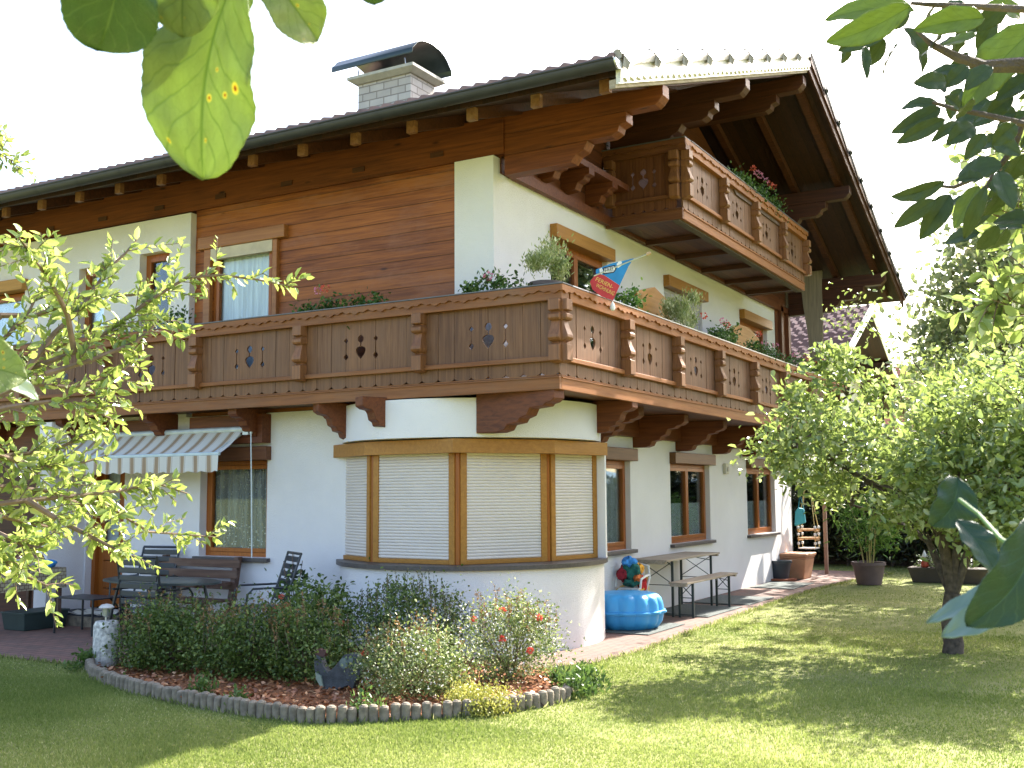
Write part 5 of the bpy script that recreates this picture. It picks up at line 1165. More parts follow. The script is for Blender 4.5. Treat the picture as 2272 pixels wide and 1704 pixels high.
# flag on the balcony corner
fl = thing('promotional_flag', 'blue and red pennant flag with yellow lettering stuck on the balcony corner', 'flag', onp(1310, 640, 0, -4.85))
Pt = [onp(px, py, 0, -4.62) for px, py in ((1322, 600), (1405, 573), (1360, 668), (1312, 640))]
pa, pb = onp(1434, 565, 0, -4.40), onp(1318, 612, 0, -4.9)
mb = MB(); mb.tube([pb, pa], 0.009); mb.build('flag_pole', ZINC, fl); mb = MB(); mb.tube([pa, pa + (pa - pb).normalized() * 0.05], 0.018); mb.build('pole_knob', plain('tan_knob', (0.5, 0.33, 0.18), 0.5), fl)
fo, fx, fy = Pt[1], None, None     # flag plane: hangs from the pole
A, B, Cc, D_ = [onp(px, py, 0, x_) for px, py, x_ in ((1408, 574, -4.52), (1320, 606, -4.78), (1310, 640, -4.78), (1358, 666, -4.62))]
def flagpt(u, v): p = (A * (1 - u) + B * u) * (1 - v) + (D_ * (1 - u) + Cc * u) * v; n_ = (B - A).cross(D_ - A).normalized(); return p + n_ * 0.018 * math.sin(u * 7 + v * 3)
FBLUE, FRED, FYEL, FBLK, FWHT = plain('flag_blue', (0.02, 0.22, 0.50), 0.7), plain('flag_red', (0.50, 0.035, 0.04), 0.7), plain('flag_yellow', (0.75, 0.52, 0.12), 0.7), plain('flag_black', (0.02, 0.02, 0.03), 0.7), plain('flag_white', (0.75, 0.75, 0.75), 0.7)
def cloth(name, v0, v1, mat):
    k = 16; mb = MB(); vs = [flagpt(i / k, v0 + (v1 - v0) * j / 8) for i in range(k + 1) for j in range(9)]
    mb.add(vs, [(i * 9 + j, (i + 1) * 9 + j, (i + 1) * 9 + j + 1, i * 9 + j + 1) for i in range(k) for j in range(8)]); o = mb.build(name, mat, fl, smooth=True); s_ = o.modifiers.new('t', 'SOLIDIFY'); s_.thickness = 0.002; return o
# panels follow the photograph: blue upper triangle, red lower band
def tri(name, pts, mat, off=0.0):
    mb = MB(); nn = (pts[1] - pts[0]).cross(pts[2] - pts[0]).normalized(); 
    if nn.dot(Vector(CAMP) - pts[0]) < 0: nn = -nn
    q = [p + nn * off for p in pts]; mb.add(q + [p - nn * 0.002 for p in q], [tuple(range(len(q))), tuple(range(len(q), 2 * len(q)))[::-1]] + [(i, (i + 1) % len(q), len(q) + (i + 1) % len(q), len(q) + i) for i in range(len(q))]); return mb.build(name, mat, fl), nn
def fp(px, py): # points of the hanging cloth, one leaning plane through the pole
    return pln(px, py)
pn = (pa - pb).normalized().cross(Vector((0.12, 0.05, -1)).normalized()).normalized()
def pln(px, py):
    r_ = Vector(ray(px, py)); o_ = Vector(CAMP); t_ = (pb - o_).dot(pn) / r_.dot(pn); return o_ + r_ * t_
_, fnrm = tri('flag_cloth', [pln(*p) for p in ((1322, 598), (1355, 585), (1406, 573), (1395, 590), (1375, 633), (1340, 610), (1322, 607))], FBLUE)
tri('flag_band', [pln(*p) for p in ((1322, 607.5), (1340, 610.5), (1375, 633.5), (1360, 667), (1335, 658), (1314, 642), (1309, 625))], FRED)
tri('flag_emblem', [pln(*p) for p in ((1338, 594), (1364, 588), (1368, 597), (1362, 605), (1339, 609))], FBLK, 0.003)
tri('flag_plate', [pln(*p) for p in ((1341, 596), (1362, 591), (1365, 597), (1361, 603), (1341, 606))], FWHT, 0.006)
tri('flag_emblem', [pln(*p) for p in ((1368, 586), (1374, 579), (1380, 581), (1378, 590), (1371, 595))], FWHT, 0.003)
tri('flag_emblem', [pln(*p) for p in ((1330, 597), (1335, 594), (1338, 600), (1336, 609), (1331, 608))], FWHT, 0.003)
def text(s_, p0, p1, size, mat, off):
    cu = bpy.data.curves.new('lettering', 'FONT'); cu.body = s_; cu.size = 1; cu.extrude = 0.0; ob = bpy.data.objects.new('tmp', cu); COL.objects.link(ob)
    bpy.context.view_layer.update(); me = bpy.data.meshes.new_from_object(ob.evaluated_get(bpy.context.evaluated_depsgraph_get())); bpy.data.objects.remove(ob)
    a, b_ = pln(*p0) + fnrm * off, pln(*p1) + fnrm * off; x = (b_ - a); W_ = max(v.co.x for v in me.vertices); up = fnrm.cross(x.normalized())
    if up.z < 0: up = -up
    for v in me.vertices: v.co = a + x * (v.co.x / W_) + up * (v.co.y * size) + fnrm * v.co.z - Vector(fl.location)
    me.materials.clear(); me.materials.append(mat); o = bpy.data.objects.new('lettering', me); COL.objects.link(o); o.parent = fl
text('FREI', (1343, 605), (1361, 601), 0.062, FBLK, 0.009)
text('FERIEN-', (1320, 622), (1358, 641), 0.062, FYEL, 0.004)
text('WOHNUNG', (1321, 636), (1361, 656), 0.062, FYEL, 0.004)
p_ = pln(1359, 679); mb = MB(); mb.lathe([(0.002, p_.z + .05), (0.02, p_.z + .02), (0.03, p_.z - .02), (0.02, p_.z - .045), (0.002, p_.z - .055)], (p_.x, p_.y), 14); mb.build('flag_weight', WHITEP, fl, smooth=True)
# wooden headboards leaning behind the rail (backs of balcony seats)
for lb, pts in (('honey coloured wooden seat back with a pointed top behind the balcony rail', ((1410, 690), (1410, 645), (1450, 637), (1484, 672), (1484, 705))), ('honey coloured wooden seat back with a rounded top behind the balcony rail', ((1621, 745), (1623, 724), (1640, 720), (1660, 727), (1682, 752), (1685, 775)))):
    q = [onp(*p, 0, -5.55) for p in pts]; q = [Vector((p.x, p.y, p.z)) for p in q]; q[0].z = q[-1].z = 3.2; s_ = thing('seat_back', lb, 'bench', (-5.55, q[0].y, 2.85)); mb = MB(); mb.prism([(p.y, p.z) for p in q], -5.57, -5.53, 0); mb.build('back_board', W_HONEY, s_, bevel=0.006)
    mb = MB(); mb.box(-5.95, -5.57, q[0].y, q[-1].y, 3.1, 3.14); mb.box(-5.95, -5.91, q[0].y, q[0].y + .05, 2.85, 3.1); mb.box(-5.95, -5.91, q[-1].y - .05, q[-1].y, 2.85, 3.1); mb.build('seat', W_HONEY, s_)

# ------------------------------------------------------------------ balcony flowers
G_GER = leafmat('geranium_leaves', (0.035, 0.08, 0.015), (0.09, 0.18, 0.035), (0.20, 0.30, 0.08), transl=0.35)
G_BRT = leafmat('bright_herb_leaves', (0.20, 0.27, 0.08), (0.42, 0.47, 0.20), (0.75, 0.74, 0.52), transl=0.4)
PINK = leafmat('pink_petals', (0.70, 0.18, 0.32), (0.80, 0.35, 0.50), transl=0.3); REDP = leafmat('coral_petals', (0.70, 0.08, 0.06), (0.80, 0.20, 0.12), transl=0.3)
BOX = plain('brown_flower_box', (0.10, 0.055, 0.035), 0.6)
def flowers(par, pts, mat, r=0.045):
    for c in pts:
        P = in_ellipsoid(40, c, (r, r, r * 0.8), 0.6); D = unit(P - np.array(c)); foliage('flower', mat, par, P, 0.022, 0.010, D=D, curl=0.05, nrm_up=0)
def balcony_plant(name, label, c, L, along_ax, hgt=0.22, wid=0.14, n=420, mat=None, fl=(), col=None, box=True, cat='plant', leaf=0.05, group=None, up=0.5, lw=0.3):
    t = thing(name, label, cat, c, group); r = (L / 2, wid, hgt / 2 + .04) if along_ax == 'x' else (wid, L / 2, hgt / 2 + .04)
    if box:
        mb = MB(); a, b_ = (L / 2 - .02, .08) if along_ax == 'x' else (.08, L / 2 - .02); frustum(mb, c[0], c[1], a * .95, a, c[2] - .2, c[2] - 0.02, b_ * .8, b_); mb.build('flower_box', BOX, t)
    P = clumped(n, (c[0], c[1], c[2] + hgt * 0.4), r, max(6, int(L * 16)), 0.13); foliage('foliage', mat or G_GER, t, P, leaf, leaf * lw, up=up, nrm_up=1.0)
    for m_, ps in fl: flowers(t, ps, m_)
    return t
zR = ZB + 1.07
def rp(px, py): p = onp(px, py, 0, -5.08); return tuple(p)
def lp_(px, py): p = onp(px, py, 1, 9.74); return tuple(p)
balcony_plant('geranium', 'dark green geranium on the long balcony rail left of the timber wall door', (-10.5, 9.78, zR - .03), 0.55, 'x', 0.2)
balcony_plant('geranium', 'long geranium box with one pink flower in front of the brown timber cladding', (-7.9, 9.78, zR - .05), 1.5, 'x', 0.17, n=900, fl=[(PINK, [lp_(706, 645)]), (REDP, [lp_(722, 640)])])
balcony_plant('geranium', 'geranium with a single pink bloom in front of the white corner pillar', (-5.85, 9.78, zR - .04), 0.85, 'x', 0.2, n=560, fl=[(PINK, [lp_(1083, 612)])])
t = balcony_plant('potted_bush', 'pale green feathery plant in a round brown pot on the balcony corner', (-5.25, 9.95, zR + .15), 0.5, 'x', 0.3, wid=0.24, n=2300, mat=G_BRT, box=False, leaf=0.045, lw=0.16, up=1.3, fl=[])
mb = MB(); mb.lathe([(0.12, zR - .06), (0.17, zR + .05), (0.18, zR + .05), (0.18, zR + .09), (0.16, zR + .09), (0.01, zR + .08)], (-5.27, 9.93), 28); mb.build('pot', plain('dark_brown_pot', (0.09, 0.06, 0.055), 0.6), t, smooth=True)
q = rp(1395, 655); balcony_plant('green_plant', 'small bright green leafy plant behind the flag', (-5.1, q[1], zR), 0.5, 'y', 0.2, n=300, mat=leafmat('fresh_leaves', (0.05, 0.13, 0.02), (0.14, 0.28, 0.05), (0.3, 0.45, 0.1)))
q = rp(1520, 700); balcony_plant('feathery_plant', 'pale feathery bush on the gable side rail beyond the pointed seat back', (-5.1, q[1], zR + .08), 0.85, 'y', 0.42, wid=0.26, n=2600, mat=G_BRT, leaf=0.05, lw=0.13, up=1.6)
q = rp(1610, 728); balcony_plant('geranium', 'geranium with coral red and pink flowers beside the feathery bush', (-5.1, q[1], zR - .02), 1.1, 'y', 0.24, n=700, fl=[(REDP, [rp(1561, 700), rp(1613, 722)]), (PINK, [rp(1604, 712)])])
q = rp(1680, 762); balcony_plant('geranium', 'geranium with two pale pink flower heads before the white wall end', (-5.1, q[1], zR - .02), 0.9, 'y', 0.22, n=600, fl=[(REDP, [rp(1683, 741)]), (PINK, [rp(1696, 762)])])
q = rp(1715, 782); balcony_plant('geranium', 'geranium with a pink bloom in front of the brown timber corner', (-5.1, q[1], zR - .02), 0.85, 'y', 0.2, n=500, fl=[(PINK, [rp(1720, 766)])])
q = rp(1765, 800); balcony_plant('geranium', 'geranium with a big coral red bloom near the weathered curved board', (-5.1, q[1], zR - .02), 1.1, 'y', 0.2, n=600, fl=[(REDP, [rp(1784, 793), rp(1789, 798)]), (PINK, [rp(1762, 788)])])
q = rp(1815, 822); balcony_plant('geranium', 'dense dark geranium at the far end of the long balcony rail', (-5.1, q[1], zR - .02), 1.5, 'y', 0.24, n=900, fl=[(REDP, [rp(1827, 802), rp(1808, 806)])])
def up_(px, py): p = onp(px, py, 0, -5.0); return tuple(p)
balcony_plant('geranium', 'hanging geranium with pink and coral flowers on the upper balcony rail', (-5.02, 16.7, ZU + 1.04), 3.3, 'y', 0.2, n=1700, fl=[(PINK, [up_(1680, 384), up_(1688, 390), up_(1700, 400)]), (REDP, [up_(1670, 374), up_(1708, 408), up_(1716, 414)])])

# ------------------------------------------------------------------ shrubs of the flower bed
DRYT = leafmat('dry_seed_heads', (0.20, 0.11, 0.04), (0.36, 0.22, 0.09), transl=0.3)
G_SHR = leafmat('shrub_leaves', (0.045, 0.085, 0.015), (0.135, 0.20, 0.038), (0.27, 0.33, 0.09), transl=0.35)
G_SIL = leafmat('silvery_shrub_leaves', (0.09, 0.15, 0.035), (0.26, 0.31, 0.10), (0.52, 0.54, 0.30), transl=0.4)
WFL = leafmat('white_blossoms', (0.80, 0.80, 0.76), (0.85, 0.84, 0.80), transl=0.3)
def shrub(name, label, c, r, n, mat, leaf=0.032, spikes=0, smat=None, white=0, red=0, nc=60, zr=None):
    t = thing(name, label, 'shrub', (c[0], c[1], 0.03)); cz = r[2] * 0.95
    P = clumped(n, (c[0], c[1], cz), (r[0], r[1], r[2]), nc, 0.22, 0.55); P[:, 2] = np.abs(P[:, 2] - 0.05) + 0.05; foliage('foliage', mat, t, P, leaf, leaf * 0.30, up=0.5, nrm_up=0.9, lv=0.4)
    mb = MB()
    for i in range(16):
        a = rnd.uniform(0, 6.28); q = rnd.uniform(.3, .85); mb.tube([(c[0], c[1], 0.03), (c[0] + r[0] * q * .5 * math.cos(a), c[1] + r[1] * q * .5 * math.sin(a), cz * .9), (c[0] + r[0] * q * math.cos(a), c[1] + r[1] * q * math.sin(a), cz * (1.2 + .5 * rnd.random()))], 0.008, 5, r2=0.002)
    mb.build('stems', TWIG, t)
    if spikes:   # thin upright shoots sticking out of the crown, one mesh
        Ps, Ds = [], []; mb = MB()
        for i in range(spikes):
            a = rng.uniform(0, 6.28); q = math.sqrt(rng.uniform(0, 1)); x, y = c[0] + r[0] * q * math.cos(a), c[1] + r[1] * q * math.sin(a); z0 = cz + r[2] * math.sqrt(max(0, 1 - q * q)) * 0.75; h = rng.uniform(0.10, 0.30)
            dx, dy = rng.normal(0, .04, 2); mb.tube([(x, y, z0 - .1), (x + dx, y + dy, z0 + h)], 0.0025, 4, r2=0.001)
            m_ = 14; tt = rng.uniform(0.25, 1, m_); Ps.append(np.stack([x + dx * tt, y + dy * tt, z0 + h * tt], 1)); d = rdir(m_, 0.9); Ds.append(d)
        mb.build('shoots', TWIG, t); foliage('seed_heads', smat or DRYT, t, np.concatenate(Ps), 0.022, 0.006, D=np.concatenate(Ds))
    if white:
        P = clumped(white, (c[0], c[1], cz), (r[0] * 1.02, r[1] * 1.02, r[2] * 1.03), nc, 0.16, 0.9); P = P[P[:, 2] > 0.15]; foliage('blossoms', WFL, t, P, 0.016, 0.008, up=0.6)
    if red: flowers(t, [tuple(np.array((c[0], c[1], cz)) + unit(np.array([[rng.normal(), -abs(rng.normal()), abs(rng.normal())]]))[0] * np.array(r)) for _ in range(red)], REDP, 0.016)
    return t
shrub('shrub', 'dark green shrub with dry brown shoots at the left end of the flower bed', (-8.25, 7.75), (0.66, 0.50, 0.31), 9500, G_SHR, spikes=60, nc=80)
shrub('shrub', 'dark green shrub with dry tips in front of the wooden terrace bench', (-7.3, 7.75), (0.58, 0.50, 0.31), 8500, G_SHR, spikes=55, nc=80)
shrub('rose_bush', 'taller rose bush with two coral flowers behind the dark shrubs', (-7.3, 8.65), (0.45, 0.35, 0.42), 3500, G_SHR, leaf=0.045, red=5, nc=40)
shrub('shrub', 'dark olive shrub just left of the slate rooster', (-6.62, 7.75), (0.45, 0.38, 0.31), 5500, G_SHR, spikes=30, nc=50)
shrub('shrub', 'tall airy dark green shrub against the lower white bay wall', (-6.25, 8.85), (0.62, 0.35, 0.42), 7000, G_SHR, spikes=80, smat=leafmat('green_seed_heads', (0.08, 0.10, 0.04), (0.20, 0.20, 0.10)), nc=60)
shrub('white_flowering_shrub', 'sunlit shrub covered in tiny white blossoms right of the slate rooster', (-5.32, 7.58), (0.46, 0.38, 0.28), 7000, G_SIL, leaf=0.026, white=620, red=1, spikes=40, nc=70)
shrub('white_flowering_shrub', 'rounded white blossoming shrub with red rose buds before the right side of the bay', (-4.98, 8.62), (0.43, 0.40, 0.36), 6800, G_SIL, leaf=0.026, white=560, red=5, spikes=45, nc=70)
t = thing('groundcover_cushion', 'yellow green cushion of stonecrop spilling over the edging stones', 'groundcover', (-4.6, 7.45, 0.0)); YG = leafmat('stonecrop_leaves', (0.22, 0.24, 0.03), (0.45, 0.43, 0.09), (0.62, 0.58, 0.20), transl=0.3)
P = clumped(5200, (-4.55, 7.42, 0.06), (0.30, 0.24, 0.08), 40, 0.12); P[:, 2] = np.abs(P[:, 2]); foliage('foliage', YG, t, P, 0.02, 0.006, up=1.2)
WEED = leafmat('weed_leaves', (0.06, 0.12, 0.02), (0.14, 0.22, 0.05), transl=0.4)
for i, (x, y, r_) in enumerate(((-4.25, 8.55, 0.22), (-4.15, 8.2, 0.14), (-6.9, 6.75, 0.10), (-5.15, 6.72, 0.10), (-9.0, 7.35, 0.2), (-6.3, 6.55, 0.07), (-4.45, 8.75, 0.25))):
    P = clumped(int(2600 * r_), (x, y, 0.06), (r_, r_, 0.09), 8, 0.09); P[:, 2] = np.abs(P[:, 2]); o = foliage('weed_tuft', WEED, None, P, 0.045, 0.010, up=1.0)
    tag(o, 'small tuft of weeds growing at the edging stones', 'weeds', 'weed tufts along the bed edge')

# ------------------------------------------------------------------ trees
def limb(mb, pts, r0, r1, k=8): mb.tube([Vector(p) for p in pts], [r0 + (r1 - r0) * i / (len(pts) - 1) for i in range(len(pts))], k)
def spray(twigs, mb, Ps, Ds, step=0.03, side=0.07, leafL=0.05, tmat=None, dens=1.0, fwd=0.7, r0=0.006):
    """leaves set alternately along polylines; twigs: lists of Vectors"""
    for tw in twigs:
        mb.tube(tw, r0, 5, r2=0.0015)
        for a, b_ in zip(tw[:-1], tw[1:]):
            L = (b_ - a).length; k = max(1, int(L / step * dens)); d = (b_ - a).normalized()
            for i in range(k):
                p = a + (b_ - a) * ((i + rnd.random()) / k); v = Vector((rnd.gauss(0, 1), rnd.gauss(0, 1), rnd.gauss(0, 1))); v = (v - d * v.dot(d)).normalized()
                Ps.append(tuple(p)); Ds.append(tuple(d * fwd + v * 0.8))
def subtwigs(tw, n, L, rad=0.5, droop=0.0):
    out = []
    tot = [0];
    for a, b_ in zip(tw[:-1], tw[1:]): tot.append(tot[-1] + (b_ - a).length)
    for i in range(n):
        s_ = rnd.uniform(0.12, 0.98) * tot[-1]; j = max(k for k in range(len(tot) - 1) if tot[k] <= s_); d = (tw[j + 1] - tw[j]).normalized(); p = tw[j] + d * (s_ - tot[j])
        v = Vector((rnd.gauss(0, 1), rnd.gauss(0, 1), rnd.gauss(0, 1))); v = (v - d * v.dot(d)).normalized(); e = (d * 0.8 + v * rad + Vector((0, 0, -droop))).normalized(); l_ = L * rnd.uniform(0.5, 1.2)
        out.append([p, p + e * l_ * 0.5 + Vector((0, 0, .01)), p + e * l_ + Vector((rnd.gauss(0, .02), rnd.gauss(0, .02), rnd.gauss(0, .02)))])
    return out
# plum tree reaching in from the left, some four metres away
PLUM = leafmat('plum_leaves', (0.09, 0.16, 0.03), (0.22, 0.31, 0.06), (0.52, 0.55, 0.22), transl=0.45, tcol=(0.45, 0.52, 0.12), rough=0.25, spec=0.9)
pt = thing('plum_tree', 'young plum tree with bright yellow green leaves reaching in from the left edge', 'tree', tuple(gnd(-420, 1700, 0)))
DP = {'A': ([(-150, 880), (58, 820), (165, 782), (240, 735), (330, 668), (412, 617), (488, 610), (570, 620), (655, 638)], 4.3, 4.5),
      'B': ([(165, 782), (150, 700), (137, 672), (110, 620), (79, 582), (60, 550), (38, 524)], 4.25, 4.0),
      'C': ([(60, 820), (120, 740), (175, 690), (210, 640), (240, 598), (280, 560), (306, 528)], 4.3, 4.6),
      'D': ([(100, 830), (200, 800), (300, 760), (350, 715), (365, 700)], 4.2, 4.4),
      'D2': ([(0, 700), (80, 700), (180, 660), (290, 655), (370, 640)], 4.6, 4.7),
      'E': ([(-120, 930), (40, 900), (120, 890), (190, 905), (245, 928)], 4.1, 4.2),
      'E2': ([(-60, 900), (60, 850), (160, 860), (260, 830), (300, 800)], 4.2, 4.4),
      'Fb': ([(-100, 1130), (60, 1110), (170, 1100), (275, 1088), (340, 1070), (416, 1095)], 4.2, 4.5),
      'G': ([(-150, 1060), (0, 1080), (110, 1090), (189, 1125), (240, 1120), (285, 1152), (330, 1180), (400, 1185), (485, 1192)], 4.3, 4.7),
      'Hh': ([(60, 1110), (140, 1160), (200, 1190), (250, 1215), (278, 1240)], 4.2, 4.1),
      'I': ([(-120, 1180), (-20, 1210), (20, 1255), (60, 1280), (115, 1305)], 3.9, 3.8),
      'I2': ([(-80, 1150), (10, 1190), (60, 1210), (95, 1215)], 3.8, 3.7),
      'J': ([(-150, 980), (0, 1010), (90, 1040), (170, 1030), (240, 1010)], 4.2, 4.4),
      'K': ([(-100, 780), (0, 760), (60, 700), (90, 640)], 4.3, 4.5),
      'L_': ([(-100, 1060), (20, 1010), (120, 1000), (200, 960), (230, 950)], 4.4, 4.6),
      'M_': ([(-100, 1100), (20, 1150), (110, 1170), (160, 1200)], 4.4, 4.5),
      'O': ([(-100, 850), (20, 800), (100, 790), (180, 740), (260, 720)], 4.5, 4.6)}
mb = MB(); Ps, Ds = [], []; tw_all = []
base = Vector(pt.location); crotch = at(-330, 1000, 4.4)
limb(mb, [base, base + Vector((0.05, 0.02, 0.5)), crotch * 0.5 + base * 0.5 + Vector((.05, 0, .1)), crotch], 0.06, 0.045)
for kx, (pts, d0, d1) in DP.items():
    k = len(pts); tw = [at(px, py, d0 + (d1 - d0) * i / (k - 1)) for i, (px, py) in enumerate(pts)]; tw_all.append(tw)
    if pts[0][0] < 10: limb(mb, [crotch, crotch * 0.5 + tw[0] * 0.5 + Vector((0, 0, .03)), tw[0]], 0.03, 0.014)
    limb(mb, tw, 0.012, 0.003, 6)
    spray([tw[k // 4:]], mb, Ps, Ds, step=0.012, leafL=0.05, r0=0.003)
    nsub = int(3 + 2.6 * k); subs = subtwigs(tw, nsub, 0.135, 0.85); spray(subs, mb, Ps, Ds, step=0.012, r0=0.002)
mb.build('trunk_and_twigs', TWIG, pt, smooth=True)
Ps = np.array(Ps); Ds = np.array(Ds); print('plum leaves', len(Ps))
foliage('crown', PLUM, pt, Ps, 0.038, 0.0088, D=Ds, curl=0.2, fold=0.35, nrm_up=0.6, lv=0.5)
# another branch against the sky at the far left, of a taller tree
tt = thing('birch_branch', 'thin leafy branch against the white sky at the left edge', 'branch', tuple(at(-60, 330, 9.0))); mb = MB(); Ps, Ds = [], []
tw = [at(-80, 330, 9), at(0, 340, 9), at(25, 355, 9), at(45, 372, 9)]; spray([tw] + subtwigs(tw, 14, 0.17, 0.8), mb, Ps, Ds, step=0.022, r0=0.004); tw = [at(-80, 300, 9), at(-10, 300, 9), at(18, 318, 9)]; spray([tw] + subtwigs(tw, 10, 0.15, 0.8), mb, Ps, Ds, step=0.022, r0=0.004)
mb.build('twigs', TWIG, tt); foliage('leaves', PLUM, tt, np.array(Ps), 0.06, 0.014, D=np.array(Ds))

# apple tree on the lawn, right
APPLE = leafmat('apple_leaves', (0.11, 0.17, 0.05), (0.27, 0.34, 0.11), (0.58, 0.60, 0.36), transl=0.42, tcol=(0.36, 0.46, 0.10), rough=0.27, spec=0.8)
def fruit_tree(name, label, base, fork_z, limbs, nleaf, leafL, mat, rtrunk, crown_c, crown_r, nclump, clump_r, seed=1, clump_pts=None, shell=0.45):
    global rng
    t = thing(name, label, 'tree', base); mb = MB(); b0 = Vector(base)
    fk = b0 + Vector((0.03, 0.02, fork_z)); limb(mb, [b0 + Vector((0, 0, -0.05)), b0 + Vector((0.02, 0.0, fork_z * 0.15)), b0 + Vector((-0.01, 0.02, fork_z * 0.6)), fk], rtrunk * 1.25, rtrunk * 0.92, 12)
    C = in_ellipsoid(nclump, crown_c, crown_r, shell) if clump_pts is None else np.array(clump_pts)
    tips = []
    for L_ in limbs:
        q = [fk - Vector((0, 0, 0.05))] + [Vector(p) for p in L_]; limb(mb, q, rtrunk * 0.55, 0.015, 8); tips += q[1:]
    for c in C:       # a twig from the nearest limb point into each clump
        c = Vector(c); n_ = min(tips, key=lambda p: (p - c).length); mid = (n_ + c) * 0.5 + Vector((rnd.gauss(0, .06), rnd.gauss(0, .06), 0.05)); limb(mb, [n_, mid, c], 0.013, 0.003, 5)
    mb.build('trunk', BARK, t, smooth=True)
    k = rng.integers(0, len(C), nleaf); s_ = (clump_r * rng.uniform(0.55, 1.3, len(C)))[k][:, None]; P = C[k] + rng.normal(size=(nleaf, 3)) * s_ * np.array([0.5, 0.5, 0.42])
    D = unit(P - C[k] + np.array([0, 0, 0.03])) * 0.6 + rdir(nleaf, 0.25); foliage('crown', mat, t, P, leafL, leafL * 0.27, D=D, curl=0.35, fold=0.35, nrm_up=0.6, lv=0.5)
    return t
bx, by = -1.78, 12.35
def ap(px, py, d=12.4): return tuple(at(px, py, d))
# crown clumps filling the outline seen in the photograph, at their own depths
cl = []
def fill(xs, ys, n_, dmin, dmax, keep):
    o_ = 0
    while o_ < n_:
        px, py = rng.uniform(*xs), rng.uniform(*ys)
        if keep(px, py): cl.append(ap(px, py, rng.uniform(dmin, dmax))); o_ += 1
def outline(px, py):   # top and bottom edge of the crown by direction
    xs_ = [1700, 1760, 1800, 1850, 1880, 1930, 1990, 2040, 2080, 2150, 2400]; top = [1010, 960, 890, 860, 850, 880, 940, 900, 810, 760, 740]; bot = [1040, 1110, 1130, 1150, 1140, 1150, 1175, 1180, 1180, 1210, 1260]
    return np.interp(px, xs_, top) + 52 < py < np.interp(px, xs_, bot) - 30
fill((1700, 2400), (740, 1260), 200, 11.0, 14.2, outline)
cl += [ap(px, py, 12.0) for px, py in ((1712, 985), (1745, 975), (1725, 1000), (1738, 1025), (1765, 890), (1785, 880), (1800, 905), (1850, 800), (1858, 830), (1872, 795), (1925, 850), (1960, 865), (1835, 850), (1790, 960), (1815, 945))]
fruit_tree('apple_tree', 'spreading apple tree with dense light green crown standing on the right of the lawn', (bx, by, 0), 0.62,
           [[ap(2085, 1180), ap(2020, 1120), ap(1930, 1070, 12.2), ap(1830, 1010, 12.0), ap(1760, 990, 11.9)], [ap(2090, 1150), ap(2040, 1050), ap(1960, 960), ap(1880, 880, 12.5)], [ap(2130, 1100), ap(2120, 1000), ap(2110, 900, 12.8), ap(2120, 820, 12.8)],
            [ap(2180, 1130), ap(2240, 1050, 12.0), ap(2300, 950, 12.0)], [ap(2060, 1200, 13), ap(1980, 1150, 13.6), ap(1890, 1120, 13.9)]], 24000, 0.074, APPLE, 0.09, None, None, 0, 0.30, clump_pts=cl)
# second fruit tree further right, mostly outside the picture
b2 = gnd(2262, 1345); cl2 = [tuple(Vector((b2.x, b2.y, 2.9)) + Vector((rng.normal(0, .9), rng.normal(0, .9), rng.normal(0, .6)))) for _ in range(70)]
fruit_tree('cherry_tree', 'dark trunked fruit tree at the right edge of the picture', tuple(b2), 1.3, [[tuple(b2 + Vector((.3, .2, 2.0))), tuple(b2 + Vector((.6, .3, 2.8)))], [tuple(b2 + Vector((-.4, -.1, 2.0))), tuple(b2 + Vector((-.8, .2, 2.9)))], [tuple(b2 + Vector((0, .1, 2.2))), tuple(b2 + Vector((.1, .3, 3.4)))]], 9000, 0.07, APPLE, 0.12, None, None, 0, 0.4, clump_pts=cl2)

# dark hedge at the end of the garden
HEDGE = leafmat('hedge_needles', (0.012, 0.020, 0.008), (0.03, 0.045, 0.012), (0.10, 0.10, 0.03), transl=0.2)
hg = thing('conifer_hedge', 'dark green conifer hedge closing the garden behind the lawn', 'hedge', (-3, 25.5, 0)); P = np.stack([rng.uniform(-8.5, 6, 34000), 25.6 + rng.normal(0, 0.28, 34000), 0.12 + 2.1 * rng.uniform(0, 1, 34000) ** 0.9], 1)
P[:, 2] += 0.15 * np.sin(P[:, 0] * 2.1) * (P[:, 2] > 1.4); foliage('foliage', HEDGE, hg, P, 0.13, 0.022, up=0.3, nrm_up=0.2)
mb = MB()
for i in range(30): x = -8.3 + i * 0.49; mb.tube([(x, 25.6, 0), (x + rnd.gauss(0, .05), 25.6, 1.0), (x + rnd.gauss(0, .1), 25.65, 2.0)], 0.035, 6, r2=0.01)
mb.box(-8.5, 6, 25.95, 26.0, 0, 1.9); mb.build('stems', BARK, hg)
# tall broadleaf trees beyond the hedge
FARL = leafmat('far_tree_leaves', (0.12, 0.16, 0.06), (0.25, 0.30, 0.12), (0.42, 0.42, 0.24), transl=0.5)
def far_tree(label, base, pts, n, leaf=0.17, cr=0.9, rt=0.2):
    t = thing('broadleaf_tree', label, 'tree', base); mb = MB(); b0 = Vector(base); top = Vector(np.mean(np.array(pts), 0)); limb(mb, [b0, b0 + (top - b0) * 0.35, top], rt, 0.07, 10)
    for p in pts: limb(mb, [b0 + (top - b0) * rnd.uniform(.35, .9), (Vector(p) + top) * .5, Vector(p)], 0.05, 0.01, 5)
    mb.build('trunk', BARK, t); C = np.array(pts); k = rng.integers(0, len(C), n); P = C[k] + rng.normal(size=(n, 3)) * cr * rng.uniform(.35, .75, len(C))[k][:, None]
    foliage('crown', FARL, t, P, leaf, leaf * 0.32, up=0.2, nrm_up=0.6)
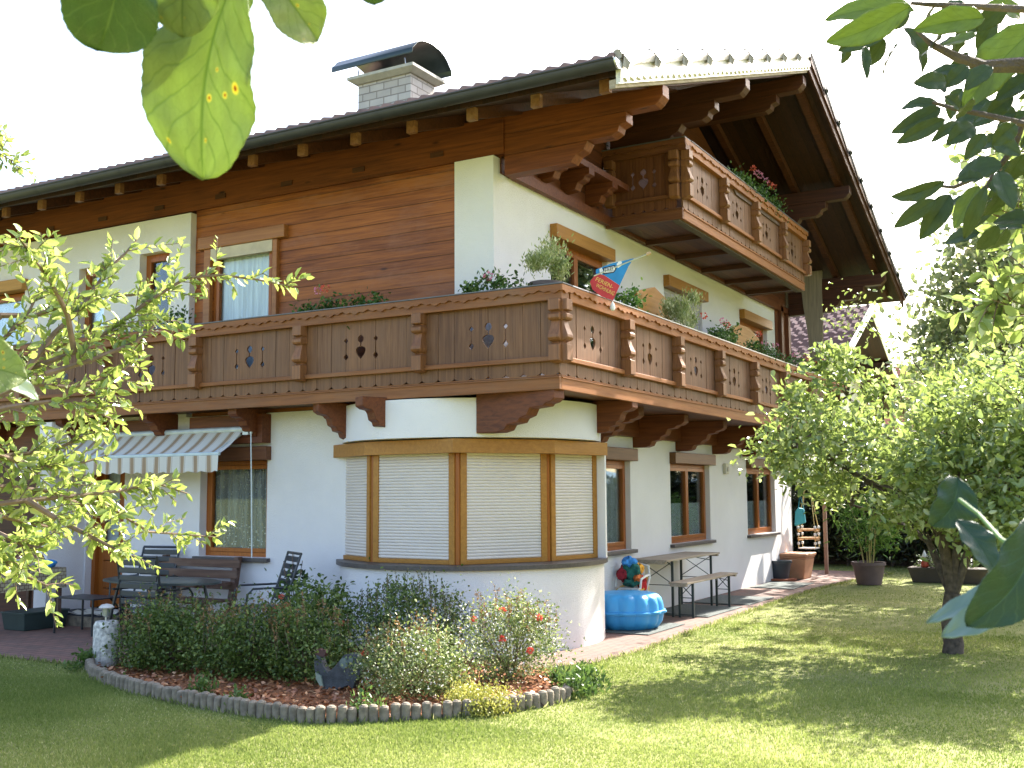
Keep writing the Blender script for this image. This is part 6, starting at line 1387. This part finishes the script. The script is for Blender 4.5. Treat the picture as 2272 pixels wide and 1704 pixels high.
far_tree('tall loose broadleaf tree behind the apple tree with sky showing through its crown', (-1.2, 27.5, 0), [tuple(at(px, py, 27 + rng.uniform(-1.5, 1.5))) for px, py in ((2075, 745), (2100, 700), (2120, 650), (2150, 600), (2160, 540), (2190, 520), (2230, 560), (2180, 620), (2230, 660), (2150, 690), (2090, 790), (2130, 770), (2210, 740), (2270, 700), (2250, 490), (2290, 600), (2210, 470), (2300, 500), (2240, 610), (2105, 740))], 4400, leaf=0.17, cr=0.85)
far_tree('broadleaf tree in the background just right of the red roofed house', (-1.5, 31, 0), [tuple(at(px, py, 30 + rng.uniform(-1, 1))) for px, py in ((2110, 850), (2150, 810), (2200, 820), (2250, 780), (2300, 850), (2100, 900), (2180, 900), (2260, 900))], 6000, leaf=0.2, cr=1.1)

pts = [(0.4 + rng.normal(0, 1.4), 24.6 + rng.normal(0, 1.2), 7.6 + rng.normal(0, 1.1)) for _ in range(60)]
pts = [p_ for p_ in pts if p_[0] > -1.9 and p_[2] < 9.8]
far_tree('tall tree whose crown stands above the hedge beyond the right edge', (0.2, 24.6, 0), pts, 9000, leaf=0.2, cr=1.15)

# ------------------------------------------------------------------ branches close to the camera
def vein_leaf_mat(name, base, vein, back, spots=True, transl=0.6, rough=0.4, tcol=None):
    m, n, l, b = newmat(name)
    uv = N(n, 'ShaderNodeUVMap'); sp = n.new('ShaderNodeSeparateXYZ'); l.new(uv.outputs[0], sp.inputs[0])   # u across -1..1 (0.5 offset), v along
    au = N(n, 'ShaderNodeMath', operation='ABSOLUTE'); l.new(sp.outputs[0], au.inputs[0])
    # side veins: curved forward with distance from the midrib
    pw = N(n, 'ShaderNodeMath', operation='POWER'); l.new(au.outputs[0], pw.inputs[0]); pw.inputs[1].default_value = 0.8
    nz = N(n, 'ShaderNodeTexNoise', Scale=3.0, Detail=2); l.new(uv.outputs[0], nz.inputs[0])
    a1 = N(n, 'ShaderNodeMath', operation='MULTIPLY_ADD'); l.new(pw.outputs[0], a1.inputs[0]); a1.inputs[1].default_value = -0.30; l.new(sp.outputs[1], a1.inputs[2])
    a2 = N(n, 'ShaderNodeMath', operation='MULTIPLY_ADD'); l.new(nz.outputs[0], a2.inputs[0]); a2.inputs[1].default_value = 0.10; l.new(a1.outputs[0], a2.inputs[2])
    a3 = N(n, 'ShaderNodeMath', operation='MULTIPLY'); l.new(a2.outputs[0], a3.inputs[0]); a3.inputs[1].default_value = 7.5
    pp = N(n, 'ShaderNodeMath', operation='PINGPONG'); l.new(a3.outputs[0], pp.inputs[0]); pp.inputs[1].default_value = 0.5
    v1 = N(n, 'ShaderNodeMapRange'); l.new(pp.outputs[0], v1.inputs[0]); v1.inputs[1].default_value = 0.0; v1.inputs[2].default_value = 0.075; v1.inputs[3].default_value = 0.75; v1.inputs[4].default_value = 0.0
    v2 = N(n, 'ShaderNodeMapRange'); l.new(au.outputs[0], v2.inputs[0]); v2.inputs[1].default_value = 0.008; v2.inputs[2].default_value = 0.045; v2.inputs[3].default_value = 1.0; v2.inputs[4].default_value = 0.0
    mxv = N(n, 'ShaderNodeMath', operation='MAXIMUM'); l.new(v1.outputs[0], mxv.inputs[0]); l.new(v2.outputs[0], mxv.inputs[1])
    vo = N(n, 'ShaderNodeTexVoronoi', feature='DISTANCE_TO_EDGE', Scale=14); mpv = n.new('ShaderNodeMapping'); mpv.inputs['Scale'].default_value = (0.9, 1.3, 1); l.new(uv.outputs[0], mpv.inputs[0]); l.new(mpv.outputs[0], vo.inputs[0])
    v3 = N(n, 'ShaderNodeMapRange'); l.new(vo.outputs['Distance'], v3.inputs[0]); v3.inputs[1].default_value = 0; v3.inputs[2].default_value = 0.07; v3.inputs[3].default_value = 0.28; v3.inputs[4].default_value = 0
    mx3 = N(n, 'ShaderNodeMath', operation='MAXIMUM'); l.new(mxv.outputs[0], mx3.inputs[0]); l.new(v3.outputs[0], mx3.inputs[1])
    n2 = N(n, 'ShaderNodeTexNoise', Scale=4, Detail=5); l.new(uv.outputs[0], n2.inputs[0]); rb = ramp(n, [(0.3, [c * 0.8 for c in base]), (0.7, base)]); l.new(n2.outputs[0], rb.inputs[0])
    mc = N(n, 'ShaderNodeMix', data_type='RGBA'); l.new(mx3.outputs[0], mc.inputs[0]); l.new(rb.outputs[0], mc.inputs[6]); mc.inputs[7].default_value = tuple(vein) + (1,); co = mc.outputs[2]
    if spots:
        for q, (su, sv, sr) in enumerate(((-0.62, 0.56, 0.075), (-0.42, 0.60, 0.045), (-0.12, 0.63, 0.05), (-0.22, 0.50, 0.03), (0.72, 0.86, 0.035), (-0.1, 0.82, 0.03))):
            sb_ = N(n, 'ShaderNodeVectorMath', operation='SUBTRACT'); l.new(uv.outputs[0], sb_.inputs[0]); sb_.inputs[1].default_value = (su, sv, 0); ms = N(n, 'ShaderNodeVectorMath', operation='MULTIPLY'); l.new(sb_.outputs[0], ms.inputs[0]); ms.inputs[1].default_value = (1, 2.6, 0)
            le = N(n, 'ShaderNodeVectorMath', operation='LENGTH'); l.new(ms.outputs[0], le.inputs[0]); rr = ramp(n, [(0.0, (0.22, 0.09, 0.01)), (0.35, (0.30, 0.12, 0.01)), (0.5, (0.60, 0.50, 0.08)), (1.0, (0.48, 0.50, 0.12))])
            dv_ = N(n, 'ShaderNodeMath', operation='DIVIDE'); l.new(le.outputs['Value'], dv_.inputs[0]); dv_.inputs[1].default_value = sr; l.new(dv_.outputs[0], rr.inputs[0])
            fm = N(n, 'ShaderNodeMapRange'); l.new(dv_.outputs[0], fm.inputs[0]); fm.inputs[1].default_value = 0.8; fm.inputs[2].default_value = 1.1; fm.inputs[3].default_value = 1; fm.inputs[4].default_value = 0
            m2 = N(n, 'ShaderNodeMix', data_type='RGBA'); l.new(fm.outputs[0], m2.inputs[0]); l.new(co, m2.inputs[6]); l.new(rr.outputs[0], m2.inputs[7]); co = m2.outputs[2]
    l.new(co, b.inputs['Base Color']); b.inputs['Roughness'].default_value = rough; b.inputs['Specular IOR Level'].default_value = 0.4
    bp = N(n, 'ShaderNodeBump', Strength=0.5, Distance=0.0006); iv = N(n, 'ShaderNodeMath', operation='SUBTRACT'); iv.inputs[0].default_value = 1; l.new(mx3.outputs[0], iv.inputs[1]); l.new(iv.outputs[0], bp.inputs['Height']); l.new(bp.outputs[0], b.inputs['Normal'])
    tr = n.new('ShaderNodeBsdfTranslucent')
    if tcol:
        mt = N(n, 'ShaderNodeMix', data_type='RGBA', blend_type='MULTIPLY'); mt.inputs[0].default_value = 1; l.new(co, mt.inputs[6]); mt.inputs[7].default_value = tuple(tcol) + (1,); l.new(mt.outputs[2], tr.inputs[0])
    else: l.new(co, tr.inputs[0])
    mx = n.new('ShaderNodeMixShader'); mx.inputs[0].default_value = transl; l.new(b.outputs[0], mx.inputs[1]); l.new(tr.outputs[0], mx.inputs[2]); l.new(mx.outputs[0], n['Material Output'].inputs[0]); return m
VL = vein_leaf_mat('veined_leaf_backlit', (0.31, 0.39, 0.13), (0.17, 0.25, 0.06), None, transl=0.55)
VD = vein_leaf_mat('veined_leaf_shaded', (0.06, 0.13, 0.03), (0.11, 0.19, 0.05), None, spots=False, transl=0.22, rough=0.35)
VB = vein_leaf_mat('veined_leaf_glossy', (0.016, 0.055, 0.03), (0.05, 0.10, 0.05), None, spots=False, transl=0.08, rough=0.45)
def big_leaf(name, mat, B, T_, width, nrm, par, cup=0.15, bend=0.1, twist=0.0, asym=0.0, serr=0.012, nu=20, nv_=34, shape=0.55, blunt=0.72, label=None):
    B, T_, nrm = Vector(B), Vector(T_), Vector(nrm); ax = T_ - B; L = ax.length; ax.normalize(); sd = ax.cross(nrm).normalized(); nn = sd.cross(ax).normalized(); vs, uvs = [], []
    for j in range(nv_ + 1):
        v = j / nv_; hw = width / 2 * (math.sin(math.pi * v ** shape) ** blunt if 0 < v < 1 else 0.0)
        for i in range(-nu, nu + 1):
            u = i / nu; e = 1 + (serr * (1 if (j % 2) else -1) if abs(i) == nu else 0); tw = twist * (v - .5)
            x = hw * u * e; z = cup * abs(x) * (1.0 + 0.3 * math.sin(v * 16)) - bend * L * (v - 0.5) ** 2 * 4 + 0.012 * L * math.sin(v * 23 + u * 4) * abs(u)
            s_ = x * math.cos(tw) - z * math.sin(tw); z2 = x * math.sin(tw) + z * math.cos(tw)
            p = B + ax * L * v + sd * (s_ + asym * L * math.sin(math.pi * v)) + nn * z2; vs.append(p); uvs.append((u, v))
    w_ = 2 * nu + 1; mb = MB(); mb.add(vs, [(j * w_ + i, j * w_ + i + 1, (j + 1) * w_ + i + 1, (j + 1) * w_ + i) for j in range(nv_) for i in range(2 * nu)])
    o = mb.build(name, mat, par, smooth=True, recalc=False); uvl = o.data.uv_layers.new(name='UVMap')
    for lp in o.data.loops: uvl.data[lp.index].uv = uvs[lp.vertex_index]
    s_ = o.modifiers.new('t', 'SOLIDIFY'); s_.thickness = 0.0004
    if label: o['label'] = label
    return o
def camn(): return -Vector(M @ np.array([0, 0, -1.0]))   # towards the camera
def leafpx(name, mat, par, b_, t_, wpx, d, dt=0.0, tilt=(0, 0, 0), **kw):
    B, T_ = at(b_[0], b_[1], d), at(t_[0], t_[1], d + dt); return big_leaf(name, mat, B, T_, wpx / F * d, camn() + Vector(tilt), par, **kw)
fb = thing('plum_branch_overhead', 'branch just above the camera with large hanging veined leaves at the top left', 'branch', tuple(at(520, -140, 0.5)))
mb = MB(); mb.tube([at(100, -160, 0.52), at(400, -120, 0.5), at(600, -110, 0.5), at(860, -130, 0.52), at(1100, -220, 0.56)], 0.004, 8); mb.build('twig', TWIG, fb, smooth=True)
# leaf: from stalk to tip
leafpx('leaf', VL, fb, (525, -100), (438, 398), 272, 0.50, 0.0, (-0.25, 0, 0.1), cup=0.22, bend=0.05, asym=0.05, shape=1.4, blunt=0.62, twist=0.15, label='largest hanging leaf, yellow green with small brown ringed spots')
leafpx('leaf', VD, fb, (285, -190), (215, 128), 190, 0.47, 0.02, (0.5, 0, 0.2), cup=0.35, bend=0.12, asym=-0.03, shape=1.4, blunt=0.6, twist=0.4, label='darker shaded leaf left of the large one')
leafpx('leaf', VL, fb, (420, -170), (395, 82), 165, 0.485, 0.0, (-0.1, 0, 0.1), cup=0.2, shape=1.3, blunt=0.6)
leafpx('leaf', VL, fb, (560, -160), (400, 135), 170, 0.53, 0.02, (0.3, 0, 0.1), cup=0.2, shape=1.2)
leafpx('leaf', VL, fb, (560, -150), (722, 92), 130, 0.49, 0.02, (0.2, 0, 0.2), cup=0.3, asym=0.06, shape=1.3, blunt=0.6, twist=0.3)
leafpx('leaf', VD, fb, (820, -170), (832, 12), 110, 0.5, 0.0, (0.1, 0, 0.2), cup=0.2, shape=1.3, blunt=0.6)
for b_, t_ in (((525, -100), (560, -118)), ((285, -190), (300, -135)), ((420, -170), (430, -118)), ((560, -160), (590, -112)), ((560, -150), (600, -111)), ((820, -170), (830, -128))):
    mb = MB(); mb.tube([at(*b_, 0.5), at(*t_, 0.5)], 0.0012, 6); mb.build('leaf_stalk', TWIG, fb)
# leaf at the left edge
fl2 = thing('leafy_shoot_left', 'large glossy leaf with a pale curled tip at the left edge', 'branch', tuple(at(-120, 820, 0.7)))
leafpx('leaf', VL, fl2, (-90, 800), (62, 835), 120, 0.7, 0, (0.2, 0, 0.4), cup=0.2, shape=0.8); leafpx('leaf', plain('pale_leaf_underside', (0.42, 0.50, 0.38), 0.4), fl2, (-40, 800), (90, 882), 46, 0.72, 0, (0.6, 0, 0.8), cup=0.3, shape=0.7)
mb = MB(); mb.tube([at(-300, 780, .7), at(-120, 800, .7), at(-60, 800, .7)], 0.002, 6); mb.build('twig', TWIG, fl2)
# shoot at the lower right, very close
fr2 = thing('leafy_shoot_right', 'close dark bluish green shoot of large leaves at the right edge', 'branch', tuple(at(2400, 1250, 0.6)))
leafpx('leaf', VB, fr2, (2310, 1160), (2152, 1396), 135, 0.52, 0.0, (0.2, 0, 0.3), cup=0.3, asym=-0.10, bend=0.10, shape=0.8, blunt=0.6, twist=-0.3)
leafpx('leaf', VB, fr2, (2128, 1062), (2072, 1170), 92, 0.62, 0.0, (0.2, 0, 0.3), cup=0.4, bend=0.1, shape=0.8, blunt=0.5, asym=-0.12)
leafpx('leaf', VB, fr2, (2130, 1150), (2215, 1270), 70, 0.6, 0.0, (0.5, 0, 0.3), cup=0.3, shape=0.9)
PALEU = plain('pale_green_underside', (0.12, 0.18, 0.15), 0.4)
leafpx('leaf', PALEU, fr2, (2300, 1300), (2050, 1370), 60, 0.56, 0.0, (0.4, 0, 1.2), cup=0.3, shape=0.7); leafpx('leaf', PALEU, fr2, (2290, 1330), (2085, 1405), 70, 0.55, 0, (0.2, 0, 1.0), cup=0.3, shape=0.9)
mb = MB(); mb.tube([at(2128, 1108, .61), at(2170, 1140, .6), at(2220, 1195, .58), at(2290, 1240, .56), at(2420, 1300, .54)], 0.0011, 8); mb.build('twig', plain('green_shoot', (0.12, 0.22, 0.05), 0.5), fr2, smooth=True)

# leafy branches hanging in at the top right, a metre and a half away
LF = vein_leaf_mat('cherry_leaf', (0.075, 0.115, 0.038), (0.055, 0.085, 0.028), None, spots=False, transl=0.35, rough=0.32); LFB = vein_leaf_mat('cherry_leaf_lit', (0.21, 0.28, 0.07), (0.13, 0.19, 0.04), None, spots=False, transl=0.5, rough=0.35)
tr2 = thing('cherry_branch', 'dark branch with large drooping leaves hanging in at the top right', 'branch', tuple(at(2420, 200, 1.4)))
def cc(x, y): return (1512 + x * 0.34358, y * 0.34358)
tws = [[cc(2700, 200), cc(2212, 60), cc(1850, 40), cc(1600, 30), cc(1480, 20)], [cc(2700, 500), cc(2212, 420), cc(1950, 430), cc(1780, 370), cc(1620, 290), cc(1520, 200)], [cc(2700, 900), cc(2212, 800), cc(1950, 740), cc(1750, 700), cc(1620, 660)],
       [cc(2600, 600), cc(2212, 780), cc(2150, 950), cc(2050, 1080), cc(1900, 1150), cc(1760, 1210), cc(1650, 1200)], [cc(2050, 1080), cc(1980, 1200), cc(1900, 1260)]]
mb = MB()
for i, tw in enumerate(tws): limb(mb, [at(px, py, 1.35 + 0.05 * i) for px, py in tw], 0.011 if i == 1 else 0.005, 0.002, 7)
mb.build('twig', BARK, tr2, smooth=True)
spec = [((1500, 10), (912, 80), 150, 1), ((1480, 40), (930, 275), 170, 1), ((1470, 50), (1280, 175), 130, 0), ((1330, 200), (1010, 330), 110, 0), ((1080, 290), (1035, 410), 60, 0), ((1310, 255), (1190, 430), 90, 0), ((1190, 290), (1205, 508), 55, 0), ((1390, 270), (1290, 482), 70, 0),
        ((1640, 20), (1540, 215), 90, 0), ((1470, 170), (1585, 470), 120, 0), ((1960, 110), (1500, 190), 150, 1), ((1700, 180), (1560, 370), 110, 0), ((1900, 230), (1680, 290), 90, 1), ((2300, 160), (1815, 700), 280, 1), ((1720, 520), (1505, 530), 110, 0), ((1700, 600), (1620, 470), 60, 0),
        ((1650, 650), (1405, 690), 70, 0), ((1680, 690), (1355, 855), 110, 0), ((1700, 770), (1380, 930), 95, 0), ((1790, 780), (1620, 915), 60, 0), ((1900, 800), (1715, 925), 120, 0), ((1960, 860), (1830, 1035), 90, 0), ((2060, 1060), (1770, 1120), 150, 0), ((1950, 1140), (1770, 1160), 90, 0), ((1690, 1180), (1340, 1280), 90, 0),
        ((1640, 1290), (1370, 1475), 95, 0), ((1740, 1250), (1540, 1545), 130, 0), ((1920, 1200), (1760, 1480), 110, 1), ((1960, 1220), (1820, 1560), 90, 0), ((2050, 1100), (2150, 1350), 130, 0), ((2000, 900), (2190, 1000), 120, 0), ((2250, 500), (2020, 640), 130, 0), ((1850, 420), (1700, 560), 100, 0), ((2000, 420), (1820, 570), 120, 0),
        ((2212, 90), (1950, 30), 120, 1), ((1850, 20), (1650, 100), 110, 0), ((2100, 40), (1900, 200), 110, 0), ((1980, 740), (2150, 620), 100, 0), ((2160, 800), (2010, 940), 110, 0), ((1800, 700), (1700, 620), 80, 0), ((2212, 1000), (2100, 1180), 120, 0), ((2000, 1180), (2212, 1280), 110, 0), ((1880, 640), (1780, 770), 90, 0)]
for i, (b_, t_, wd, lit) in enumerate(spec):
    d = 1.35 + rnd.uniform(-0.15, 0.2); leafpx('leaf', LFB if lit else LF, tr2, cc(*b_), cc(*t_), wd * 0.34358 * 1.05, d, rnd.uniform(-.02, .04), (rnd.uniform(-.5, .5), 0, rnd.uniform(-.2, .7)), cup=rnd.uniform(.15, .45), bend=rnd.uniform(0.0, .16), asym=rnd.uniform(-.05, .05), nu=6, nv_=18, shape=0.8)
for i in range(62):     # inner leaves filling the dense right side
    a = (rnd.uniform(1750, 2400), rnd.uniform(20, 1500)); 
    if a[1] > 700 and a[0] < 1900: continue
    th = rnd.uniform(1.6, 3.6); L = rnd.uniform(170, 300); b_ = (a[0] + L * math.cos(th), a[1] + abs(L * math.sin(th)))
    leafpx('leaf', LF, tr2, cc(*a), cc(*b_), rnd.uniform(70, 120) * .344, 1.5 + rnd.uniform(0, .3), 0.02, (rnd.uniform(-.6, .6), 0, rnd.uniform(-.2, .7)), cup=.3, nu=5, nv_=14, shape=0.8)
# fine-leaved twigs further behind them
tf = thing('hazel_branch', 'finer yellow green twigs behind the large leaves at the right edge', 'branch', tuple(at(2400, 500, 4.0))); mb = MB(); Ps, Ds = [], []
for pts in ([(2420, 250), (2290, 330), (2250, 380), (2220, 440)], [(2420, 600), (2290, 620), (2240, 640), (2190, 680), (2175, 720)], [(2420, 420), (2280, 480), (2230, 500)], [(2400, 720), (2290, 690), (2220, 660)]):
    tw = [at(px, py, 4.0) for px, py in pts]; spray([tw] + subtwigs(tw, 16, 0.16, .9), mb, Ps, Ds, step=0.016, r0=0.003)
mb.build('twigs', TWIG, tf); foliage('leaves', APPLE, tf, np.array(Ps), 0.055, 0.014, D=np.array(Ds))
